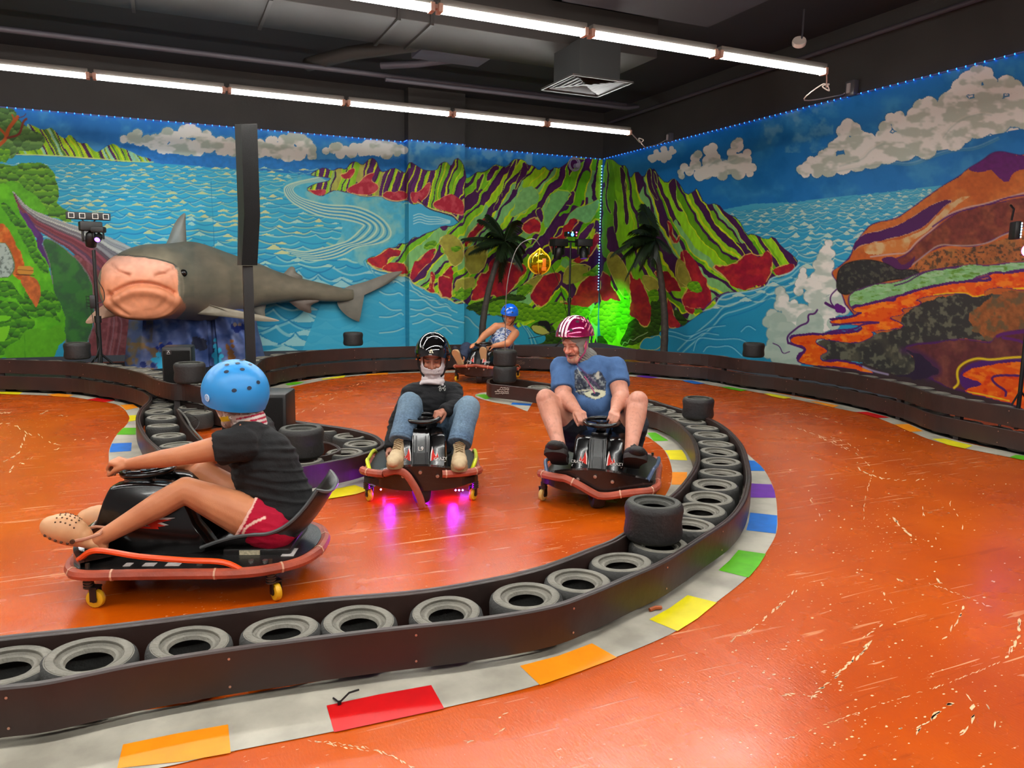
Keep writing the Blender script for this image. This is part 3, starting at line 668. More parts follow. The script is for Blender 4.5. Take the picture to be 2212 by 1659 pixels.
def paint_left(m):
    allI = m.all
    m.put(allI, '#1c74bd'); m.mottle(allI, '#4f9dcb', 46, .48, 5, .6); m.mottle(allI, '#0d64ae', 30, .55, 5, .5, 60)
    # paler sky patch on and right of the column
    I = allI[(m.x > 880) & (m.x < 1150) & (m.y < 400)]; m.mottle(I, '#7fb2c8', 22, .38, 5, .6, 71)
    # left clouds
    cl = [(268, 301, 9), (285, 298, 12), (296, 291, 12), (318, 304, 13), (335, 302, 13), (352, 300, 14), (362, 287, 13), (376, 296, 14), (398, 284, 14), (410, 282, 16), (424, 287, 12), (438, 302, 16), (446, 292, 11), (456, 305, 13), (476, 306, 12), (496, 308, 12), (300, 306, 11), (330, 312, 12), (352, 320, 14), (375, 322, 16), (400, 318, 20), (425, 320, 18), (450, 314, 17), (480, 322, 16), (505, 320, 18), (530, 315, 22),
          (560, 312, 12), (585, 306, 12), (592, 302, 8), (612, 302, 12), (620, 308, 16), (636, 296, 16), (650, 304, 15), (662, 312, 14), (670, 322, 14), (674, 336, 11), (560, 325, 16), (580, 322, 16), (600, 325, 18), (622, 330, 20), (645, 332, 16), (540, 330, 14)]
    m.circles(cl, '#dcdcd2', '#3a88bb', 3.5, '#9fae9c')
    cl = [(704, 326, 8), (722, 320, 12), (730, 318, 11), (745, 325, 10), (765, 320, 12), (778, 320, 11), (795, 316, 14), (812, 308, 15), (830, 310, 18), (848, 318, 12), (864, 322, 10), (872, 325, 9), (735, 332, 11), (760, 330, 12), (785, 328, 13), (810, 325, 16), (835, 330, 14), (858, 330, 9)]
    m.circles(cl, '#d4d6cc', '#3a88bb', 3.5, '#a0ae9a')
    m.fill(A_((940, 395), (1100, 420), (1300, 500), (1380, 480), (1540, 520), (1720, 480), (1870, 540), (1990, 560), (2070, 530), (2160, 510), (2300, 560), (2300, 700), (1870, 610), (1220, 550)), '#1470b6', 1, tex=.1)
    m.fill(B_((-60, 560), (200, 560), (300, 515), (420, 565), (560, 540), (690, 530), (900, 535), (1120, 490), (1240, 540), (1400, 520), (1400, 660), (560, 655), (-60, 640)), '#1672b8', 1, tex=.1)
    # sea
    sea = A_((-2600, 470), (100, 500), (400, 505), (780, 540), (1220, 562), (1500, 580), (1870, 608)) + B_((60, 632), (220, 620), (330, 628), (430, 640), (560, 655), (700, 660), (900, 790), (1420, 640), (1900, 650), (1900, 2400), (-2300, 2400))
    I = m.inside(sea, 1.5); lit = np.clip(1 - np.hypot((m.x[I] - 390) / 330, (m.y[I] - 440) / 150), 0, 1) ** .6
    lit = np.maximum(lit, .8 * np.clip(1 - np.hypot((m.x[I] - 690) / 230, (m.y[I] - 500) / 120), 0, 1))
    m.put(I, SEA); m.put(I, '#2fb4c8', lit * .6); m.put(I, '#2793b6', np.clip((m.y[I] - 560) / 160, 0, 1))
    crm = lambda x, y: max(0, 1 - math.hypot((x - 390) / 330, (y - 440) / 150)) ** .5 * .9 + .3 * max(0, 1 - math.hypot((x - 690) / 230, (y - 500) / 120))
    m.swell(20, 900, 352, 560, .02, SEAD, SEAL, 2, 8.0, 17.0, 30, 60, crm)
    m.swell(280, 1050, 575, 760, .02, '#147aa8', '#93c6c8', 4, 19, 26, 70, 120, None, .9)
    # swirl around the far bay
    bay = B_((600, 660), (760, 700), (1000, 760), (1300, 860), (1420, 900), (1420, 1460), (1120, 1420), (900, 1300), (700, 1300), (860, 1200), (900, 1000), (640, 900), (440, 820), (400, 740), (470, 690))
    I = m.fill(bay, '#48acc4', 2, tex=.06); m.mottle(I, '#9fc4ae', 26, .45, 5, .55, 12)
    for k in range(9):
        q = k / 8.0
        L = B_((740 - 40 * q, 700 - 25 * q), (560 - 100 * q, 715 + 10 * q), (470 - 60 * q, 760 + 10 * q), (520 - 60 * q, 830 + 30 * q), (640 - 60 * q, 870 + 60 * q), (780 - 60 * q, 900 + 90 * q), (1000 - 80 * q, 900 + 110 * q), (1210 - 150 * q, 1000 + 50 * q), (1290 - 240 * q, 1130 - 60 * q), (1200 - 260 * q, 1200 - 20 * q), (1000 - 160 * q, 1220 - 10 * q), (900 - 120 * q, 1290 - 60 * q), (760 - 160 * q, 1330 - 60 * q), (640 - 90 * q, 1335 - 70 * q), (560 - 160 * q, 1320 - 80 * q))
        m.line(L, '#bcd2b4' if k % 2 == 0 else '#1482b6', 3.4 if k % 2 == 0 else 2.2, soft=1)
    for k in range(5):
        m.line(B_((1430 , 1100 + 75 * k), (1300, 1240 + 45 * k), (1050 + 20 * k, 1330 + 20 * k), (1060 + 20 * k, 1370 + 20 * k), (1150 + 15 * k, 1460 + 15 * k), (1280, 1510 + 20 * k)), '#a4cfc4' if k % 2 else '#1a86b8', 2, soft=1, a=.7)
    # distant green headland on the left
    I = m.fill(A_((200, 240), (260, 260), (330, 300), (380, 285), (410, 280), (440, 310), (480, 350), (530, 370), (545, 330), (580, 350), (610, 390), (650, 410), (690, 400), (720, 440), (770, 480), (830, 440), (880, 410), (920, 410), (950, 440), (1000, 450), (1060, 480), (1120, 510), (1180, 520), (1220, 550), (1100, 552), (900, 548), (780, 525), (600, 515), (400, 495), (100, 490), (110, 460), (280, 430)), '#86bb12', 1, edge='#2b80b8')
    m.cliffs(I, 13, -.55, ['#8cc40e', '#4e1a54', '#a2d018', '#4e7d2a', '#94cc10', '#8fc8a0', '#86bb12'], 21, 6)
    m.line(A_((100, 492), (400, 498), (780, 528), (1100, 552), (1220, 553)), '#c6d67c', 2.4)
    # tree and shrubs in the left corner
    I = m.fill(A_((-2600, 110), (0, 120), (60, 105), (130, 150), (140, 200), (190, 250), (250, 300), (340, 330), (360, 390), (330, 440), (250, 470), (160, 460), (130, 490), (80, 540), (-2600, 600)), '#4d7236', 2); m.bush(I, '#4f7a3a', '#35542c', 16, '#7aa852')
    for L, w, c in ((A_((-20, 430), (50, 370), (60, 300), (100, 245), (140, 195)), 8, '#b4541a'), (A_((-10, 280), (40, 330), (55, 360)), 5, '#b4541a'), (A_((60, 360), (150, 340), (170, 290), (185, 230), (210, 210)), 5, '#7c3424'), (A_((100, 240), (110, 200), (95, 175)), 3, '#b4541a'), (A_((150, 200), (190, 190), (205, 170)), 2, '#5a3448')): m.line(L, c, w)
    I = m.fill(A_((-2600, 430), (60, 420), (90, 470), (60, 540), (40, 560), (-2600, 600)), '#4c9812', 2); m.bush(I, '#5a9a1c', '#35642a', 12)
    I = m.fill(A_((-2600, 540), (60, 560), (100, 590), (180, 560), (260, 560), (340, 560), (400, 590), (440, 640), (440, 690), (470, 740), (470, 850), (450, 880), (500, 920), (560, 960), (580, 1040), (480, 1010), (400, 990), (300, 960), (200, 900), (120, 800), (-2600, 900)), '#4f8a18', 2); m.bush(I, '#528e1c', '#27481a', 13, '#86bb28')
    I = m.fill(A_((40, 720), (90, 695), (160, 720), (200, 770), (240, 790), (300, 830), (350, 900), (400, 985), (300, 960), (180, 880), (130, 800), (60, 770)), '#58a814', 1.5, tex=.15)
    # rainbow-grey road sweeping down
    up = [(50, 772), (110, 785), (160, 850), (200, 895), (300, 955), (480, 1020), (620, 1065), (820, 1130), (960, 1190), (1060, 1240), (1150, 1320)]
    lo = [(40, 790), (110, 825), (125, 900), (180, 985), (260, 1070), (400, 1160), (540, 1240), (640, 1330), (720, 1440), (760, 1560), (790, 1700)]
    up = A_(*up); lo = A_(*lo)
    I = m.fill(up + [(360, 640), (300, 700), (262, 800), (180, 800), (200, 730), (214, 690)] + lo[::-1], '#7a7478', 1)
    if len(I):
        cu, cl_ = np.array(chaikin(up, 2, False)), np.array(chaikin(lo, 2, False))
        d1 = m.dist(up, 400); dd1 = np.full(len(m.x), 1e3); dd1[d1[0]] = d1[1]
        d2 = m.dist(lo, 400); dd2 = np.full(len(m.x), 1e3); dd2[d2[0]] = d2[1]
        t = dd1[I] / (dd1[I] + dd2[I] + 1e-6); t = t + (fbm(m.x[I] / 30, m.y[I] / 30, 4, 2) - .5) * .05
        st = ['#a8a8a2', '#8d8f90', '#b4b4ac', '#6e6a70', '#8c8a8c', '#5b4a52', '#8a4450', '#6e2f3a', '#7d3b44', '#5a3a50', '#8a5060', '#6a3340']
        P = np.array([hx(c) for c in st]); f = t * 11.99; k = np.clip(np.floor(f).astype(int), 0, 11); m.c[I] = P[k]
        m.c[I] *= (1 + (np.clip(1 - np.abs(f - k - .5) * 6, 0, 1)) * .18)[:, None]
    m.fill(F_((560, -20), (700, 60), (800, 140), (880, 260), (960, 420), (1080, 480), (1060, 600), (1010, 700), (980, 860), (720, 860), (700, 700), (730, 600), (760, 500), (740, 300), (660, 140)), '#77393e', 2, col2='#8a4e52', ts=14, tex=.15)
    for k in range(6): m.line(F_((700 + 30 * k, 120 + 30 * k), (840 + 20 * k, 330 + 30 * k), (880 + 20 * k, 500 + 10 * k), (820 + 20 * k, 860)), ['#9a5a5c', '#5c2a32', '#8f7078'][k % 3], 3, a=.6)
    # purple margin and dark green slope under the road
    m.line(A_((200, 985), (260, 1090), (330, 1160), (300, 1210), (350, 1280), (390, 1370)), '#4e2668', 14); m.line(A_((150, 960), (230, 1060), (290, 1130)), '#5b2c72', 12)
    I = m.fill(A_((330, 1180), (400, 1165), (520, 1250), (640, 1360), (730, 1500), (740, 1659), (745, 1800), (700, 2000), (540, 2150), (520, 1900), (430, 1700), (420, 1500), (400, 1350)), '#2f5a34', 2, edge='#77706e', ew=2.5, col2='#2e6a2c', ts=20); m.mottle(I, '#3f7d30', 20, .5, 5, .6)
    # bright green slopes
    g = A_((-2600, 700), (0, 705), (90, 760), (130, 880), (160, 960), (210, 1040), (290, 1160), (300, 1260), (380, 1340), (410, 1500), (440, 1620), (500, 1720), (520, 1800), (520, 1900), (420, 2140), (-2600, 2150))
    I = m.fill(g, '#52a80c', 2, col2='#63bb10', ts=30, tex=.1)
    for P, sc in ((A_((0, 880), (50, 870), (110, 960), (190, 1020), (280, 1160), (290, 1260), (370, 1350), (390, 1450), (330, 1430), (260, 1330), (180, 1180), (120, 1060), (40, 960)), 10), (A_((180, 1600), (240, 1560), (340, 1590), (380, 1560), (470, 1640), (500, 1760), (430, 1730), (380, 1690), (300, 1720), (220, 1700)), 11),
                  (F_((-2600, 180), (60, 190), (120, 260), (170, 340), (240, 380), (300, 300), (360, 285), (410, 340), (430, 420), (500, 560), (430, 510), (340, 480), (260, 520), (180, 420), (80, 300), (-2600, 300)), 12), (F_((-2600, 330), (80, 350), (180, 420), (240, 500), (300, 560), (200, 620), (150, 680), (40, 740), (60, 830), (-2600, 830)), 14)):
        I = m.fill(P, '#3b7d12', 2.5); m.bush(I, '#3f8412', '#1f4a18', sc, '#6cb414')
    I = m.fill(F_((20, 740), (140, 700), (200, 600), (280, 585), (380, 610), (450, 545), (520, 600), (530, 680), (450, 740), (440, 830), (300, 900), (60, 900)), '#57a410', 2, tex=.08)
    m.line(F_((196, 640), (200, 830)), '#3f8a0c', 1)
    I = m.fill(F_((-2600, 470), (60, 480), (100, 500), (20, 545), (-2600, 560)), '#6fc414', 1); I = m.fill(F_((-2600, 600), (30, 580), (90, 560), (60, 640), (20, 720), (-2600, 720)), '#79c81c', 1)
    # orange rock face, pale pool, little cart path
    m.fill(A_((-2600, 1020), (0, 1030), (60, 1070), (100, 1150), (140, 1230), (170, 1290), (200, 1370), (200, 1460), (150, 1500), (110, 1460), (90, 1400), (80, 1300), (30, 1190), (-2600, 1160)), '#c25a16', 2, col2='#d87a2c', ts=14, tex=.15)
    m.fill(F_((150, 190), (210, 160), (290, 190), (320, 250), (330, 320), (310, 360), (290, 430), (260, 380), (220, 320), (190, 250)), '#c4642a', 2, tex=.2)
    I = m.fill(A_((-2600, 1150), (20, 1180), (70, 1240), (110, 1340), (115, 1400), (90, 1450), (40, 1480), (-2600, 1480)), '#aab8ae', 2, edge='#5a7a4a'); m.mottle(I, '#5f6a62', 6, .55, 9, .8)
    m.fill(F_((135, 95), (180, 88), (265, 92), (270, 150), (230, 165), (140, 155)), '#cc8a30', .5, it=1); m.line(F_((130, 158), (270, 166)), '#4a2a14', 2.2); m.line(F_((140, 120), (265, 128)), '#7a4a18', 1.4)
    m.fill([(1000, 600), (1110, 640), (1110, 800), (1000, 800)], '#33a0c0', 0, 0)
    # ---- green and purple range: far headlands
    hd1 = B_((625, 655), (680, 620), (740, 598), (800, 630), (860, 598), (910, 620), (950, 560), (990, 550), (1040, 580), (1060, 570), (1110, 520), (1150, 540), (1180, 620), (1210, 640), (1290, 600), (1340, 620), (1390, 650), (1400, 600), (1420, 550), (1480, 590), (1530, 620), (1590, 625), (1640, 620), (1660, 570), (1710, 550), (1750, 600), (1790, 515), (1840, 560), (1860, 640), (1870, 700), (1860, 980), (1810, 1030), (1760, 970), (1660, 950), (1560, 920), (1500, 880), (1440, 890), (1400, 850), (1310, 870), (1230, 850), (1190, 820), (1050, 830), (960, 800), (900, 790), (830, 770), (760, 800), (720, 825), (650, 800), (595, 770), (640, 740), (700, 720), (770, 710), (800, 680), (740, 670), (680, 665))
    I = m.fill(hd1, '#7cbc1c', 1.0, it=1, edge='#3f1844', ew=1.6)
    m.cliffs(I, 17, .25, ['#86c41c', '#56165c', '#74b41c', '#a8a84c', '#56165c', '#8ecb24', '#54185a', '#90b860'], 33, 7, ydep=.4)
    for P in (B_((900, 790), (960, 740), (1020, 720), (1060, 660), (1150, 630), (1100, 700), (1180, 740), (1150, 800), (1050, 820)), B_((1200, 820), (1240, 780), (1300, 800), (1340, 780), (1400, 800), (1400, 850), (1310, 868), (1230, 850)), B_((1420, 790), (1480, 800), (1530, 760), (1560, 720), (1590, 715), (1570, 820), (1500, 870), (1440, 885)),
              B_((1600, 880), (1660, 850), (1740, 800), (1800, 840), (1850, 870), (1855, 980), (1800, 970), (1700, 940), (1620, 920)), B_((600, 770), (650, 780), (760, 770), (740, 810), (680, 820)), B_((860, 650), (920, 640), (940, 610), (990, 600), (960, 680), (900, 690))):
        m.fill(P, '#a81c34', 1.8, col2='#c0424e', ts=10, edge='#e0a860', ew=1.2)
    m.line(B_((960, 800), (1050, 828), (1190, 820), (1240, 848), (1310, 868), (1400, 850)), '#c8b878', 1.8); m.line(B_((1480, 870), (1560, 915), (1700, 955), (1770, 972), (1812, 1030)), '#d6c07c', 2.4)
    m.line(B_((1490, 850), (1560, 925), (1700, 965), (1760, 985), (1810, 1030)), '#2c1430', 2)
    # inlet water in front of it
    I = m.fill(B_((1405, 880), (1450, 895), (1510, 880), (1560, 930), (1660, 960), (1760, 985), (1800, 1040), (1740, 1070), (1640, 1080), (1580, 1120), (1500, 1150), (1420, 1230), (1380, 1220), (1380, 900)), '#3fa6c8', 1)
    for k in range(4): m.line(B_((1450, 980 + 22 * k), (1500, 960 + 22 * k), (1560, 990 + 20 * k), (1640, 990 + 18 * k), (1700, 1010 + 12 * k), (1740, 1020 + 6 * k)), '#b8dcd8', 1.8, soft=.8)
    # ---- the big range
    big = B_((1065, 1350), (1110, 1310), (1170, 1310), (1230, 1240), (1310, 1240), (1340, 1200), (1400, 1210), (1450, 1150), (1490, 1160), (1530, 1130), (1620, 1100), (1690, 1060), (1760, 1070), (1820, 1030), (1860, 980)) + C_((200, 320), (240, 310), (290, 270), (310, 265), (340, 270), (400, 240), (440, 205), (490, 220), (530, 230), (590, 165), (620, 165), (670, 170), (700, 215), (740, 210), (790, 260), (830, 215), (860, 250), (880, 255), (920, 225), (950, 240), (1010, 200), (1050, 165), (1110, 150), (1320, 155), (1400, 160), (1440, 220), (1480, 240), (1520, 310), (1560, 250), (1600, 290), (1630, 300), (1690, 230), (1720, 260), (1790, 340), (1870, 310), (1920, 400), (1980, 450), (2060, 400), (2100, 480), (2212, 520), (2212, 1500), (2100, 1380), (2070, 1360), (2212, 1230), (2212, 1230), (2150, 1300), (2050, 1380), (1920, 1460), (1830, 1500), (1700, 1560), (1630, 1570), (1590, 1640), (1560, 1700), (1000, 1700), (700, 1640), (620, 1480), (480, 1400), (370, 1400), (300, 1400), (280, 1360), (200, 1300), (180, 1290), (110, 1260), (0, 1240)) + P2((1690, 500), (1540, 520), (1440, 460), (1330, 380), (1230, 400), (1150, 300), (960, 260), (800, 170), (660, 110), (590, 0)) + B_((1400, 1460), (1290, 1440), (1200, 1400), (1150, 1400))
    I = m.fill(big, '#7cbc1c', 1.2, it=1, edge='#3f1844', ew=1.5)
    fan = lambda x, y: (x - 1302) * (1 - .0006 * (y - 345)) + np.where(x < 1302, .62, -.1) * (y - 400) * np.clip(np.abs(x - 1302) / 90, 0, 1)
    m.cliffs(I, 30, .3, ['#84c41a', '#5fae10', '#4c1850', '#7cba6e', '#9cd01a', '#7cba6e', '#5fae10', '#4c1850', '#7cba6e', '#70b81a'], 41, 13, fan=fan, ydep=1.0, dkw=.2)
    # hand-set large purple and pale-green bands
    for P, c in ((C_((590, 170), (620, 165), (580, 280), (500, 380), (480, 560), (420, 570), (470, 480), (520, 330)), '#4c1650'), (C_((660, 180), (700, 215), (690, 290), (640, 330), (600, 420), (610, 340), (650, 260)), '#4c1650'), (C_((440, 205), (470, 225), (400, 330), (370, 340), (390, 260)), '#4c1650'),
                 (C_((330, 285), (360, 270), (330, 370), (290, 440), (300, 340)), '#4c1650'), (C_((1040, 160), (1160, 155), (1100, 200), (1050, 260), (1030, 310), (1020, 200)), '#4c1650'), (C_((760, 570), (800, 545), (830, 590), (820, 670), (780, 620)), '#4c1650'), (C_((880, 590), (900, 500), (940, 490), (1010, 500), (1060, 410), (1080, 430), (1060, 530), (960, 520), (900, 570)), '#4c1650'),
                 (C_((1100, 770), (1180, 690), (1240, 660), (1200, 760), (1130, 830), (1100, 860)), '#5c2460'), (C_((640, 400), (760, 380), (800, 480), (700, 560), (560, 640), (600, 520)), '#7cb86c'), (C_((980, 700), (1060, 560), (1200, 520), (1280, 470), (1240, 600), (1180, 680), (1100, 640), (1040, 690)), '#7cc078'), (C_((820, 640), (900, 400), (1060, 420), (1000, 500), (900, 640), (850, 720)), '#74b868')):
        m.fill(P, c, 3.5, 1, edge='#b8d43c', ew=1.5, tex=.12)
    # reds, olives and bushes at its foot
    reds = [B_((1070, 1345), (1170, 1300), (1240, 1240), (1350, 1250), (1340, 1300), (1260, 1310), (1220, 1400), (1130, 1390)), B_((1180, 1400), (1300, 1350), (1400, 1370), (1400, 1470), (1270, 1440)), B_((1430, 1420), (1480, 1330), (1600, 1240), (1640, 1250), (1600, 1330), (1520, 1400), (1450, 1480), (1420, 1500)), B_((1570, 1600), (1590, 1440), (1620, 1440), (1610, 1560), (1590, 1600)), B_((1650, 1600), (1660, 1480), (1740, 1380), (1760, 1420), (1740, 1659), (1700, 1640)),
            P2((1020, -60), (1070, -20), (1060, 180), (1100, 240), (1070, 310), (1000, 300), (965, 240), (1040, 190)), P2((1160, 60), (1200, -50), (1420, 0), (1450, 180), (1430, 400), (1380, 400), (1300, 360), (1260, 380), (1190, 260)),
            C_((200, 870), (210, 780), (300, 680), (370, 620), (360, 700), (260, 800)), C_((240, 1280), (290, 1180), (310, 1070), (380, 1070), (400, 980), (480, 920), (560, 1000), (640, 980), (700, 1040), (660, 1080), (600, 1180), (480, 1280), (440, 1240), (380, 1260), (300, 1290)), C_((640, 700), (740, 620), (800, 640), (800, 760), (740, 740), (700, 760)),
            C_((720, 1230), (830, 1080), (960, 1060), (960, 1140), (900, 1200), (870, 1290), (790, 1350), (740, 1290)), C_((860, 800), (960, 780), (990, 700), (1050, 640), (1120, 650), (1050, 720), (960, 870), (900, 930)), C_((1030, 980), (1120, 940), (1200, 850), (1240, 740), (1280, 760), (1230, 900), (1130, 990)),
            C_((930, 1290), (1060, 1300), (1110, 1150), (1200, 1080), (1270, 1050), (1330, 1070), (1360, 1150), (1430, 1240), (1440, 1290), (1380, 1280), (1340, 1310), (1290, 1290), (1220, 1300), (1160, 1350), (1050, 1340)),
            C_((1510, 1200), (1520, 1100), (1600, 1120), (1640, 1200), (1690, 1400), (1660, 1500), (1630, 1500), (1560, 1430), (1515, 1410)), C_((1700, 1060), (1780, 1040), (1870, 1150), (1850, 1200), (1760, 1130)), C_((1780, 1250), (1820, 1320), (1880, 1430), (1920, 1480), (1860, 1510), (1800, 1490)),
            C_((1910, 940), (1960, 880), (1990, 990), (2080, 1040), (2130, 1180), (2160, 1290), (2100, 1350), (2000, 1400), (1940, 1390), (1950, 1260), (1980, 1200), (2080, 1230), (2060, 1080)), C_((1890, 760), (1930, 740), (1900, 860), (1870, 1000), (1840, 1000), (1840, 860), (1810, 760), (1800, 700), (1870, 680))]
    ol = [C_((200, 870), (330, 840), (390, 900), (340, 1060), (210, 1080)), C_((1030, 1000), (1200, 1000), (1190, 1080), (1100, 1140), (980, 1160), (990, 1060)), C_((1330, 960), (1380, 880), (1480, 960), (1510, 1100), (1500, 1220), (1400, 1200), (1350, 1060)), C_((1560, 1060), (1700, 1080), (1750, 1150), (1700, 1250), (1600, 1180)), C_((1880, 1000), (1980, 940), (2060, 1080), (2060, 1160), (1900, 1160), (1870, 1080)), B_((1640, 1170), (1740, 1120), (1850, 1200), (1850, 1340), (1760, 1400), (1700, 1260)), C_((640, 1180), (760, 1090), (840, 1080), (740, 1200), (700, 1240)), P2((1500, 60), (1680, 0), (1900, 0), (1870, 200), (1780, 300), (1690, 220), (1600, 190), (1520, 280))]
    for P in ol: m.fill(P, '#a09a3a', 5.0, 1, edge='#d8c468', ew=1.4, tex=.12)
    for P in reds: m.fill(P, '#9a1430', 5.0, 1, col2='#b8242c', ts=12, edge='#e0b45c', ew=1.6, tex=.15)
    for P in (C_((380, 1300), (500, 1270), (620, 1290), (720, 1320), (760, 1380), (880, 1300), (960, 1290), (1080, 1340), (1200, 1330), (1180, 1450), (1000, 1420), (880, 1480), (780, 1440), (700, 1450), (600, 1480), (480, 1400), (400, 1420)), C_((1120, 1090), (1200, 1050), (1240, 1000), (1290, 960), (1360, 1090), (1440, 1180), (1400, 1200), (1300, 1080), (1200, 1090)), C_((600, 1250), (640, 1160), (760, 1150), (700, 1260)), C_((1240, 1300), (1330, 1290), (1500, 1290), (1520, 1420), (1500, 1540), (1440, 1640), (1340, 1560), (1240, 1500), (1180, 1420)),
              B_((1740, 1230), (1830, 1210), (1830, 1260), (1760, 1280)), B_((1560, 1180), (1660, 1190), (1600, 1250), (1520, 1250)), P2((1490, 260), (1560, 260), (1650, 180), (1690, 260), (1800, 190), (1860, 210), (1820, 320), (1690, 470), (1520, 400))): I = m.fill(P, '#5f9c12', 3); m.bush(I, '#669f14', '#3c7410', 9, '#8cc01c')
    for P in (C_((200, 1340), (290, 1300), (400, 1290), (520, 1230), (720, 1250), (640, 1300), (500, 1270), (380, 1310), (320, 1420), (290, 1380), (210, 1360)), C_((720, 1480), (800, 1440), (880, 1450), (940, 1560), (1000, 1640), (760, 1640), (700, 1620)), C_((1450, 1640), (1520, 1430), (1600, 1440), (1660, 1520), (1700, 1380), (1720, 1560), (1620, 1560), (1560, 1640)), C_((1650, 1330), (1720, 1270), (1740, 1560), (1690, 1530)), C_((2020, 1160), (2120, 1130), (2120, 1240), (2060, 1230))):
        I = m.fill(P, '#29440e', 3); m.bush(I, '#2f4c12', '#182e0a', 9, '#4a7018')
    m.fill(C_((780, 1450), (860, 1440), (890, 1500), (870, 1560), (850, 1500), (780, 1480)), '#1d1420', 1.5); m.fill(C_((720, 1490), (780, 1480), (860, 1520), (885, 1560), (760, 1550)), '#b8b458', 1.5)
    I = m.fill(C_((620, 1500), (700, 1480), (760, 1560), (860, 1560), (820, 1640), (560, 1640), (600, 1560)), '#2b9cbc', 1.5)
    for k in range(5): m.line(C_((640 + 18 * k, 1470 + 12 * k), (700 + 14 * k, 1540 + 10 * k), (720 + 16 * k, 1640)), '#9cccc8' if k % 2 else '#1279a8', 2, a=.8)
    m.line(C_((1340, 1640), (1400, 1560), (1440, 1620), (1480, 1560), (1540, 1600), (1560, 1560), (1620, 1550), (1660, 1510)), '#b8cc9c', 1.5)
    m.line(C_((1600, 1650), (1620, 1590), (1680, 1575), (1720, 1570)), '#c0c070', 1.5); I = m.fill(C_((1590, 1680), (1620, 1600), (1700, 1575), (1760, 1580), (1760, 1680)), '#2390b0', 1)
    # shoreline
    m.line([(795, 567), (812, 583), (842, 588), (865, 592), (885, 600)] + P2((590, 0), (660, 110), (760, 165), (850, 190), (920, 240), (960, 270), (1010, 310), (1140, 300), (1200, 350), (1240, 400), (1330, 385), (1430, 450), (1500, 510), (1560, 505), (1640, 460), (1690, 500)), '#cfc878', 2.8, soft=.8)
    # sea in front below the shore: bigger, calmer swells on the column and beyond
    low = [(700, 640), (885, 606)] + P2((660, 130), (760, 185), (960, 290), (1140, 320), (1240, 420), (1330, 405), (1440, 480), (1540, 530), (1690, 520), (1690, 640)) + C_((270, 1370), (290, 1400), (330, 1420), (340, 1700), (-1100, 1700))
    I = m.inside(low, .5); m.put(I, '#3aa6c6', .9); 
    for k, L in enumerate((P2((600, 60), (660, 200), (780, 260), (880, 350), (1050, 400), (1120, 420), (1200, 520), (1330, 510), (1420, 600)), P2((610, 250), (740, 300), (800, 370), (900, 380), (1000, 450), (1120, 440), (1180, 530), (1280, 540)), P2((610, 440), (760, 450), (880, 430), (1020, 560), (1120, 600), (1240, 580), (1350, 560), (1420, 640), (1540, 690)), P2((620, 620), (740, 650), (860, 640), (970, 580), (1060, 650), (1180, 700), (1320, 700), (1420, 750)),
                           P2((620, 770), (720, 760), (800, 700), (900, 750), (1000, 760), (1130, 710), (1260, 760), (1400, 790), (1480, 850), (1680, 895)), P2((660, 920), (800, 890), (960, 800), (1080, 880), (1180, 920), (1300, 960), (1420, 960), (1560, 990)), P2((1100, 1060), (1200, 1030), (1290, 970), (1360, 1040), (1440, 1110)), P2((0, 490), (140, 590), (240, 650), (430, 640)), P2((0, 780), (160, 790), (300, 760), (430, 690), (470, 740)), P2((0, 1100), (140, 1090), (320, 1070), (480, 1000)), P2((0, 270), (120, 340), (300, 330), (390, 290), (460, 350)), P2((0, 30), (160, 60), (330, 60), (430, 130), (480, 160)), P2((1700, 770), (1780, 800), (1880, 930), (1980, 1010)))):
        q = [(a, b - 2.2) for a, b in L]; m.line(q, '#1580ae', 2.4, soft=1.2, a=.8); m.line(L, '#b2d6cc', 2.6, soft=1, a=.85)
    # vertical panel seams
    m.line([(456, 392), (462, 520), (465, 560)], '#1a7aa0', 1.0); 
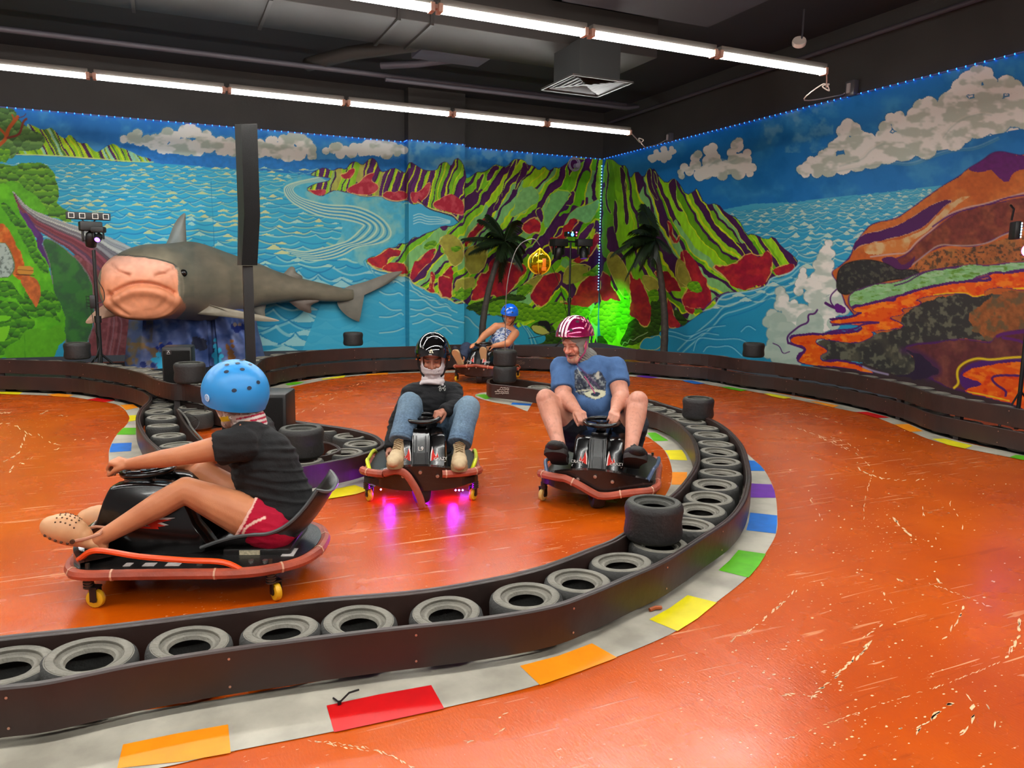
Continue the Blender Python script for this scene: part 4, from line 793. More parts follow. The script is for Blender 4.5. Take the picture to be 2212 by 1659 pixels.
def paint_right(m):
    allI = m.all
    m.put(allI, '#1a74b8'); m.mottle(allI, '#3f8fc0', 46, .48, 5, .7); m.mottle(allI, '#0c66a8', 36, .5, 5, .6, 60); I = allI[(m.x > 1650) & (m.x < 1800) & (m.y < 330)]; m.mottle(I, '#7aaabf', 20, .5, 5, .5, 63)
    # clouds
    m.circles([(1404, 341, 6), (1409, 345, 6), (1417, 336, 7), (1417, 328, 6), (1425, 338, 9), (1434, 322, 7), (1436, 332, 9), (1450, 320, 5), (1451, 328, 7), (1456, 327, 5), (1434, 344, 8), (1444, 338, 8), (1412, 341, 8)], '#d2d2c8', None)
    m.circles([(1470, 372, 7), (1478, 362, 9), (1472, 380, 7), (1490, 370, 10), (1501, 342, 10), (1508, 334, 9), (1502, 356, 12), (1512, 378, 13), (1530, 325, 11), (1540, 318, 10), (1538, 334, 13), (1548, 340, 9), (1530, 350, 14), (1552, 352, 10), (1545, 368, 14), (1580, 330, 10), (1592, 315, 14), (1596, 306, 9), (1586, 345, 14), (1600, 345, 14), (1614, 330, 9), (1612, 345, 12), (1624, 362, 10), (1620, 375, 8), (1570, 362, 16), (1595, 372, 16), (1560, 378, 12), (1525, 372, 16), (1605, 360, 16)], '#deded4', '#2a6ea0', 2, '#a2b0a0')
    m.fill([(1760, 368), (1800, 335), (1850, 325), (1950, 268), (2060, 212), (2130, 185), (2212, 190), (2300, 190), (2300, 270), (2212, 275), (2000, 325), (1850, 362)], '#e0e0d8', 1)
    m.circles([(1730, 366, 10), (1745, 362, 14), (1752, 348, 10), (1768, 350, 14), (1778, 336, 12), (1790, 335, 16), (1800, 318, 12), (1812, 312, 14), (1822, 300, 14), (1820, 284, 14), (1832, 272, 16), (1845, 280, 16), (1855, 295, 16), (1870, 300, 14), (1880, 300, 12), (1905, 295, 14), (1912, 275, 14), (1924, 256, 12), (1942, 252, 12), (1940, 270, 14), (1955, 275, 10), (1965, 262, 14), (1975, 248, 16), (1990, 232, 18), (2008, 226, 18), (2020, 242, 16), (2040, 240, 18), (2058, 205, 14), (2075, 190, 20), (2095, 178, 26), (2112, 160, 20), (2130, 160, 16), (2140, 180, 16), (2125, 205, 20), (2150, 205, 18), (2160, 190, 14), (2175, 182, 20), (2192, 190, 18), (2200, 210, 20), (2230, 210, 30), (2260, 180, 40),
               (1765, 372, 12), (1790, 365, 18), (1820, 355, 22), (1850, 345, 26), (1880, 335, 30), (1915, 320, 34), (1950, 315, 34), (1990, 300, 38), (2030, 285, 40), (2070, 270, 42), (2110, 255, 44), (2150, 250, 40), (2190, 240, 34), (2220, 240, 40), (1990, 270, 36), (2060, 230, 36), (1850, 320, 28), (2000, 320, 24), (2060, 300, 26), (1740, 374, 10)], '#e0e0d8', '#2a6ea0', 2.5, '#a8b6a6')
    for L in (D_((1000, 780), (1160, 750), (1360, 720), (1500, 740), (1640, 680), (1780, 640), (1900, 640), (2050, 570)), D_((1050, 740), (1200, 700), (1240, 640), (1330, 600)), D_((1700, 560), (1760, 480), (1900, 410), (2000, 420)), D_((230, 740), (290, 700), (360, 720), (400, 700))): m.line(L, '#cfcfc0', 2.2, soft=1.5, a=.5); m.line([(a + 2, b + 4) for a, b in L], '#93a89c', 3, soft=1.5, a=.4)
    # sea
    sea = D_((-100, 1040), (340, 1022), (540, 985), (760, 980), (900, 960), (1100, 940), (1330, 915), (1560, 890), (1700, 870), (1750, 1300), (1500, 2100), (-500, 2100))
    I = m.inside(sea, 1.2); m.put(I, '#2f9abf'); m.put(I, '#2189ae', np.clip((m.y[I] - 560) / 150, 0, 1)); m.put(I, '#55acc4', np.clip((480 - m.y[I]) / 40, 0, 1) * .6)
    m.swell(1540, 2060, 462, 660, -.115, '#177fae', '#b4cfc0', 14, 6.5, 20, 22, 60, None, .7)
    # green range, right half
    big = K_((780, 330), (900, 320), (960, 380), (1020, 430), (1130, 430), (1180, 660), (1290, 500), (1400, 640), (1500, 460), (1540, 500), (1570, 480), (1640, 600), (1760, 720), (1880, 625), (1960, 700), (2080, 910), (2212, 840)) + D_((160, 890), (210, 1000), (290, 985), (340, 1050), (420, 1080), (470, 1190), (510, 1175), (600, 1220), (640, 1190), (690, 1260), (760, 1310), (800, 1360), (740, 1410), (690, 1450), (620, 1440), (600, 1500), (520, 1520), (440, 1540), (360, 1540), (300, 1560), (270, 1640), (200, 1660)) + C_((2000, 1440), (1920, 1500), (1830, 1500), (1700, 1560), (1630, 1570), (1590, 1700), (1280, 1700), (1270, 1000), (1290, 500))
    I = m.fill(big, '#7cbc1c', 1.2, it=1, edge='#3a1440', ew=1.5)
    fan = lambda x, y: (x - 1302) - .42 * (y - 345) * np.clip((x - 1302) / 180, 0, 1.6)
    m.cliffs(I, 21, 0, ['#84c41a', '#5fa814', '#441648', '#7cb86c', '#441648', '#8fcc1c', '#5f9c12', '#441648', '#74b41c'], 57, 7, fan=fan, ydep=.5, dkw=.2)
    for P in (K_((1040, 430), (1120, 560), (1100, 760), (1140, 1000), (1170, 1250), (1160, 1370), (1110, 1360), (1090, 1000), (1050, 700), (1020, 480)), K_((1440, 560), (1500, 460), (1530, 520), (1520, 700), (1600, 900), (1640, 980), (1590, 960), (1480, 780)), K_((1560, 490), (1620, 600), (1620, 760), (1580, 660)), K_((1800, 700), (1880, 630), (1920, 660), (1920, 860), (1940, 1060), (2060, 1160), (1960, 1160), (1880, 1000), (1810, 800)), K_((940, 960), (980, 1000), (990, 1260), (990, 1450), (950, 1530), (920, 1300)), K_((820, 330), (850, 430), (850, 700), (810, 860), (830, 1060), (900, 1200), (860, 1180), (790, 1060), (800, 800), (830, 600))):
        m.fill(P, '#42163f', 1.5, edge='#a8cc50', ew=1.2)
    reds = [K2((1190, 420), (1230, 560), (1290, 620), (1350, 560), (1400, 700), (1460, 800), (1470, 960), (1550, 1150), (1500, 1260), (1440, 1350), (1340, 1290), (1280, 1170), (1190, 1160), (1200, 800), (1180, 560)), K2((1560, 450), (1700, 440), (1780, 480), (1960, 640), (2000, 780), (1880, 740), (1760, 790), (1740, 600), (1620, 540)), K2((1770, 840), (1840, 1000), (1900, 1160), (2000, 1290), (1900, 1360), (1790, 1340)), K2((2040, 820), (2090, 740), (2150, 700), (2212, 760), (2212, 1140), (2080, 1100), (2040, 960)), K2((1980, 170), (2100, 100), (2110, 230), (2200, 370), (2060, 340)),
            D_((240, 1370), (380, 1380), (480, 1290), (560, 1320), (620, 1270), (640, 1400), (580, 1500), (480, 1530), (380, 1500), (330, 1440)), D_((60, 1280), (110, 1290), (200, 1440), (250, 1540), (250, 1640), (80, 1640), (60, 1560), (150, 1530)), D_((640, 1400), (700, 1370), (790, 1370), (720, 1430), (660, 1440)), K_((1840, 1659), (1800, 1400), (1780, 1300), (1840, 1340), (1880, 1560), (1920, 1640), (1980, 1500), (1960, 1659)),
            K2((720, 430), (860, 520), (880, 680), (1000, 820), (1050, 920), (960, 900), (880, 880), (800, 980), (715, 910))]
    for P in (K2((800, 280), (880, 120), (1000, 200), (1100, 330), (1210, 620), (1160, 900), (1040, 820), (900, 520)), K2((1370, 500), (1560, 540), (1660, 640), (1600, 820), (1480, 760), (1420, 700)), K2((1940, 230), (2050, 280), (2200, 400), (2212, 640), (2100, 700), (1960, 700), (1900, 480)), D_((40, 1360), (130, 1380), (190, 1480), (110, 1520), (40, 1460))): m.fill(P, '#9c9436', 2.5, edge='#cfc060', ew=1.2, tex=.12)
    for P in reds: m.fill(P, '#93142c', 5.0, 1, col2='#a8242a', ts=12, edge='#d8a858', ew=1.5, tex=.15)
    for P in (K2((700, 880), (820, 940), (880, 870), (950, 920), (1180, 940), (1200, 1240), (1100, 1420), (1030, 1420), (1000, 1300), (960, 1480), (900, 1620), (780, 1480), (690, 1520)), K2((1090, 700), (1150, 780), (1180, 940), (1080, 850)), K2((1470, 770), (1640, 730), (1640, 900), (1550, 980), (1480, 880)), D_((90, 1480), (180, 1470), (200, 1540), (110, 1540))): I = m.fill(P, '#5c9a10', 3); m.bush(I, '#62a012', '#3a7410', 9, '#8cc01c')
    for P in (K2((1480, 920), (1620, 930), (1680, 860), (1680, 1480), (1560, 1480), (1480, 1500), (1300, 1600), (1060, 1659), (1020, 1560), (1100, 1440), (1210, 1220), (1290, 1180), (1360, 1350), (1480, 1360), (1540, 1160)), K2((1870, 1080), (1960, 1060), (2080, 1200), (2100, 1260), (2040, 1330), (1960, 1260)), K2((600, 1500), (760, 1480), (880, 1659), (600, 1659))): I = m.fill(P, '#26400e', 3); m.bush(I, '#2b4812', '#15280a', 9, '#43681a')
    m.line(K2((1050, 1659), (1100, 1560), (1150, 1610), (1180, 1520), (1240, 1560), (1300, 1500), (1400, 1460), (1470, 1420)), '#a8bc8c', 1.4)
    I = m.fill(K2((1340, 1700), (1350, 1600), (1440, 1500), (1540, 1520), (1590, 1480), (1680, 1470), (1680, 1700)), '#2090ae', 1, edge='#c8c468', ew=1.8)
    m.fill(K2((1260, 690 - 0), (1261, 691), (1262, 690)), '#2090ae', 0, it=0)
    m.line(D_((800, 1370), (740, 1430), (620, 1450), (600, 1510), (480, 1540), (360, 1550), (300, 1580), (270, 1640), (200, 1659)), '#a8cfd0', 3, soft=1.2); m.line(D_((200, 1655), (250, 1600), (300, 1560), (360, 1540)), '#5c2c6c', 2.5)
    for k in range(4): m.line([(a - 1 * k, b + 9 * (k + 1)) for a, b in D_((800, 1370), (740, 1430), (620, 1470), (560, 1530), (420, 1580), (330, 1600), (270, 1680), (120, 1800), (40, 1880))], '#a4d0d0' if k % 2 == 0 else '#1279ac', 2.6, soft=1.2, a=.8)
    for L in (T(1440, 700, .18083, ((0, 80), (120, 100), (260, 160), (400, 100), (520, 40), (700, 20))), T(1440, 700, .18083, ((0, 130), (140, 160), (260, 210), (380, 150), (440, 100), (620, 130))), T(1440, 700, .18083, ((320, 320), (360, 180), (430, 160), (620, 190), (840, 170), (940, 210))), T(1440, 700, .18083, ((440, 330), (490, 260), (600, 280), (760, 250), (900, 380))), T(1440, 700, .18083, ((890, 90), (970, 10), (1060, 70)))):
        m.line([(a, b - 2) for a, b in L], '#0f74a4', 2.8, soft=1.2, a=.8); m.line(L, '#9ccfd6', 2, soft=1, a=.8)
    # steam column
    st = [(1790, 525, 8), (1785, 540, 10), (1794, 548, 10), (1778, 545, 8), (1780, 560, 16), (1790, 572, 12), (1768, 572, 12), (1780, 590, 20), (1765, 600, 14), (1795, 595, 14), (1735, 585, 7), (1734, 598, 10), (1730, 612, 12), (1750, 615, 14), (1725, 628, 10), (1750, 640, 14), (1775, 620, 22), (1800, 620, 18), (1815, 640, 20), (1800, 660, 24), (1770, 660, 24), (1685, 630, 11), (1690, 645, 14), (1684, 660, 12), (1700, 665, 14), (1715, 655, 8), (1668, 680, 12), (1660, 695, 12), (1680, 695, 20), (1705, 690, 22), (1730, 680, 24), (1750, 700, 30), (1780, 690, 26), (1820, 665, 16), (1672, 720, 16), (1700, 720, 26), (1730, 730, 28), (1760, 730, 24), (1690, 750, 22), (1700, 770, 20), (1720, 765, 24), (1670, 745, 14), (1660, 760, 14), (1716, 780, 16), (1740, 760, 20), (1800, 700, 14), (1680, 770, 16)]
    m.circles(st, '#e2e0d6', '#8f9c96', 1.5, '#a9baac'); I = m.circles([c for c in st if c[1] > 690], '#aebfb0', None, 1, '#9db2a4')
    # lava mountain
    m.fill(D_((2400, 600), (2212, 690), (2150, 680), (2070, 660), (2010, 670), (1950, 720), (1860, 770), (1820, 810), (1700, 880), (1600, 950), (1480, 1040), (1400, 1090), (1260, 1110), (1200, 1180), (1150, 1240), (1130, 1320), (1050, 1390), (1000, 1420), (1050, 1480), (1120, 1700), (1900, 2200), (2400, 2200)), '#b45a22', 1.5, col2='#c06a2c', ts=40, edge='#4a1858', ew=2.5, tex=.1)
    m.fill(E_((590, 790), (1000, 800), (1700, 700), (2400, 700), (2400, 1400), (1500, 1300), (600, 1000)), '#37292b', 2)
    m.fill(D_((1850, 770), (1950, 720), (2010, 670), (2070, 660), (2150, 680), (2212, 690), (2400, 640), (2400, 800), (2212, 770), (2150, 790), (2110, 860), (2050, 820), (2000, 770), (1960, 790), (1900, 790)), '#5e1462', 2, tex=.12)
    m.fill(D_((1150, 1230), (1200, 1180), (1300, 1160), (1440, 1120), (1560, 1040), (1680, 970), (1780, 960), (1700, 1010), (1640, 1080), (1560, 1150), (1440, 1190), (1300, 1220), (1180, 1250), (1140, 1290)), '#4a1454', 2, edge='#b8907c', ew=1.2)
    m.fill(D_((1210, 1240), (1400, 1220), (1560, 1170), (1640, 1100), (1700, 1020), (1800, 950), (1900, 930), (1780, 1000), (1700, 1080), (1600, 1170), (1500, 1220), (1480, 1290), (1380, 1290), (1250, 1310), (1210, 1290)), '#c8a878', 2.5, col2='#c47838', ts=20)
    m.line(D_((1250, 1320), (1400, 1300), (1480, 1300), (1540, 1220), (1640, 1150), (1720, 1060), (1850, 1010), (1960, 990), (2060, 960), (2212, 920)), '#b89c98', 3, soft=1.2); m.line(D_((1640, 1130), (1740, 1060), (1860, 1020), (2000, 990), (2100, 950), (2212, 935)), '#5a2260', 3.5)
    I = m.fill(D_((1380, 1340), (1480, 1310), (1560, 1220), (1680, 1130), (1780, 1050), (1900, 1015), (2060, 980), (2212, 950), (2400, 940), (2400, 1120), (2212, 1120), (2100, 1170), (1980, 1230), (1880, 1260), (1740, 1240), (1620, 1280), (1520, 1360), (1440, 1400)), '#6e3028', 2, col2='#80402c', ts=30, edge='#4a1858', ew=2, tex=.2)
    m.line(D_((1500, 1380), (1600, 1300), (1680, 1240), (1780, 1250), (1900, 1250), (2000, 1230), (2080, 1180), (2212, 1150)), '#a89490', 2.6, soft=1.2)
    m.fill(D_((1300, 1330), (1400, 1310), (1440, 1380), (1480, 1360), (1540, 1300), (1500, 1400), (1420, 1410), (1380, 1390)), '#4e1a50', 2)
    I = m.fill(D_((1480, 1420), (1560, 1340), (1680, 1270), (1860, 1270), (2000, 1240), (2120, 1190), (2400, 1180), (2400, 1340), (2100, 1350), (1900, 1370), (1760, 1400), (1600, 1430)), '#9a5a2c', 2, col2='#ac6430', ts=24, tex=.15); m.mottle(I, '#3a3028', 5, .52, 9, .8, 91); m.mottle(I, '#a8783c', 26, .5, 5, .4, 92)
    I = m.fill(D_((1040, 1470), (1050, 1400), (1100, 1360), (1200, 1340), (1280, 1345), (1360, 1370), (1420, 1410), (1500, 1400), (1560, 1420), (1540, 1450), (1380, 1460), (1240, 1500), (1140, 1540), (1090, 1560), (1040, 1530)), '#2b2a2a', 2.5, edge='#141214', ew=2.2); m.mottle(I, '#5c5a48', 7, .52, 8, .6, 93)
    # green river
    gr = D_((1110, 1560), (1200, 1520), (1300, 1490), (1400, 1490), (1500, 1450), (1600, 1410), (1760, 1400), (1860, 1370), (2000, 1380), (2100, 1360), (2400, 1350), (2400, 1395), (2200, 1390), (2060, 1420), (1940, 1430), (1880, 1470), (1740, 1490), (1640, 1500), (1540, 1540), (1400, 1560), (1280, 1600), (1180, 1640), (1120, 1640))
    I = m.fill(gr, '#7fb274', 2, edge='#5a3068', ew=3, tex=.1); m.mottle(I, '#5a8a28', 12, .58, 7, .9, 95, .3); m.mottle(I, '#a8c8a0', 16, .55, 7, .6, 96, .35)
    m.line(D_((1400, 1500), (1480, 1480), (1540, 1440), (1620, 1405), (1800, 1380)), '#4a1e5c', 3); m.line(D_((1180, 1645), (1300, 1600), (1440, 1570), (1560, 1545), (1660, 1510), (1800, 1500), (1940, 1450), (2060, 1430), (2212, 1400)), '#5a2268', 5)
    # charcoal rock field and brown slopes
    I = m.fill(E_((1300, 460), (1500, 330), (1700, 290), (1800, 270), (1940, 300), (2400, 240), (2400, 620), (2212, 540), (2060, 590), (1980, 640), (1780, 600), (1560, 640), (1340, 660), (1400, 720), (1460, 880), (1420, 900), (1240, 860), (1050, 780), (900, 770), (740, 760), (690, 640), (780, 600), (1000, 640), (1150, 560), (1350, 540)), '#33312f', 3); m.mottle(I, '#7a7a60', 9, .53, 8, .6, 97); m.mottle(I, '#66604a', 45, .5, 6, .5, 98)
    I = m.fill(E_((1960, 320), (2100, 260), (2400, 220), (2400, 560), (2212, 540), (2060, 590), (1990, 640), (1900, 590), (1820, 500), (1800, 420), (1880, 370)), '#8a5028', 8, tex=.2); m.mottle(I, '#55503c', 12, .5, 6, .7, 99)
    # lava river
    lv = E_((2400, 90), (2212, 120), (2100, 140), (1950, 140), (1990, 190), (1900, 200), (1780, 200), (1600, 230), (1460, 260), (1380, 290), (1290, 310), (1290, 340), (1200, 340), (1100, 360), (970, 390), (990, 410), (1060, 420), (960, 460), (810, 480), (830, 500), (1000, 500), (1060, 530), (1000, 570), (760, 580), (560, 590), (520, 620), (560, 650), (630, 660), (640, 700), (590, 740), (580, 780), (720, 800), (860, 810), (980, 820), (1060, 850), (1140, 855), (1010, 800), (900, 770), (800, 780), (740, 760), (740, 720), (800, 700), (760, 670), (700, 640), (720, 600), (840, 620), (1000, 640), (1080, 610), (1130, 580), (1100, 550), (1250, 540), (1350, 520), (1310, 490), (1220, 450), (1350, 430), (1320, 390), (1400, 380), (1460, 360), (1470, 340), (1420, 330), (1500, 300), (1700, 280), (1800, 280), (1850, 310), (1920, 290), (1930, 250), (2050, 230), (2212, 260), (2400, 240))
    m.fill([(a - 4, b - 5) for a, b in lv], '#4e1660', 2.5, it=1)
    I = m.fill(lv, '#dc560c', 1.5, it=1, edge='#4e1660', ew=2); m.mottle(I, '#e88018', 16, .5, 7, .9, 101, .6); m.mottle(I, '#cf320a', 12, .6, 8, .8, 102, .6)
    m.line(E_((1560, 290), (1700, 275), (1800, 275), (1850, 308), (1920, 290)), '#e0b414', 2.6); m.line(E_((2140, 245), (2300, 240)), '#e0c014', 3)
    m.line(E_((1050, 810), (1120, 840), (1230, 865)), '#9c8fae', 4, soft=1.5)
    # purple tangle at the steam
    for L, w in ((E_((510, 640), (500, 590), (560, 540), (600, 510), (660, 490), (650, 430), (700, 430), (720, 400)), 4), (E_((780, 350), (830, 380), (900, 400)), 6), (E_((860, 250), (810, 300), (820, 360), (880, 400), (900, 420)), 3), (E_((400, 640), (450, 660), (470, 720), (520, 700)), 2), (E_((520, 640), (640, 680), (620, 700), (580, 760)), 5), (E_((760, 580), (840, 545), (1000, 540), (1040, 500), (1200, 490), (1060, 485), (830, 510)), 4)): m.line(L, '#4e1a60', w)
    m.circles([(1813, 668, 9), (1820, 670, 7), (1808, 662, 6)], '#5c1470')
    # lower right: plum slope and lava pool
    I = m.fill(E_((1340, 680), (1420, 650), (1560, 640), (1780, 610), (1980, 650), (2010, 590), (2100, 560), (2400, 530), (2400, 1100), (1700, 970), (1560, 900), (1520, 880), (1600, 850), (1480, 730)), '#5a2a2c', 3, col2='#6e3a32', ts=30, edge='#4a1858', ew=4, tex=.15)
    m.line(E_((2020, 590), (2060, 570), (2400, 540)), '#561a62', 7); m.line(E_((2060, 600), (2180, 620), (2212, 640)), '#561a62', 6); m.line(E_((1340, 690), (1420, 700), (1500, 740), (1580, 800), (1600, 850), (1520, 890)), '#42204c', 12, soft=6, a=.8)
    I = m.fill(E_((1230, 860), (1400, 880), (1440, 760), (1340, 680), (1480, 730), (1560, 800), (1600, 860), (1520, 890), (1440, 910)), '#2c1e34', 5)
    m.fill([(2078, 838), (2070, 815), (2083, 792), (2110, 780), (2150, 776), (2200, 772), (2300, 770), (2300, 905), (2200, 872), (2150, 862), (2110, 850)], '#4a1c62', 1)
    m.line([(2061, 838), (2072, 828), (2067, 812), (2069, 795), (2085, 782), (2105, 775), (2118, 774), (2140, 778), (2190, 771), (2300, 770)], '#d8b818', 5, soft=1)
    I = m.fill([(2080, 806), (2100, 796), (2140, 788), (2185, 782), (2300, 780), (2300, 930), (2200, 875), (2140, 860), (2078, 846), (2095, 838), (2125, 832), (2110, 822), (2080, 815)], '#dc5208', 1.5, edge='#4e1660'); m.mottle(I, '#e87a14', 20, .5, 7, .8, 105, .5); m.mottle(I, '#c82c0a', 16, .58, 8, .8, 106, .6)
    m.line([(2300, 812), (2212, 812), (2160, 810), (2140, 815), (2150, 830), (2175, 845), (2172, 855)], '#4e1a5e', 5); m.line([(2090, 846), (2140, 856), (2180, 866)], '#d8b020', 3)
def painted_wall(name, o, ux, nu, uz, nz, painter, parent=None):
    # grid of vertices coloured by the painter; o origin, ux along the wall, uz up
    o, ux, uz = Vector(o), Vector(ux), Vector(uz)
    a, b = np.meshgrid(np.linspace(0, 1, nu), np.linspace(0, 1, nz), indexing='ij')
    a, b = a.ravel(), b.ravel()
    co = np.array(o)[None] + a[:, None] * np.array(ux)[None] + b[:, None] * np.array(uz)[None]
    q = (co - np.array([0, 0, H])) @ M.T
    px, py = 1106 + FPX * q[:, 0] / q[:, 2], 829.5 + FPX * q[:, 1] / q[:, 2]
    bad = q[:, 2] < 0.5; px[bad] = 4000; py[bad] = 900
    m = Mural(px, py); painter(m)
    c = np.clip(m.c, 0, 1); c = np.where(c <= .04045, c / 12.92, ((c + .055) / 1.055) ** 2.4)
    me = bpy.data.meshes.new(name); me.vertices.add(len(co)); me.vertices.foreach_set('co', co.astype(np.float32).ravel())
    i, j = np.meshgrid(np.arange(nu - 1), np.arange(nz - 1), indexing='ij'); i, j = i.ravel(), j.ravel()
    f = np.stack([i * nz + j, (i + 1) * nz + j, (i + 1) * nz + j + 1, i * nz + j + 1], 1).astype(np.int32)
    me.loops.add(f.size); me.loops.foreach_set('vertex_index', f.ravel()); me.polygons.add(len(f))
    me.polygons.foreach_set('loop_start', np.arange(0, f.size, 4, dtype=np.int32)); me.update(calc_edges=True)
    at = me.color_attributes.new('paint', 'FLOAT_COLOR', 'POINT')
    at.data.foreach_set('color', np.concatenate([c, np.ones((len(c), 1))], 1).astype(np.float32).ravel())
    me.materials.append(mat_attr('mural_paint', 0.55, 0.25, 0.12, 25)); ob = bpy.data.objects.new(name, me); C.objects.link(ob)
    return structure(ob)
RES = 0.010
XW0 = -4.2
def pw(name, p0, p1, painter, res=RES):
    d = (Vector(p1) - Vector(p0)); return painted_wall(name, (*p0, 0.12), (d.x, d.y, 0), max(2, int(d.length / res)), (0, 0, WZ - .12), int((WZ - .12) / res), painter)
pw('wall_back', (XW0, WY), (PX0, WY), paint_left)
pw('wall_back_recess', (PX0, WY), (PX0, 13.1), paint_left)
pw('wall_back_column', (PX0, 13.1), (PX1, 13.1), paint_left)
pw('wall_back_reveal', (PX1, 13.1), (PX1, WY), paint_left, .05)
pw('wall_back_corner', (PX1, WY), (WX, WY), paint_left)
pw('wall_right', (WX, 3.4), (WX, WY), paint_right, 0.0085)
B = MB(); B.box(((XL + XW0) / 2, WY + .05, WZ / 2), (XW0 - XL, 0.1, WZ)); structure(B.build('wall_back_left_end', mat('plain_green', '#4c8a1c', 0.7)))
# ================================================================== CEILING PARTS
ductM = mat('duct_paint', '#28231f', 0.6, var=0.08, scale=2); pipeM = mat('pipe_paint', '#38343a', 0.6)
e = empty('air_duct', (-0.7, 8.48, 4.0)); tag(e, 'long dark rectangular air duct hanging across the ceiling above the near lights', 'duct')
B = MB(); B.box((0, 0, 0.22), (12.3, 0.95, 0.44), bev=.015); B.build('duct_body', ductM, e)
for k, x in enumerate((-4.2, -2.6, -1.0, 0.55, 1.75, 3.0, 3.35)):
    B = MB(); B.box((x, 0, 0.21), (0.035, 0.99, 0.47)); B.build('duct_joint', ductM, e)
e = empty('air_diffuser', (4.535, 8.08, 3.6)); tag(e, 'square ceiling air diffuser with brown louvres below the duct end', 'vent')
B = MB(); B.box((0, 0, 0.21), (0.52, 0.62, 0.4)); B.build('neck', mat('neck_paint', '#1f1f1d', 0.6), e)
B = MB()
for k in range(6):
    s = 0.37 - k * 0.06; t = 0.012
    for a in range(4):
        X = rot('Z', a * PI / 2); B.add([X @ Vector(p) for p in ((-s, -s * 1.04, 0.0), (s, -s * 1.04, 0.0), (s - .05, -s * 1.04 + .05, 0.018), (-s + .05, -s * 1.04 + .05, 0.018))], [(0, 1, 2, 3)])
B.build('louvre', mat('louvre_brown', '#1c100d', 0.5), e)
B = MB()
for a, b in (((0, -.385), (.78, .02)), ((0, .385), (.78, .02)), ((-.38, 0), (.02, .78)), ((.38, 0), (.02, .78))): B.box((a[0], a[1], 0), (b[0], b[1], .02))
B.build('frame', mat('vent_frame', '#2e2a26', 0.5), e)
def pipe(name, pts, r, label, m=pipeM):
    B = MB(); B.tube(pts, r, 10); return tag(B.build(name, m), label, 'pipe')
pipe('ceiling_pipe', [(-5, 10.7, 4.1), (6.8, 10.7, 4.1)], .035, 'long thin dark pipe running above the far row of tube lights')
pipe('ceiling_pipe', [(2.8, 10.4, 3.98), (6.55, 10.4, 3.98), (6.75, 10.4, 4.02), (6.75, 10.7, 4.1)], .03, 'short dark pipe looping back below the thin ceiling pipe at its right end')
pipe('ceiling_pipe', [(7.75, 12.9, 4.3), (7.75, 3.0, 4.3)], .03, 'dark conduit high on the right wall below the ceiling')
pipe('flexible_duct', [(3.0, 8.95, 4.2), (2.9, 9.5, 4.2), (2.3, 10.2, 4.2), (1.9, 11.0, 4.2)], .09, 'dark flexible duct dropping from the big duct toward the back wall', ductM)
pipe('flexible_duct', [(4.3, 8.97, 4.25), (3.9, 9.6, 4.22), (3.2, 10.3, 4.2), (2.8, 10.6, 4.2)], .05, 'thinner dark flexible duct beside the vent', pipeM)
B = MB(); B.box((3.4, 9.35, 4.3), (0.9, 0.75, 0.4), bev=.01); tag(B.build('duct_box', mat('box_grey', '#35333c', .6)), 'dark boxy duct branch behind the long air duct', 'duct')
B = MB(); B.box((4.9, 5.8, 4.42), (1.9, 3.6, 0.26)); tag(B.build('ceiling_beam', mat('beam', '#302f34', .7)), 'wide dark flat beam on the ceiling above the near tube lights', 'beam')
# security dome
p = gz(1727, 87, 4.2)
e = empty('security_camera', p); tag(e, 'white round dome security camera below the ceiling at upper right', 'camera')
B = MB(); X = rot('Z', .9) @ rot('Y', 2.2); B.lathe([(0.075, 0), (0.082, .02), (0.078, .05), (0.05, .07)], 20, 0, X); B.build('housing', mat('dome_white', '#cfc0b4', .4), e)
B = MB(); B.ball((0, 0, .055), (.052, .052, .045), 10, 0, X); B.build('dome', mat('dome_glass', '#0c0c0e', .05), e)
B = MB(); B.tube([(0.03, 0, 0), (.06, .02, .1), (.06, .02, .36)], .012, 8); B.build('mount', pipeM, e)
# junction boxes and white cords
def jbox(px, lab, s=1.0):
    q = gx(px[0], px[1], WX - .04); e = empty('junction_box', q); tag(e, lab, 'box')
    B = MB(); B.box((0, 0, 0), (.08, .11 * s, .14 * s), bev=.01); B.build('box', mat('clear_box', '#4a4a4e', .25), e)
    B = MB(); B.box((-.045, .01, 0), (.02, .04 * s, .09 * s), bev=.004); B.build('outlet', mat('outlet_grey', '#9a9290', .5), e); return q
jb1 = jbox((1840, 191), 'grey junction box on the right wall above the blue rope light, nearer the camera', 1.3)
jb2 = jbox((1447, 297), 'grey junction box on the right wall close to the room corner')
def cord(name, pts, r, label, col='#c8beb4'):
    B = MB(); B.tube(catmull(pts, 6), r, 6); return tag(B.build(name, mat('cord_' + col[1:], col, .5)), label, 'cord')
a = Vector((rowB[0] + .63, 5.53, LZ)); kn = gy(1785, 188, 5.75)
cord('power_cord', [a, gy(1786, 175, 5.6), kn, kn + Vector((.03, 0, .03)), kn + Vector((-.05, 0, .0)), kn + Vector((.04, 0, -.03)), kn + Vector((-.02, .02, .03)), kn + Vector((.03, .3, -.06)), gx(1812, 206, WX - .15), jb1 + Vector((-.05, .06, -.05))], .006, 'knotted white cord from the near row of lights to the right wall')
a = Vector((rowA[0] + .63, 8.9, LZ)); kn = gy(1383, 308, 9.4)
cord('power_cord', [a, gy(1374, 299, 9.1), kn, kn + Vector((.05, 0, .04)), kn + Vector((-.03, 0, .05)), kn + Vector((.07, 0, -.05)), gy(1398, 317, 10.2), gx(1420, 312, WX - .4), jb2 + Vector((-.05, .05, -.04))], .007, 'looped white cord from the far row of lights to the right wall')
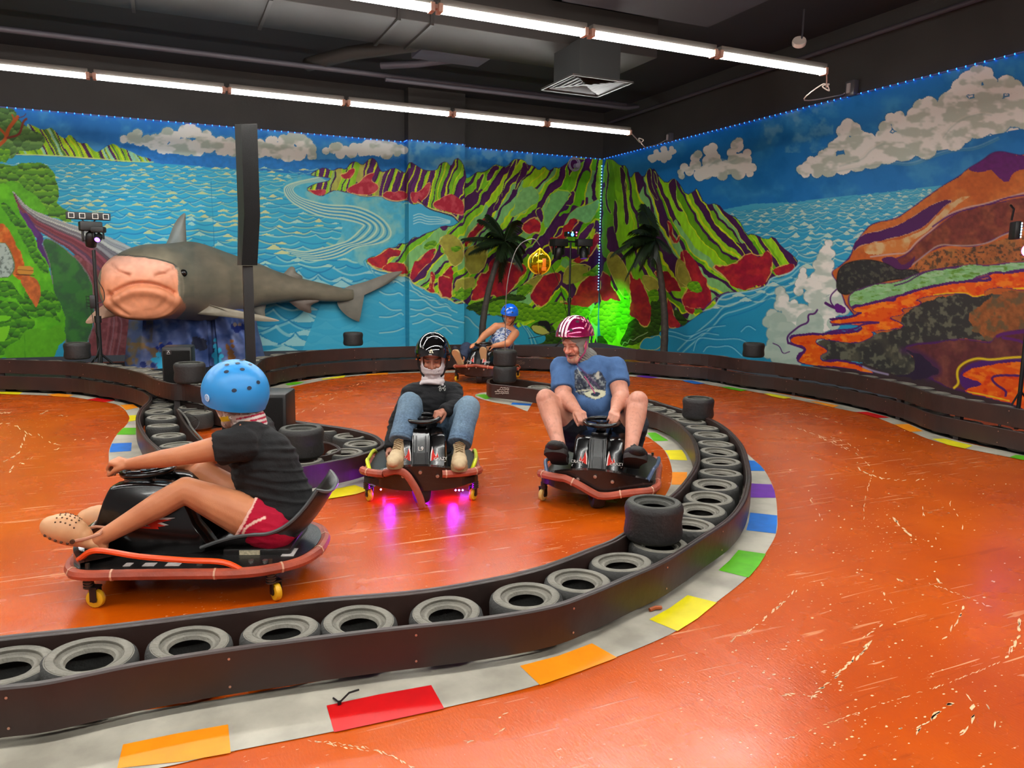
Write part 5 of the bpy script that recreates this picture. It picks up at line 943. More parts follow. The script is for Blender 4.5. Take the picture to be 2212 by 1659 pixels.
# coil of white cable on the back wall
q = gy(1240, 355, WY - .03); B = MB()
for k in range(4): B.tube([q + Vector(((.09 + .012 * k) * math.cos(t * PI / 8) + .015 * math.sin(k * 2), -.01 * k, (.1 + .01 * k) * math.sin(t * PI / 8))) for t in range(16)], .008, 6, closed=True)
B.cyl(q + Vector((.03, 0, -.03)), q + Vector((.03, -.1, -.03)), .045, 14)
tag(B.build('cable_coil', mat('coil_white', '#9a94a8', .5)), 'coil of pale cable hung high on the back wall near the corner', 'cable')
# ================================================================== BLUE ROPE LIGHTS
ledM = mat('blue_led', '#1a6cff', .4, emit=11); ropeM = mat('rope_clear', '#5a6ab0', .3, emit=0.0); ledW = mat('cyan_led', '#6cc0ff', .4, emit=13)
def rope(a, b, n, label, bulb=ledM, r=.0085):
    a, b = Vector(a), Vector(b); e = empty('rope_light', a); tag(e, label, 'rope light', 'blue rope lights along the painted walls')
    B = MB(); B.tube([(0, 0, 0), b - a], .008, 6); B.build('tube', ropeM, e)
    B = MB(); B.ball((0, 0, 0), .0095, 4); o = B.build('bulb', bulb, e); o.location = (b - a) * (0.5 / n)
    for k in range(1, n):
        c = o.copy(); C.objects.link(c); c.location = (b - a) * ((k + .5) / n)
z = WZ + .005
rope((-2.6, WY - .02, z), (PX0 - .02, WY - .02, z), 62, 'blue rope light along the back wall from the left edge to the column')
rope((PX0, 13.08, z), (PX1, 13.08, z), 10, 'blue rope light across the top of the projecting wall column')
rope((PX0 - .02, WY - .03, z), (PX0 - .02, 13.1, z), 3, 'tiny blue rope light around the column\'s left side')
rope((PX1 + .02, WY - .02, z), (WX - .02, WY - .02, z), 28, 'blue rope light on the back wall between column and corner')
rope((WX - .02, WY - .05, z), (WX - .02, 3.9, z), 90, 'blue rope light along the top of the right wall mural')
rope((WX - .03, WY - .03, z - .1), (WX - .03, WY - .03, 1.15), 42, 'vertical blue-white rope light hanging down the room corner', ledW)
# ================================================================== SHARK SCULPTURE ON THE BACK WALL
sh = empty('shark', (gy(330, 620, 12.5).x, 12.5, 0.6)); tag(sh, 'big grey shark sculpture with pink snout mounted on the sea mural', 'shark')
shX = sh.matrix_world
spine = [  # centre px, Y, half width (m), half height up, down
    (762, 636, 13.16, .05, .085, .085), (742, 636, 13.13, .09, .105, .12), (700, 632, 13.08, .13, .15, .15), (650, 626, 13.0, .18, .19, .17), (600, 620, 12.92, .24, .25, .25), (560, 615, 12.84, .30, .33, .33), (520, 612, 12.74, .36, .40, .42), (480, 612, 12.6, .42, .49, .50), (445, 612, 12.42, .48, .56, .56), (415, 612, 12.2, .47, .60, .54),
    (385, 614, 11.95, .50, .58, .50), (357, 616, 11.65, .53, .56, .46), (332, 618, 11.36, .54, .55, .44), (315, 620, 11.12, .53, .49, .43), (307, 621, 10.96, .51, .42, .42), (304, 622, 10.86, .47, .35, .40), (303, 623, 10.81, .40, .28, .36), (303, 624, 10.78, .27, .18, .25), (303, 625, 10.772, .10, .08, .10), (303, 625, 10.77, .012, .01, .012)]
P = [gy(s[0], s[1], s[2]) for s in spine]
def lerp_spine(n):
    out = []; k = len(P)
    Pc = catmull(P, n); Q = catmull([(s[3], s[4], s[5]) for s in spine], n)
    return list(zip(Pc, Q))
LS = lerp_spine(5); ns = 56; vs, fs = [], []
for i, (c, q) in enumerate(LS):
    t = (LS[min(i + 1, len(LS) - 1)][0] - LS[max(i - 1, 0)][0]); 
    if i > len(LS) - 16: t = Vector((-.1, -1, 0)) if i > len(LS) - 12 else t.normalized().lerp(Vector((-.1, -1, 0)), .5)
    t = Vector((t.x, t.y, 0)).normalized(); s = Vector((0, 0, 1)).cross(t).normalized()
    head = max(0, (i - len(LS) * .55) / (len(LS) * .45))
    for j in range(ns):
        a = 2 * PI * j / ns; ca, sa = math.cos(a), math.sin(a); ex = 2.0 + 1.0 * min(1, head * 1.5)
        rr = (abs(ca) ** ex + abs(sa) ** ex) ** (-1 / ex)
        h = q[1] if sa > 0 else q[2]
        wv = q[0] * (1 - .16 * head * max(0, -sa)); pt = c + s * (ca * rr * max(.01, wv)) + Vector((0, 0, sa * rr * max(.01, h)))
        pt.y = min(pt.y, WY - .01); vs.append(pt - sh.location)
for i in range(len(LS) - 1):
    for j in range(ns): fs.append((i * ns + j, i * ns + (j + 1) % ns, (i + 1) * ns + (j + 1) % ns, (i + 1) * ns + j))
def px_of(co):
    q = (co - np.array([0, 0, H])) @ M.T; return 1106 + FPX * q[:, 0] / q[:, 2], 829.5 + FPX * q[:, 1] / q[:, 2]
def paint_mesh(ob, fn, subsurf=0, world=None, mats=None, disp=None):
    me = ob.data
    if subsurf:
        md = ob.modifiers.new('s', 'SUBSURF'); md.levels = md.render_levels = subsurf
        bpy.context.view_layer.update(); dg = bpy.context.evaluated_depsgraph_get(); me2 = bpy.data.meshes.new_from_object(ob.evaluated_get(dg)); ob.modifiers.clear(); ob.data = me2; me = me2
    co = np.empty(len(me.vertices) * 3, np.float32); me.vertices.foreach_get('co', co); co = co.reshape(-1, 3).astype(float)
    bpy.context.view_layer.update(); mw = np.array(world if world is not None else ob.matrix_world)
    wc = co @ mw[:3, :3].T + mw[:3, 3]
    if disp is not None:
        no = np.empty(len(me.vertices) * 3, np.float32); me.vertices.foreach_get('normal', no); no = no.reshape(-1, 3)
        co = co + no * disp(wc, no)[:, None]; me.vertices.foreach_set('co', co.astype(np.float32).ravel()); me.update()
    no = np.empty(len(me.vertices) * 3, np.float32); me.vertices.foreach_get('normal', no); no = no.reshape(-1, 3) @ mw[:3, :3].T
    c = np.clip(fn(wc, no), 0, 1); c = np.where(c <= .04045, c / 12.92, ((c + .055) / 1.055) ** 2.4)
    at = me.color_attributes.get('paint') or me.color_attributes.new('paint', 'FLOAT_COLOR', 'POINT')
    at.data.foreach_set('color', np.concatenate([c, np.ones((len(c), 1))], 1).astype(np.float32).ravel())
    me.polygons.foreach_set('use_smooth', [True] * len(me.polygons)); return ob
def seg_d(px, py, L):
    D = np.full(len(px), 1e9)
    for (a, b), (c, d) in zip(L[:-1], L[1:]):
        l = (c - a) ** 2 + (d - b) ** 2; t = np.clip(((px - a) * (c - a) + (py - b) * (d - b)) / l, 0, 1); D = np.minimum(D, np.hypot(px - a - t * (c - a), py - b - t * (d - b)))
    return D
mouth = chaikin(F_((870, 330), (930, 290), (1020, 240), (1120, 225), (1220, 235), (1320, 265), (1390, 310)), 2, False)
mouth2 = chaikin(F_((860, 300), (880, 350), (930, 420), (1010, 480)), 2, False)
nosL, nosR = F_((870, 70), (930, 130), (1020, 165)), F_((1245, 165), (1330, 150), (1400, 100))
snout = chaikin(F_((825, 25), (890, 5), (1000, 12), (1200, 30), (1360, 70), (1412, 95), (1418, 200), (1415, 290), (1440, 350), (1490, 410), (1450, 480), (1300, 580), (1180, 600), (1020, 560), (890, 470), (800, 330), (800, 150)), 1)
def shark_disp(wc, no):
    px, py = px_of(wc); f = np.clip((-no[:, 1] - .1) * 2, 0, 1); d = np.zeros(len(px))
    for L, w, a in ((mouth, 4.5, -.055), (nosL, 4, -.04), (nosR, 4, -.04), (mouth2, 4, -.02)): d += a * np.exp(-(seg_d(px, py, L) / w) ** 2)
    d += .05 * np.exp(-(seg_d(px, py, [(a, b + 16) for a, b in mouth]) / 12) ** 2)
    return d * f
def shark_col(wc, no):
    px, py = px_of(wc); n = len(px); m = Mural(px, py); g = fbm(px / 16, py / 10, 3, 3)
    m.c[:] = hx('#77705f') ; m.c *= (0.84 + .3 * g)[:, None]
    bl = np.clip((py - (634 + (px - 400) * .02)) / 26, 0, 1) * (px > 400) * (px < 700) * .6
    m.put(m.all, '#8d7668', bl)
    m.put(m.all[(px > 420) & (px < 760)], '#93806c', .25)
    J = m.inside(snout, 1.5); J = J[(no[J, 1] < .2)]
    t = np.clip((py[J] - 560) / 60, 0, 1)[:, None]; m.c[J] = hx('#e0a892') * (1 - t) + hx('#c9805c') * t; m.c[J] *= (.93 + .14 * fbm(px[J] / 9, py[J] / 9, 4, 2))[:, None]
    m.line(chaikin(F_((845, 15), (900, -2), (1000, 5), (1200, 22), (1360, 62), (1414, 92)), 1, False), '#3c3a34', 2.2)
    m.line(mouth, '#9a5540', 1.6, 0, a=.6)
    return m.c
fs.append(tuple((len(LS) - 1) * ns + j for j in range(ns))); me = MB(); me.add(vs, fs, 0, True); ob = me.build('body', mat_attr('sculpture_paint', .5, .35, .1, 30), sh)
paint_mesh(ob, shark_col, 1, world=Matrix.Translation(sh.location), disp=shark_disp)
def fin(name, px, Y, thick, col, ylist=None):
    # rounded fin from an outline; thickness swells to the middle
    pts = [gy(x, y, (ylist[i] if ylist else Y)) for i, (x, y) in enumerate(px)]
    pts = catmull(pts, 4, True); c = sum(pts, Vector()) / len(pts); B = MB(); n = len(pts); vs, fs = [], []
    for q, t in ((1.0, 0), (.8, .55), (.45, .9)):
        for sgn in (-1, 1):
            for p in pts: v = c.lerp(p, q); vs.append(Vector((v.x, min(WY - .005, v.y + sgn * thick * t), v.z)) - sh.location)
    for lv in range(2):
        for s_ in range(2):
            a, b = (lv * 2 + s_) * n, ((lv + 1) * 2 + s_) * n
            for i in range(n): fs.append((a + i, a + (i + 1) % n, b + (i + 1) % n, b + i))
    vs += [c + Vector((0, -thick, 0)) - sh.location, Vector((c.x, min(WY, c.y + thick), c.z)) - sh.location]
    for s_ in range(2):
        a = (4 + s_) * n
        for i in range(n): fs.append((a + i, a + (i + 1) % n, len(vs) - 2 + s_))
    B.add(vs, fs, 0, True); o = B.build(name, mat(col[0], col[1], .5, var=.12, scale=5), sh); return o
gF = ('fin_grey', '#7a7468')
fin('dorsal_fin', [(352, 545), (362, 520), (376, 485), (390, 466), (400, 461), (401, 480), (403, 520), (408, 560), (380, 560)], 12.25, .06, gF)
fin('second_dorsal_fin', [(604, 604), (618, 585), (628, 576), (636, 578), (640, 588), (653, 597), (650, 606), (630, 612)], 12.92, .05, gF)
fin('tail_fin', [(735, 645), (745, 622), (790, 608), (840, 590), (862, 586), (868, 588), (840, 612), (790, 636), (762, 656), (768, 680), (776, 695), (752, 684), (735, 668), (728, 652)], 13.2, .05, gF)
fin('anal_fin', [(622, 648), (640, 664), (655, 672), (672, 676), (672, 660), (690, 650), (670, 642), (640, 640)], 13.0, .04, ('fin_brown', '#6a5a50'))
fin('pelvic_fin', [(548, 652), (575, 652), (572, 670), (573, 690), (560, 684), (540, 670), (530, 660)], 12.9, .04, gF)
fin('pectoral_fin', [(262, 640), (230, 655), (205, 672), (188, 690), (186, 698), (200, 698), (225, 688), (255, 682), (285, 672)], 0, .04, ('fin_pink', '#a8836c'), [11.2, 11.2, 11.15, 11.1, 11.1, 11.1, 11.1, 11.2, 11.3])
fin('pectoral_fin', [(400, 645), (420, 648), (460, 660), (500, 668), (560, 680), (598, 690), (600, 694), (560, 694), (500, 686), (440, 680), (395, 672)], 0, .035, ('fin_tan', '#948a78'), [11.9, 11.9, 11.8, 11.8, 11.8, 11.8, 11.8, 11.8, 11.8, 11.8, 11.8])
q = gy(398, 597, 11.2); dd = ray(398, 597)
# eye sits on the head's right side
def hit(px, py, ob, world):
    from mathutils.bvhtree import BVHTree
    bv = BVHTree.FromPolygons([world @ v.co for v in ob.data.vertices], [tuple(p.vertices) for p in ob.data.polygons]); d = Vector(ray(px, py)).normalized(); return bv.ray_cast(Vector((0, 0, H)), d)[0]
hp = hit(396, 590, ob, Matrix.Translation(sh.location))
if hp:
    B = MB(); B.ball(hp - sh.location, .05, 10); B.build('eye', mat('shark_eye', '#161412', .1), sh)
# painted rock pedestal below the shark
nx, nz = 150, 60; x0, x1 = gy(256, 700, 12.2).x, gy(588, 700, 12.2).x
vs = []
for i in range(nx):
    for j in range(nz):
        u, v = i / (nx - 1), j / (nz - 1); x = x0 + (x1 - x0) * u; zt = .98 - .25 * abs(u - .35) ** 2
        inset = .16 * v * (1 if u > .5 else .7); xx = x0 + (x1 - x0) * (.5 + (u - .5) * (1 - inset * 1.1))
        ed = min(1, min(u, 1 - u) * 9) ** .5; tp = min(1, (1 - v) * 10) ** .5
        y = 13.25 - 1.0 * ed * tp - .06 * math.sin(u * 19) - .05 * math.sin(u * 41 + v * 5) + .03 * math.sin(v * 14)
        if abs(u - .6) < .03: y += .1
        vs.append((xx, y, zt * v))
B = MB(); B.add(vs, [(i * nz + j, (i + 1) * nz + j, (i + 1) * nz + j + 1, i * nz + j + 1) for i in range(nx - 1) for j in range(nz - 1)], 0, True)
pd = B.build('rock_pedestal', mat_attr('pedestal_paint', .65, .3, .3, 20)); tag(pd, 'painted blue rock pedestal with light blue coral shapes beneath the shark', 'pedestal')
def ped_col(wc, no):
    px, py = px_of(wc); m = Mural(px, py); m.c[:] = hx('#5a689a'); m.mottle(m.all, '#34487c', 22, .5, 5, .9); m.mottle(m.all, '#8a90b4', 30, .55, 6, .7, 60); m.mottle(m.all[(px < 330)], '#7a6a58', 16, .5, 6, .7, 61)
    m.mottle(m.all[(px < 350) & (py > 740)], '#946c3a', 14, .5, 8, .8, 62); m.mottle(m.all[(px > 500)], '#7a80a8', 26, .4, 4, .6, 64)
    z5 = lambda *p: T(460, 560, .1447, p)
    m.fill([(412, 730), (440, 728), (450, 745), (435, 760), (415, 752)], '#2a2c40', 6); m.line([(456, 680), (458, 720), (464, 780)], '#1c2240', 4, soft=2)
    m.circles([(343, 766, 6), (338, 778, 7), (350, 778, 8), (330, 778, 4), (347, 790, 8), (358, 785, 6)], '#3fb4d8'); m.circles([(464, 735, 4), (465, 748, 5), (468, 758, 6), (464, 768, 7), (474, 757, 5), (478, 770, 5), (470, 780, 9), (482, 785, 7)], '#35aacf')
    m.circles([(500, 737, 4), (502, 748, 4), (492, 752, 5), (498, 762, 7), (500, 772, 8), (490, 746, 3)], '#8a5a2c'); m.circles([(506, 705, 7), (515, 708, 8), (524, 706, 7), (512, 714, 6)], '#1d2c70'); m.circles([(508, 701, 4), (518, 701, 4)], '#8a7a70'); m.circles([(350, 748, 6), (366, 745, 7), (340, 752, 4)], '#1c3080', None)
    m.circles([(310, 788, 7), (330, 790, 6)], '#22306a'); return m.c
paint_mesh(pd, ped_col)
# ================================================================== SPEAKERS AND STANDS
blk = mat('matte_black', '#0f0e0e', .45, bump=.15, bscale=200); blk2 = mat('soft_black', '#171615', .6); grl = mat('speaker_grille', '#0a0908', .7, spec=.2, bump=.6, bscale=260); side = mat('speaker_side', '#242322', .45)
e = empty('column_speaker', gz(545, 830, 0.0)); p = gy(545, 700, 9.15); e.location = (p.x, 9.2, 0); tag(e, 'tall black column loudspeaker on a square pole in front of the shark', 'loudspeaker'); o0 = Vector(e.location)
def V_(x, y, Y): return gy(x, y, Y) - o0
secs = [(268, 507, 521, 555.5), (463, 514, 527.6, 562), (573, 512.6, 522, 556)]
ring = []
for y, a, b, c in secs: ring.append([V_(a, y, 9.28), V_(b, y, 9.10), V_(c, y, 9.16), V_(c, y, 9.36) + Vector((-.01, 0, 0)), V_(a, y, 9.42)])
B = MB(); vs = [p for r_ in ring for p in r_]; fs = []; mi = []
for i in range(2):
    for j in range(5): fs.append((i * 5 + j, i * 5 + (j + 1) % 5, (i + 1) * 5 + (j + 1) % 5, (i + 1) * 5 + j)); mi.append(1 if j == 1 else 0)
fs += [(0, 1, 2, 3, 4), (10, 11, 12, 13, 14)]; mi += [2, 0]
for f, k in zip(fs, mi): B.add(vs, [f], k)
B.build('cabinet', [side, grl, mat('speaker_top', '#7a7672', .4)], e)
B = MB(); a, b, c, d = V_(524.8, 576, 9.22), V_(546.4, 576, 9.22), V_(534.5, 780, 9.22), V_(555.5, 780, 9.22)
w_ = (b - a).x; cx = ((a + b) / 2).x; B.box((cx, 9.27 - o0.y, a.z / 2), (w_, .09, a.z + .02)); B.build('pole', mat('pole_black', '#100e0c', .4), e)
B = MB(); B.box((cx, .07, .01), (.45, .45, .02)); B.build('base_plate', blk, e)
def box_speaker(name, px, Y, wd, dp, z0, z1, label, cat='loudspeaker', logo=False, rz=0.0):
    p = gy(px[0], px[1], Y); e = empty(name, (p.x, Y, z0), rz); tag(e, label, cat)
    B = MB(); B.box((0, 0, (z1 - z0) / 2), (wd, dp, z1 - z0), bev=.015); B.build('cabinet', blk, e)
    B = MB(); B.box((0, -dp / 2 - .004, (z1 - z0) / 2), (wd * .9, .012, (z1 - z0) * .9), bev=.004); B.build('grille', grl, e)
    if logo:
        B = MB(); h = (z1 - z0) * .93; B.box((-.07, -dp / 2 - .012, h), (.05, .003, .042)); B.build('badge', mat('badge_dark', '#1c1c1c', .3), e)
        B = MB()
        for s in (-1, 1): B.tube([(-.07 + s * .012, -dp / 2 - .015, h - .01), (-.07, -dp / 2 - .015, h + .012)], .0022, 4)
        B.tube([(-.085, -dp / 2 - .015, h + .018), (-.055, -dp / 2 - .015, h + .018)], .001, 4); B.tube([(-.085, -dp / 2 - .015, h - .018), (-.055, -dp / 2 - .015, h - .018)], .001, 4)
        B.build('logo', mat('logo_white', '#c8c8c8', .4), e)
    return e
ztop = gy(388, 747, 8.3).z
box_speaker('subwoofer', (387, 780), 8.3, .27, .3, 0.0, ztop, 'slim black subwoofer with a small white badge behind the tyre on the barrier', logo=True, rz=-.15)
zt2 = gy(605, 842, 6.1).z
box_speaker('floor_speaker', (560, 880), 6.1, .48, .34, 0.0, zt2, 'black speaker cabinet behind the blue helmet, standing in the leaf-shaped barrier', rz=-.35)
def moving_head(name, p, label, yaw, tilt, glow=None, gcol='#7a3cff', s=1.0):
    e = empty(name, p, yaw); tag(e, label, 'stage light')
    B = MB(); B.box((0, 0, .06 * s), (.24 * s, .17 * s, .11 * s), bev=.015); B.build('base', blk2, e)
    B = MB()
    for q in (-1, 1): B.box((q * .085 * s, 0, -.05 * s), (.025 * s, .06 * s, .14 * s), bev=.008)
    B.build('yoke', blk, e)
    X = tr(0, 0, -.08 * s) @ rot('X', tilt); B = MB(); B.lathe([(.035 * s, .08 * s), (.06 * s, .05 * s), (.066 * s, -.03 * s), (.058 * s, -.1 * s)], 18, 0, X); B.build('head', blk, e)
    B = MB(); B.lathe([(.001, -.101 * s), (.048 * s, -.101 * s), (.05 * s, -.097 * s)], 16, 0, X, cap=False); B.build('lens', mat('lens_%s' % glow, gcol, .2, emit=glow or .15), e); return e
def stand_pole(name, x, y, z1, label, r=.02, bar=.0):
    e = empty(name, (x, y, 0)); tag(e, label, 'light stand')
    B = MB(); B.tube([(0, 0, .15), (0, 0, z1 * .5)], r * 1.4, 10); B.tube([(0, 0, z1 * .5), (0, 0, z1)], r, 10); B.build('pole', blk, e)
    for k in range(3):
        a = k * 2.1 + .4; B = MB(); B.tube([(0, 0, .42), (.4 * math.cos(a), .4 * math.sin(a), .015)], .013, 6); B.build('leg', blk, e)
    B = MB(); B.cyl((0, 0, z1 * .5 - .04), (0, 0, z1 * .5 + .04), r * 2, 10); B.build('collar', blk, e)
    if bar: B = MB(); B.tube([(-bar, 0, z1), (bar, 0, z1)], .015, 8); B.build('crossbar', blk, e)
    return e
# left stand
YL = 10.6; pl = gy(212, 700, YL); zt3 = gy(201, 540, YL).z
stand_pole('light_stand', pl.x, YL, zt3, 'thin black tripod stand with stage lights at the left of the shark')
B = MB(); B.box((0, 0, 0), (.06, .04, .16), bev=.006); 
for k in range(4): B.tube([(-.03, 0, -.06 + .04 * k), (-.07, 0, -.05 + .04 * k), (-.06, 0, -.08 + .04 * k)], .004, 5)
o = B.build('power_strip', blk); o.location = gy(200, 652, YL - .04); tag(o, 'black power strip strapped to the left light stand', 'power strip')
pb = gy(191, 467, YL - .05); e = empty('light_bar', pb, .1); tag(e, 'black bar with four square lamps on top of the left stand', 'stage light')
wd = (gy(239, 467, YL) - gy(143, 467, YL)).x; B = MB(); B.box((0, 0, 0), (wd, .07, .085), bev=.006); B.build('housing', blk2, e)
for k, x in enumerate((-.38, -.14, .15, .39)):
    f = B = MB(); sq = .028
    for a in range(4): X = rot('Y', a * PI / 2); B.box((0, -.04, sq), (sq * 2.2, .012, .007), X=tr(x * wd, 0, 0) @ X)
    B.build('lamp_frame', mat('frame_white', '#b8b4ac', .4, emit=.25), e)
B = MB()
for s in (-1, 1): B.tube([(s * .08, 0, -.03), (s * .02, 0, -.1)], .008, 5)
B.build('bracket', blk, e)
moving_head('stage_spotlight', gy(196, 500, YL - .02), 'black moving head light without glow, left under the bar of four lamps', .2, .5)
moving_head('stage_spotlight', gy(213, 503, YL - .14), 'black moving head light shining purple, under the bar of four lamps', -.3, -1.0, 14, '#7a40ff', .62)
cord('black_cable', [gy(207, 560, YL - .05), gy(210, 600, YL - .05), gy(224, 628, YL - .04), gy(224, 650, YL - .04), gy(210, 655, YL - .05)], .005, 'loose black cable looping beside the left light stand', '#141214')
cord('black_cable', [gy(196, 665, YL - .05), gy(205, 712, YL - .3), gy(214, 745, YL - .2), gy(200, 790, YL - .3)], .004, 'thin black cable hanging down the left light stand', '#141214')
# centre stand
YC = 12.0; pc = gy(1230, 640, YC); zc = gy(1233, 522, YC).z
stand_pole('light_stand', pc.x, YC, zc, 'black tripod stand with two moving heads in front of the corner mural', .018, .33)
moving_head('stage_spotlight', gy(1207, 533, YC - .02), 'left dark moving head light hanging from the centre stand', .1, .35, s=1.15)
moving_head('stage_spotlight', gy(1261, 533, YC - .02), 'right dark moving head light hanging from the centre stand', -.2, -.2, s=1.15)
pd_ = gy(1233, 506, YC - .02); e = empty('derby_light', pd_); tag(e, 'small party light with blue, green and red lamps atop the centre stand', 'stage light')
B = MB(); B.box((0, 0, 0), (.21, .12, .085), bev=.01); B.build('housing', blk, e)
B = MB(); B.tube([(-.09, 0, -.04), (-.09, 0, -.13), (.09, 0, -.13), (.09, 0, -.04)], .006, 5); B.build('bracket', blk, e)
for x, z_, c, em, r in ((0, -.01, '#2050ff', 30, .028), (0, .03, '#60ff80', 14, .012), (.08, .03, '#ff4070', 14, .012), (-.08, .02, '#4080c0', 4, .012), (.08, -.02, '#c04060', 3, .014)):
    B = MB(); B.ball((x, -.062, z_), (r, .01, r), 8); B.build('lamp', mat('lamp' + c, c, .3, emit=em), e)
# right-edge panel light
pr_ = gx(2200, 498, 7.35); e = empty('panel_light', pr_, .9); tag(e, 'bright cyan-white LED panel at the right edge of the photo', 'stage light')
B = MB(); B.box((0, .03, 0), (.16, .05, .165), bev=.01); B.build('housing', blk, e)
B = MB()
for i in range(4):
    for j in range(6): B.box((-.055 + .037 * i, -.001, -.062 + .025 * j), (.026, .012, .015), bev=.002)
B.build('led_grid', mat('panel_led', '#9fe0ff', .3, emit=9), e)
B = MB(); B.tube([(.05, .05, .1), (.02, .05, .2), (.08, .06, .24)], .01, 6); B.build('bracket', blk, e)
pr2 = gx(2219, 541, 7.4); B = MB(); B.lathe([(.03, 0), (.045, .01), (.055, 0), (.045, -.01), (.03, 0)], 18, 0, rot('Y', PI / 2)); o = B.build('ring_light', mat('ring_purple', '#c060ff', .3, emit=8)); o.location = pr2; tag(o, 'small purple ring light at the right edge of the photo', 'stage light')
B = MB(); xx = pr_.x + .12; B.tube([(xx, pr_.y - .1, .02), (xx, pr_.y - .1, pr_.z + .2)], .02, 8); B.tube([(xx - .3, pr_.y - .1, .02), (xx, pr_.y - .1, .4), (xx + .2, pr_.y - .3, .02)], .012, 6); tag(B.build('light_stand', blk), 'black light stand just outside the right edge holding the panel', 'light stand')
# ================================================================== PALM TREES
frondM = mat('palm_leaf', '#1c2c12', .45, var=.35, scale=6, col2='#101a0a'); trunkM = mat('palm_trunk', '#3b332c', .7, var=.25, scale=14, bump=.6, bscale=40)
def palm(px, Y, crown, fr, label, seed=1):
    rn = random.Random(seed); base = gy(px[0][0], px[0][1], Y); base = Vector((base.x, Y, 0)); e = empty('palm_tree', base); tag(e, label, 'palm tree', 'artificial palm trees in the corner')
    pts = [Vector((0, 0, 0))] + [gy(x, y, Y) - base for x, y in px[1:]]; c = catmull(pts, 10); B = MB()
    n = len(c); B.tube(c, [.062 - .022 * i / n + (.004 if i % 3 == 0 else 0) for i in range(n)], 12); B.build('trunk', trunkM, e)
    top = gy(crown[0], crown[1], Y) - base
    for (dx, dy, up, L) in fr:
        L *= 1.35
        # frond: spine from the crown, rising by up then drooping towards (dx, dy) in photo px
        tip = gy(crown[0] + dx, crown[1] + dy, Y) - base; yy = rn.uniform(-.45, .45); tip.y += yy
        mid = top.lerp(tip, .5) + Vector((0, 0, up)); B = MB(); N = 26; sp = []
        for k in range(N + 1):
            t = k / N; sp.append(top * (1 - t) ** 2 + mid * 2 * t * (1 - t) + tip * t * t)
        B.tube(sp, [.008 * (1 - .8 * k / N) + .001 for k in range(N + 1)], 5)
        for k in range(2, N + 1):
            t = k / N; d = (sp[k] - sp[k - 1]).normalized(); sd = d.cross(Vector((0, 0, 1)))
            if sd.length < .2: sd = d.cross(Vector((0, 1, 0)))
            sd.normalize(); ll = L * (.35 + .9 * math.sin(PI * min(1, t * .85 + .12))) * rn.uniform(.8, 1.1)
            for s in (-1, 1):
                for q in range(2):
                    a = sp[k - 1].lerp(sp[k], .5 * q); dr = (sd * s * .8 + d * .75 + Vector((0, 0, -.35))).normalized(); w = d * .011
                    m_ = a + dr * ll * .55; en = a + dr * ll + Vector((0, 0, -ll * .3))
                    B.add([a - w, a + w, m_ + w * .8, m_ - w * .8, en], [(0, 1, 2, 3), (3, 2, 4)], 0, False)
        B.build('frond', frondM, e)
    return e
palm([(1041, 747), (1043, 700), (1055, 630), (1072, 570), (1088, 530)], 12.3, (1090, 522),
     [(-72, 8, .12, .14), (-60, 22, .1, .14), (-78, -8, .1, .13), (-45, -50, .15, .15), (-15, -62, .1, .14), (15, -45, .16, .15), (45, -32, .2, .14), (70, 0, .22, .14), (62, 25, .22, .14), (45, 45, .2, .14), (22, 62, .15, .14), (10, 88, .1, .12), (-30, 40, .12, .14), (30, 20, .2, .15), (-40, -20, .1, .14)], 'artificial palm tree with drooping dark fronds left of the yellow ball', 3)
palm([(1434, 758), (1436, 700), (1430, 620), (1420, 560), (1413, 525)], 10.35, (1415, 515),
     [(-70, -14, .15, .14), (-74, 8, .15, .14), (-72, 35, .2, .14), (-60, 62, .2, .14), (-48, 88, .2, .13), (-20, 70, .15, .13), (4, -78, .05, .13), (14, -70, .05, .13), (-8, -60, .1, .14), (-35, -30, .12, .14), (12, 30, .1, .1), (-42, 40, .15, .14), (-12, 60, .15, .12), (-50, 10, .15, .15)], 'artificial palm tree leaning left in front of the right wall mural', 8)
# ================================================================== YELLOW FOIL BALL AND RODS
YB_ = gz(1083, 755, .56); Yb = 8.2
pb = gy(1166, 568, Yb); e = empty('foil_ball', pb); tag(e, 'shiny yellow foil ball lantern hanging in the air beside the left palm', 'lantern')
B = MB(); n1, n2 = 20, 48; vs = []
for i in range(n1 + 1):
    a = PI * i / n1
    for j in range(n2):
        b = 2 * PI * j / n2; r = .135 * (1 - .05 * abs(math.cos(5 * b)) + .01 * math.sin(9 * a + 3 * b)); vs.append((r * math.sin(a) * math.cos(b), r * math.sin(a) * math.sin(b), r * .95 * math.cos(a)))
B.add(vs, [(i * n2 + j, (i + 1) * n2 + j, (i + 1) * n2 + (j + 1) % n2, i * n2 + (j + 1) % n2) for i in range(n1) for j in range(n2)], 0, True); B.build('ball', mat('yellow_foil', '#b8a410', .12, metal=.85), e)
B = MB()
for k in range(5):
    a = k * PI / 2.5 + .35; B.tube([(.137 * math.sin(t) * math.cos(a), .137 * math.sin(t) * math.sin(a), .132 * math.cos(t)) for t in [PI * q / 14 for q in range(1, 14)]], .008, 6, sx=.6)
for k in range(6): a = k * 1.05; B.tube([(0, 0, .17), (.04 * math.cos(a), .04 * math.sin(a), .14), (.09 * math.cos(a), .09 * math.sin(a), .095)], .009, 5)
B.build('ribbon', mat('yellow_ribbon', '#e8c818', .3), e)
B = MB(); B.box((-.005, -.125, .0), (.045, .02, .1), bev=.006); B.box((-.005, -.12, -.07), (.06, .02, .05), bev=.006); B.build('label', mat('orange_label', '#e07a10', .3), e)
rb = gz(1083, 752, .56); top = gy(1158, 515, Yb)
rod = [Vector((gz(1090, 824, .175).x, gz(1090, 824, .175).y, .55))] + [gy(x, y, Yb) for x, y in ((1093, 650), (1098, 600), (1110, 552), (1122, 530), (1136, 520), (1155, 517), (1166, 530))]
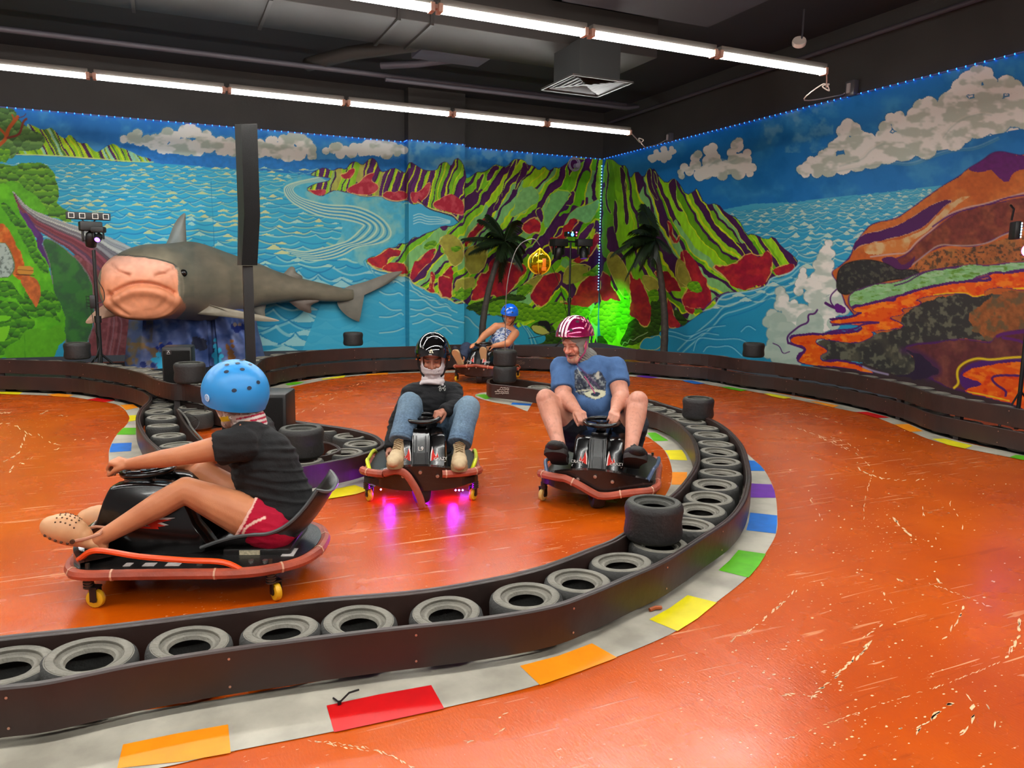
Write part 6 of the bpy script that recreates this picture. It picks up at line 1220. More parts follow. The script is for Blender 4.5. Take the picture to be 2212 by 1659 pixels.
B = MB(); B.tube(catmull(rod, 8), .0055, 6); tag(B.build('bent_rod', mat('rod_grey', '#6a6460', .4)), 'thin bent rod rising from the tyre stack to the yellow ball', 'rod')
cord('tether_cord', [gy(1193, 576, Yb), gy(1210, 620, Yb + .6), gy(1222, 668, Yb + 1.4), gy(1228, 700, Yb + 2.0), gy(1232, 745, Yb + 2.4)], .004, 'black cord running from the yellow ball down to the right', '#141214')
cord('wall_cord', [gy(1142, 731, 12.9), gy(1170, 725, 12.7), gy(1203, 713, 12.6), gy(1225, 700, 12.1)], .006, 'black plugged cord hanging near the bottom of the back wall', '#141214')
# cable tie on the curb
B = MB(); a = gz(720, 1508, .008); b = gz(733, 1518, .012); c = gz(775, 1490, .03)
B.tube([a, b, b.lerp(c, .5) + Vector((0, 0, .012)), c], .0035, 6); B.box((b.x, b.y, b.z), (.012, .01, .01)); tag(B.build('cable_tie', blk), 'black cable tie lying on the white curb by the red block', 'cable tie')
# small bits of debris
for (x, y), c_, lb in (((1416, 1315), '#a04a1c', 'small orange scrap on the curb below the right bend'),):
    B = MB(); q = gz(x, y, .012); B.tube([(q.x - .03, q.y, q.z), (q.x, q.y + .003, q.z + .004), (q.x + .03, q.y, q.z)], .009, 6); tag(B.build('scrap', mat('scrap', c_, .6)), lb, 'scrap')
# dark matting on the floor behind the perimeter barrier
B = MB(); top_ = [(p[0], p[1]) for p in E0]; vs = []
for p, q in zip(top_[:-1], top_[1:]):
    d = Vector((q[0] - p[0], q[1] - p[1])); nn = Vector((-d.y, d.x)).normalized(); a = Vector(p) + nn * .02; b = Vector(q) + nn * .02
    far = lambda v, n_: Vector((v.x, WY)) if v.x < 5.8 and n_.y > .3 else Vector((WX, v.y))
    fa, fb_ = a + nn * .36, b + nn * .36
    B.add([(a.x, a.y, .004), (b.x, b.y, .004), (fb_.x, fb_.y, .004), (fa.x, fa.y, .004)], [(0, 1, 2, 3)])
dm = mat('dark_mat', '#1d1a18', .8)
structure(B.build('trim_7', dm))
p1_, p2_ = [Vector(p) for p in top_ if p[0] < 1.0 and p[1] > 8.3], None
B = MB(); poly_ = [(p[0], p[1] + .03) for p in top_ if p[0] < 5.6]; B.add([(x, y, .0035) for x, y in poly_] + [(x, WY, .0035) for x, y in poly_], [(i, i + 1, len(poly_) + i + 1, len(poly_) + i) for i in range(len(poly_) - 1)]); structure(B.build('trim_8', dm))
# ================================================================== COLOURED EFFECT LIGHTS (from the fixtures above)
def spot(name, loc, target, col, power, size, blend=.4, r=.04):
    l = bpy.data.lights.new(name, 'SPOT'); l.color = lin(col); l.energy = power; l.spot_size = size; l.spot_blend = blend; l.shadow_soft_size = r
    o = bpy.data.objects.new(name, l); C.objects.link(o); o.location = loc; o.rotation_euler = (Vector(target) - Vector(loc)).to_track_quat('-Z', 'Y').to_euler(); return o
spot('green_beam', Vector(gy(1264, 590, YC - .25)), gx(1322, 690, WX), '#48ff50', 330, .95, 1)
spot('green_core', Vector(gy(1264, 590, YC - .25)), gx(1312, 672, WX), '#e0ffe0', 230, .42, 1)
spot('cyan_wash', Vector(gy(250, 490, YL - .4)), gy(340, 440, WY), '#30c8ff', 90, .8, 1)
# ================================================================== DRIFT KARTS
gloss = mat('gloss_black', '#070606', .22, coat=.15, spec=.5); deckm = mat('deck_black', '#171514', .3, bump=.15, bscale=120); steel = mat('bolt_steel', '#b8b0a8', .25, metal=.9)
hose = mat('bumper_hose', '#9c4630', .5, var=.25, scale=7, bump=.4, bscale=30); hose2 = mat('hose_shade', '#c07a60', .5, var=.2, scale=12); yel = mat('caster_yellow', '#d9a516', .45, var=.08, scale=6); pale = mat('caster_pale', '#d8b060', .45)
hub = mat('hub_red', '#7a4038', .35, metal=.3); rubk = mat('kart_rubber', '#1c1817', .6); red = mat('flame_red', '#c8200c', .35); whi = mat('flame_white', '#d8d4d0', .35); seatm = mat('seat_black', '#1e1b1b', .35, bump=.1, bscale=150); seatr = mat('seat_rim', '#4a4c4c', .35)
OUT = [(0, .43), (.13, .425), (.24, .405), (.325, .355), (.355, .28), (.35, .15), (.345, -.10), (.34, -.30), (.305, -.43), (.22, -.54), (.10, -.59), (0, -.60)]
OUTC = catmull([(x, y, 0) for x, y in OUT] + [(-x, y, 0) for x, y in OUT[-2:0:-1]], 5, True)
FLAME = [(-.06, 0), (-.055, .05), (-.05, .10), (-.038, .145), (-.03, .105), (-.015, .075), (-.006, .11), (.006, .06), (.02, .035), (.032, .055), (.038, .02), (.045, 0)]
def flame(B, X, s=1.0, mir=1, mi=(0, 1)):
    for q, m, z in ((1.0, mi[1], 0), (.84, mi[0], .0012)):
        cx = -.012; vs = [(mir * ((x - cx) * q + cx) * s, z, max(.002, (y - .05) * q + .05) * s if y > 0 else 0) for x, y in FLAME]
        B.add(vs, [tuple(range(len(vs)))], m, False, X)
def text3(txt, size, m, X, parent, name='lettering', ext=.0008, shear=0.0):
    cu = bpy.data.curves.new(name, 'FONT'); cu.body = txt; cu.size = size; cu.extrude = ext; cu.align_x = 'CENTER'; cu.shear = shear
    o = bpy.data.objects.new(name, cu); C.objects.link(o); bpy.context.view_layer.update()
    me = bpy.data.meshes.new_from_object(o.evaluated_get(bpy.context.evaluated_depsgraph_get())); bpy.data.objects.remove(o); me.materials.clear(); me.materials.append(m)
    o = bpy.data.objects.new(name, me); C.objects.link(o); o.parent = parent; o.matrix_local = X; return o
def kart(K, label, hoopc, front, casters=(0.5, -.3, .2, -.2), cm=yel, glow=False, stickers=True, ph=0.0):
    e = empty('drift_kart', X=K); tag(e, label, 'kart', 'electric drift karts on the track')
    Z = tr(0, 0, .0)
    B = MB(); B.prism([(p.x, p.y) for p in OUTC], .135, .172, 0); B.prism([(p.x * .7, p.y * .75) for p in OUTC], .08, .135, 0); B.build('deck', deckm, e)
    # front plate
    B = MB(); n = 24; vs = []
    fr = catmull([(-.34, .33, 0), (-.25, .402, 0), (-.13, .43, 0), (0, .435, 0), (.13, .43, 0), (.25, .402, 0), (.34, .33, 0)], 4)
    for p in fr:
        t = abs(p.x) / .36; zt, zb = .262 - .075 * t ** 2, .105 + .04 * t ** 2
        for q, z in ((1.0, zb), (1.0, zt), (.94, zt + .006), (.7, .19)): vs.append((p.x * q if q < .9 else p.x, p.y * q + (0 if z > zb else .0), z))
    B.add(vs, [(i * 4 + j, i * 4 + j + 1, i * 4 + 5 + j, i * 4 + 4 + j) for i in range(len(fr) - 1) for j in range(3)], 0, True); B.build('front_plate', mat('plate_black', '#1c1412', .2, coat=.4), e)
    for x, z in ((-.105, .20), (0, .225), (.105, .20)):
        B = MB(); y = .435 - .35 * x * x; B.cyl((x, y, z), (x, y + .012, z), .011, 10); B.cyl((x, y + .012, z), (x, y + .017, z), .006, 8); B.build('bolt', steel, e)
    # bumper
    B = MB(); pts = []
    for p in OUTC: pts.append((p.x * 1.03, p.y * 1.03, .152))
    if front == 'sag': pts = [(x, y + (.03 if y > .35 else 0), z + (.055 * max(0, min(1, (x + .02) / .2)) * min(1, max(0, y - .2) * 6) - .035 * math.exp(-((x + .05) / .13) ** 2) * (y > .25)) ) for x, y, z in pts]
    if front == 'torn':
        pts = [(x, y, z + .06 * min(1, max(0, (y - .15) * 6))) for x, y, z in pts]; keep = [p for p in pts if not (p[1] > .36 and -.11 < p[0] < .22)]
        i0 = next(i for i in range(len(pts)) if pts[i] in keep and pts[i - 1] not in keep); pts = pts[i0:] + pts[:i0]; pts = [p for p in pts if p in keep]
        B.tube(pts, .024, 8); B.tube([(0, -.0, 0)] * 0 + catmull([(.22, .42, .215), (.15, .455, .24), (.09, .47, .225), (.04, .485, .16), (.005, .495, .09), (-.015, .49, .022)], 5), .024, 8, sx=.8)
    elif front == 'high': pts = [(x, y, z + .1 * min(1, max(0, (y - .1) * 4)) * (1 - abs(x))) for x, y, z in pts]; B.tube(pts, .02, 8, closed=True)
    elif front == 'plain': B.tube([p for p in pts if not (p[1] > .22)][0:0] + pts, .024, 8, closed=True)
    else: B.tube(pts, .024, 8, closed=True)
    B.build('bumper', hose, e)
    for k in range(6, len(pts), 9):
        B = MB()
        p, q = Vector(pts[k - 1]), Vector(pts[k % len(pts)]); d = (q - p); 
        if d.length < .2: B.tube([p - d.normalized() * .004, p + d.normalized() * .004], .0262, 8); B.build('tape', mat('tape_pale', '#c8987c', .4), e)
    # hoops along each side
    for s in (-1, 1):
        B = MB(); B.tube(catmull([(s * .31, .35, .20), (s * .34, .26, .252), (s * .35, .08, .228), (s * .355, -.12, .212), (s * .35, -.27, .20), (s * .34, -.36, .15)], 5), .0125, 8); B.build('side_hoop', hoopc, e)
    # steering tower
    prof = [(.39, .17), (.35, .32), (.30, .395 + ph), (.25, .43 + ph), (.08, .435 + ph), (-.02, .40 + ph), (-.08, .3), (-.13, .17)]
    for s in (-1, 1):
        B = MB(); sec = []
        for q, ins in ((.052, .012), (.060, 0), (.125, 0), (.145, .012), (.152, .03)):
            cy, cz = .13, .28; sec.append([(s * (q + (.012 if z < .22 else 0)), cy + (y - cy) * (1 - ins * 2.2), max(.165, cz + (z - cz) * (1 - ins * 2.2))) for y, z in catmull_2d(prof)])
        n = len(sec[0]); vs = [p for r_ in sec for p in r_]
        fs = [(i * n + j, i * n + (j + 1) % n, (i + 1) * n + (j + 1) % n, (i + 1) * n + j) for i in range(4) for j in range(n)] + [tuple(range(n)), tuple(4 * n + j for j in range(n))]
        B.add(vs, fs, 0, True); B.build('fairing', gloss, e)
    B = MB(); c = [(.405, .165), (.355, .33), (.32, .435), (.27, .462), (.07, .462), (.03, .43), (.0, .165)]
    for x0, x1, yo in ((-.05, .05, 0), (-.028, .028, .008)):
        n = len(c); vs = [(x0, y + yo, z) for y, z in c] + [(x1, y + yo, z) for y, z in c]; B.add(vs, [tuple(range(n)), tuple(range(n, 2 * n))] + [(i, (i + 1) % n, n + (i + 1) % n, n + i) for i in range(n)], 0)
    for s in (-1, 1): B.tube([(s * .05, .405, .18), (s * .05, .357, .33), (s * .05, .323, .43)], .006, 6); B.tube([(s * .03, .411, .18), (s * .03, .364, .33), (s * .028, .331, .43)], .0035, 6)
    B.build('steering_tower', gloss, e)
    B = MB(); B.cyl((0, .17, .45), (0, .17, .482), .03, 14); B.cyl((0, .17, .48), (0, .17, .505), .019, 12); B.build('steering_shaft', deckm, e)
    B = MB(); R0 = .108; X = tr(0, .17, .512) @ rot('X', -.07)
    B.tube([(R0 * math.cos(a) * (1 if math.sin(a) < .5 else 1), R0 * math.sin(a), 0) for a in [2 * PI * k / 40 for k in range(40)]], .0145, 10, 0, X, closed=True)
    for a in (PI / 2, PI * 1.17, -PI * .17): B.box((0, .055, -.004), (.03, .11, .009), X=X @ rot('Z', a - PI / 2), bev=.003)
    B.cyl((0, 0, -.012), (0, 0, .006), .034, 18, 0, X); wh = B.build('steering_wheel', gloss, e)
    B = MB(); B.cyl((0, 0, .006), (0, 0, .009), .01, 10, 0, X); B.build('centre_nut', steel, wh)
    # flames
    for s in (-1, 1):
        B = MB(); flame(B, tr(s * .112, .378, .235) @ rot('Z', s * -.2) @ rot('X', .24), .95, s); o = B.build('flame_decal', [red, whi], e)
        text3('CRAZY\nCART', .026, whi, tr(s * .122, .374, .285) @ rot('Z', s * -.2) @ rot('Z', PI) @ rot('X', PI / 2 - .24), e, 'flame_lettering')
        # side flames on the flank
        B = MB(); fl = [(.33, .0), (.27, .018), (.30, .034), (.22, .03), (.16, .055), (.09, .075), (.03, .10), (-.045, .125), (.02, .125), (-.03, .155), (.05, .145), (.10, .15), (.13, .11), (.19, .085), (.25, .075), (.20, .09), (.27, .085), (.31, .06), (.38, .035), (.36, .015)]
        fl = [(.34, .02), (.30, .05), (.24, .055), (.17, .05), (.22, .068), (.17, .085), (.10, .08), (.145, .10), (.08, .12), (.0, .118), (.07, .10), (.03, .085), (.07, .08), (.055, .05), (-.02, .035), (.03, .028), (-.04, .012), (.06, .005), (.14, .0), (.13, .04), (.2, .03), (.28, .028), (.24, .008)]
        for q, m, xo in ((1, 1, 0), (.86, 0, .0012)):
            cy, cz = .13, .055; vs = [(s * (.1535 + xo), (cy + (y - cy) * q) + .0, .215 + cz + (z - cz) * q) for y, z in fl]; B.add(vs, [tuple(range(len(vs)))], m)
        B.build('side_decal', [red, whi], e)
    # seat
    B = MB(); n1, n2 = 22, 25; vs = []
    for i in range(n1):
        t = i / (n1 - 1); y = -.12 - .56 * t; zc = .178 + 1.12 * max(0, t - .52) ** 2
        wdt = .19 + .03 * math.sin(PI * min(1, t * 1.1)) - .05 * max(0, t - .8) * 5 * .4
        for j in range(n2):
            u = 2 * j / (n2 - 1) - 1; vs.append((wdt * u, y + .05 * abs(u) ** 3 * t, zc + (.03 + .07 * math.sin(PI * t)) * abs(u) ** 4))
    fs = [(i * n2 + j, i * n2 + j + 1, (i + 1) * n2 + j + 1, (i + 1) * n2 + j) for i in range(n1 - 1) for j in range(n2 - 1)]
    B.add(vs, fs, 0, True); rim = [vs[j] for j in range(n2)] + [vs[i * n2 + n2 - 1] for i in range(1, n1)] + [vs[(n1 - 1) * n2 + j] for j in range(n2 - 2, -1, -1)] + [vs[i * n2] for i in range(n1 - 2, 0, -1)]
    so = B.build('seat', seatm, e); md = so.modifiers.new('t', 'SOLIDIFY'); md.thickness = .008
    B = MB(); B.tube(rim, .0085, 6, closed=True); B.build('seat_rim', seatr, so)
    B = MB(); B.box((0, -.36, .175), (.37, .30, .05), bev=.012)
    B.build('seat_base', deckm, e)
    # casters
    for (x, y), a in zip(((.34, .30), (-.34, .30), (-.30, -.45), (.30, -.45)), casters):
        g = MB(); g.cyl((x, y, .085), (x, y, .165), .017, 10); 
        for k in range(4): g.cyl((x, y, .088 + .012 * k), (x, y, .093 + .012 * k), .022, 12)
        g.cyl((x, y, .16), (x, y, .195), .009, 8); cst = g.build('caster', mat('caster_metal', '#4a4038', .35, metal=.6), e)
        dx, dy = math.sin(a) * .025, math.cos(a) * -.025; X = tr(x + dx, y + dy, .04) @ rot('Z', -a)
        g = MB()
        for s in (-1, 1): g.box((s * .0205, 0, .022), (.005, .03, .065), X=X, bev=.002)
        g.box((0, 0, .05), (.046, .035, .008), X=X); g.build('fork', deckm, cst)
        g = MB(); g.lathe([(.012, -.014), (.03, -.015), (.037, -.012), (.0405, -.004), (.0405, .004), (.037, .012), (.03, .015), (.012, .014)], 24, 0, X @ rot('Y', PI / 2), cap=False); g.build('wheel', cm, cst)
        g = MB(); g.cyl((-.019, 0, 0), (.019, 0, 0), .014, 12, 0, X); g.build('hub', deckm, cst)
    # drive wheel
    X = tr(0, .33, .098) @ rot('Z', .35) @ rot('Y', PI / 2)
    g = MB(); g.lathe([(.055, -.035), (.075, -.04), (.092, -.035), (.098, -.02), (.098, .02), (.092, .035), (.075, .04), (.055, .035)], 30, 0, X, cap=False); dw = g.build('drive_wheel', rubk, e)
    g = MB(); g.lathe([(.02, -.01), (.05, -.012), (.057, -.034), (.06, -.034), (.058, 0), (.06, .034), (.057, .034), (.05, .012), (.02, .01)], 24, 0, X, cap=False); g.cyl((0, 0, -.03), (0, 0, .03), .02, 12, 0, X); g.build('rim', hub, dw)
    g = MB(); g.box((0, .33, .12), (.12, .08, .06), bev=.01); g.build('motor_mount', deckm, e)
    if stickers:
        for i, (x, y, wx, wy) in enumerate(((-.30, .06, .04, .05), (-.30, -.04, .04, .06), (-.30, .15, .04, .03), (-.16, -.50, .1, .055))):
            B = MB(); B.box((x, y, .1735), (wx, wy, .0015), X=None); B.build('sticker', mat('sticker_white', '#b8b0ac', .4, var=.1, scale=60), e)
        B = MB(); B.box((-.186, -.33, .178), (.003, .09, .03), X=None); B.build('label_sticker', mat('label_cream', '#b8ae90', .4, var=.25, scale=80), e)
        for x, y in ((-.27, -.36), (-.27, -.42), (.27, -.32), (-.3, -.15)):
            B = MB(); B.cyl((x, y, .172), (x, y, .18), .012, 10); B.build('bolt', steel, e)
    if glow:
        for x0, y0 in ((-.24, .36), (.27, .33), (.28, 0), (-.28, -.1)):
            for k in range(3):
                if x0 > .2 and k: continue
                B = MB(); B.ball((x0 + .022 * k - .02, y0, .088), .0055, 5); B.build('underglow_led', mat('uv_led', '#a050ff', .3, emit=60), e)
        for lx, ly in ((-.2, .28), (.2, .28), (0, -.1)):
            l = bpy.data.lights.new('underglow', 'POINT'); l.color = lin('#b010ff'); l.energy = 3.4; l.shadow_soft_size = .02
            o = bpy.data.objects.new('underglow', l); C.objects.link(o); o.parent = e; o.location = (lx, ly, .062)
    return e
def catmull_2d(pr):
    c = catmull([(a, b, 0) for a, b in pr], 3, True); return [(p.x, max(.145, p.y)) for p in c]
def frame(cx, cy, ang): return tr(cx, cy, 0) @ rot('Z', ang)
def kart_frame(A, Bp):
    A, Bp = Vector((A[0], A[1])), Vector((Bp[0], Bp[1])); x = (A - Bp).normalized(); y = Vector((-x.y, x.x)); c = (A + Bp) / 2 - y * .30
    return Matrix(((x.x, y.x, 0, c.x), (x.y, y.y, 0, c.y), (0, 0, 1, 0), (0, 0, 0, 1)))
K_kid = kart_frame((1.103, 4.642), (1.752, 4.407)); K_man = kart_frame((2.161, 4.223), (2.674, 3.831))
K_girl = frame(.057, 3.765, R(68.7)); 
a = R(137.8); K_wom = tr(3.777, 9.416, 0) @ rot('Z', a) @ tr(0, -.33, 0)
kart(K_girl, 'black drift kart with orange side rail, nearest to the camera', mat('hoop_orange', '#e04a10', .35), 'plain', (PI * .02, .1, .9, .3), ph=.05)
kart(K_kid, 'black drift kart with yellow side rails and purple underglow, torn bumper strip at its front', mat('hoop_yellow', '#c8cc18', .35), 'torn', (-.5, .5, .3, 0), glow=True, stickers=False)
text3('L9', .035, whi, K_kid @ tr(0, .372, .345) @ rot('Z', PI) @ rot('X', PI / 2 - .32), None, 'number_sticker')
kn_ = bpy.data.objects['number_sticker']; 
for o in bpy.data.objects:
    if o.name.startswith('drift_kart') and (o.matrix_world.translation - K_kid.translation).length < .01: kid_kart = o
bpy.context.view_layer.update(); kn_.parent = kid_kart; kn_.matrix_local = tr(0, .372, .345) @ rot('Z', PI) @ rot('X', PI / 2 - .32)
kart(K_man, 'black drift kart with sagging terracotta bumper carrying the man in the pink helmet', mat('hoop_blue', '#4a5a78', .35), 'sag', (.4, 0, .1, .3), cm=pale, stickers=False)
kart(K_wom, 'drift kart with red front bumper in the background under the woman', mat('hoop_dark', '#6a3428', .4), 'high', (.2, 0, .8, .3), stickers=False)
# ================================================================== PEOPLE
def J(K, px, py, ly=None, lx=None):
    Ki = K.inverted(); o = Ki @ Vector((0, 0, H)); d = Ki.to_3x3() @ Vector(ray(px, py))
    t = (ly - o.y) / d.y if ly is not None else (lx - o.x) / d.x
    return K @ (o + d * t)
def cap(B, p0, r0, p1, r1, flat0=False, flat1=False, n=16):
    p0, p1 = Vector(p0), Vector(p1); d = (p1 - p0); L = d.length
    if L < 1e-6: return
    q = 10; B.tube([p0.lerp(p1, i / q) for i in range(q + 1)], [r0 + (r1 - r0) * i / q for i in range(q + 1)], n)
    if not flat0: B.ball(p0, r0, 8)
    if not flat1: B.ball(p1, r1, 8)
class Fig:
    # union of tapered limbs and ellipsoids, fused into one continuous skin
    def __init__(s): s.B = MB(); s.seg = []
    def limb(s, pts, col=None, flat0=False, flat1=False):
        for k in range(len(pts) - 1):
            (a, ra), (b, rb) = pts[k], pts[k + 1]; cap(s.B, a, ra, b, rb, flat0 and k == 0, flat1 and k == len(pts) - 2); s.seg.append((np.array(a), ra, np.array(b), rb, col))
    def ell(s, c, r, X=None, col=None):
        M4 = tr(c) @ (X.to_4x4() if X is not None else Matrix.Identity(4)); s.B.ball((0, 0, 0), r, 12, 0, M4); s.seg.append((np.array(c), max(r), np.array(c) + 1e-5, max(r), col))
    def build(s, name, m, parent, voxel=.006, smooth=6, disp=None, post=None, cut=None, paint=None, solid=0, sfac=.5):
        o = s.B.build(name, m); md = o.modifiers.new('r', 'REMESH'); md.mode = 'VOXEL'; md.voxel_size = voxel; md.use_smooth_shade = True
        if smooth: ms = o.modifiers.new('s', 'SMOOTH'); ms.factor = sfac; ms.iterations = smooth
        bpy.context.view_layer.update(); me = bpy.data.meshes.new_from_object(o.evaluated_get(bpy.context.evaluated_depsgraph_get())); o.modifiers.clear(); old = o.data; o.data = me; bpy.data.meshes.remove(old); me.name = name
        n = len(me.vertices); co = np.empty(n * 3, np.float32); me.vertices.foreach_get('co', co); co = co.reshape(-1, 3).astype(float)
        no = np.empty(n * 3, np.float32); me.vertices.foreach_get('normal', no); no = no.reshape(-1, 3).astype(float)
        if disp is not None: co = co + no * disp(co, no)[:, None]
        if post is not None: co = post(co, no)
        me.vertices.foreach_set('co', co.astype(np.float32).ravel()); me.update()
        if paint is not None:
            c = np.clip(paint(co, no), 0, 1); c = np.where(c <= .04045, c / 12.92, ((c + .055) / 1.055) ** 2.4)
            at = me.color_attributes.new('paint', 'FLOAT_COLOR', 'POINT'); at.data.foreach_set('color', np.concatenate([c, np.ones((n, 1))], 1).astype(np.float32).ravel())
        if cut is not None:
            k = cut(co); bm = bmesh.new(); bm.from_mesh(me); bm.verts.ensure_lookup_table(); bmesh.ops.delete(bm, geom=[bm.verts[i] for i in np.nonzero(k)[0]], context='VERTS'); bm.to_mesh(me); bm.free()
        if solid: q = o.modifiers.new('t', 'SOLIDIFY'); q.thickness = solid; q.offset = 1
        me.polygons.foreach_set('use_smooth', [True] * len(me.polygons))
        off = Vector(parent.matrix_world.translation); 
        me.transform(Matrix.Translation(-off)); o.parent = parent; return o
def n3(co, s, seed=0, o=3): return (fbm(co[:, 0] * s + co[:, 2] * s * .7 + 50, co[:, 1] * s + co[:, 2] * s * .7 + 50, seed, o) - .5) * 2
def folds(amp, s, seed=0, st=(1, 1, 3.0)):
    return lambda co, no: amp * ((1 - np.abs(n3(co * np.array(st), s, seed, 2)) * 2.2)) + amp * .3 * n3(co, s * 3, seed + 5, 2)
def hand(F, wrist, d, n, side, curl=(55, 100, 140), s=1.0, spread=0.0, thumb=(20, 55), tdir=None, rw=.026):
    # d: wrist to knuckles, n: direction the palm faces, side: +1 when the thumb lies towards d x n
    d = Vector(d).normalized(); n = (Vector(n) - d * Vector(n).dot(d)).normalized(); t = d.cross(n) * side
    w = Vector(wrist); K = []
    for k in range(4):
        o = (.027 - .0185 * k) * s; kn_ = w + d * (.082 - .005 * abs(k - 1)) * s + t * o - n * .004 * s
        F.limb([(w + t * o * .55, .0155 * s), (kn_, .0125 * s)]); K.append(kn_)
        L = [.042, .026, .021]; f = (.95, 1.06, 1.0, .8)[k] * s; p = kn_; r = [.0098, .0088, .0080, .0068]
        r = [x * (.86 if k == 3 else 1) * s for x in r]; pp = [(p, r[0] * 1.08)]
        for j in range(3):
            a = R(curl[j] + 4 * (k - 1.5)); v = d * math.cos(a) + n * math.sin(a) + t * spread * (1.5 - k) * .1; p = p + v.normalized() * L[j] * f; pp.append((p, r[j + 1]))
        F.limb(pp)
    F.limb([(w - d * .01, rw * s), (w + d * .03 * s, .027 * s)])
    tb = w + d * .022 * s + t * .026 * s + n * .008 * s; td = (d * math.cos(R(thumb[0])) + t * math.sin(R(thumb[0])) * .9 + n * .55).normalized(); p1 = tb + td * .036 * s; td2 = (d * .8 + n * .75 - t * math.sin(R(thumb[1] - 50)) * .5).normalized(); p2 = p1 + td2 * .03 * s; p3 = p2 + td2 * .022 * s
    F.limb([(w + t * .012 * s, .017 * s), (tb, .0165 * s), (p1, .0125 * s), (p2, .0108 * s), (p3, .0088 * s)])
    return K
def basis(f, u):
    f = Vector(f).normalized(); u = (Vector(u) - f * Vector(u).dot(f)).normalized(); r = f.cross(u); return Matrix((r, f, u)).transposed()    # columns: right, forward, up
def head(F, c, Bm, s=1.0, jaw=1.0, col=None, smile=0, nose=1.0):
    P = lambda x, y, z: Vector(c) + Bm @ Vector((x, y, z)) * s
    F.ell(P(0, -.012, .03), (.076 * s, .094 * s, .095 * s), Bm); F.ell(P(0, .012, -.03), (.062 * s, .070 * s, .075 * s), Bm)
    F.limb([(P(-.045, .0, -.055), .022 * s * jaw), (P(-.018, .058, -.092), .02 * s * jaw), (P(.018, .058, -.092), .02 * s * jaw), (P(.045, .0, -.055), .022 * s * jaw)])
    F.ell(P(0, .066, -.088), (.02 * s, .018 * s, .018 * s), Bm)
    F.limb([(P(0, .080, .018), .0085 * s), (P(0, .094, -.008), .0095 * s), (P(0, .102 * nose, -.022), .0125 * s * nose)]); F.ell(P(.012, .090, -.026), (.009 * s, .011 * s, .008 * s), Bm); F.ell(P(-.012, .090, -.026), (.009 * s, .011 * s, .008 * s), Bm)
    for q in (-1, 1):
        F.limb([(P(q * .012, .082, .030), .0075 * s), (P(q * .034, .076, .034), .008 * s), (P(q * .052, .058, .026), .008 * s)])       # brow
        F.ell(P(q * .038, .060, -.022), (.02 * s, .018 * s, .02 * s), Bm)                                                             # cheek
        F.ell(P(q * .0285, .066, .010), (.0145 * s, .0125 * s, .011 * s), Bm)                                                        # lid mound
        F.ell(P(q * .077, -.005, -.012), (.010 * s, .020 * s, .032 * s), Bm)                                                         # ear
        if smile: F.ell(P(q * .033, .068, -.040), (.014 * s, .012 * s, .014 * s), Bm)
    F.limb([(P(-.022, .076, -.050), .006 * s), (P(0, .084, -.048), .0075 * s), (P(.022, .076, -.050), .006 * s)])
    F.limb([(P(-.020, .073, -.063), .006 * s), (P(0, .081, -.066), .0075 * s), (P(.020, .073, -.063), .006 * s)])
    F.limb([(P(0, -.02, -.05), .052 * s), (P(0, -.045, -.15), .055 * s)])
def helmet(parent, c, Bm, a, b, h, m, edge=lambda ph: 100, thick=.014, name='helmet', strap=None, dz=0, taper=0.0):
    # c: centre, a/b/h: half width, half length, height; edge(ph): how far down the shell runs (degrees from the crown), ph 0 = front
    c = Vector(c); off = parent.matrix_world.translation; B = MB(); n1, n2 = 26, 56; vs = []
    def S(th, ph, k=1.0):
        x, y, z = math.sin(th) * math.sin(ph), math.sin(th) * math.cos(ph), math.cos(th)
        zz = z * h if z > 0 else z * h * 1.06; ty = 1 + taper * y * 0.5
        return c + Bm @ Vector((x * a * k, y * b * k * (1.03 if y < 0 else 1.0), zz * k + dz)) - off
    for i in range(n1 + 1):
        for j in range(n2):
            ph = 2 * PI * j / n2; th = R(edge(ph)) * i / n1 + 1e-3; vs.append(S(th, ph, 1.0 + .012 * (i == n1) ))
    for i in range(8, -1, -1):
        for j in range(n2): ph = 2 * PI * j / n2; th = R(edge(ph)) * i / 8 + 1e-3; vs.append(S(th, ph, 1 - thick / a))
    rows = n1 + 1 + 9
    B.add(vs, [(i * n2 + j, i * n2 + (j + 1) % n2, (i + 1) * n2 + (j + 1) % n2, (i + 1) * n2 + j) for i in range(rows - 1) for j in range(n2)], 0, True)
    o = B.build(name, m, parent); return o, S
def vents(ho, S, lst, m, r=.009, k=1.004, sq=1.0):
    for th, ph in lst:
        c = S(R(th), R(ph), k); c2 = S(R(th), R(ph), k + .02); n = (c2 - c).normalized(); u = (S(R(th + 2), R(ph), k) - c).normalized(); v = n.cross(u); B = MB()
        vs = [c + u * r * math.cos(t) * sq + v * r * 1.25 * math.sin(t) for t in [2 * PI * q / 12 for q in range(12)]]; vs2 = [p - n * .006 for p in vs]
        B.add([p + n * .0008 for p in vs], [tuple(range(12))], 0); B.build('vent', m, ho)
def eyeball(parent, c, Bm, s, q, iris='#3a2418', open_=1.0, y=.0655):
    off = parent.matrix_world.translation; P = Vector(c) + Bm @ Vector((q * .0285, y, .0095)) * s - off; B = MB(); B.ball(P, .0118 * s, 10, 0)
    o = B.build('eye', mat('eye_white', '#cfc4bc', .2), parent); B = MB(); f = Bm @ Vector((0, 1, -.1)).normalized(); B.ball(P + f * .0078 * s, (.0052 * s), 8); B.build('iris', mat('iris' + iris, iris, .1), o)
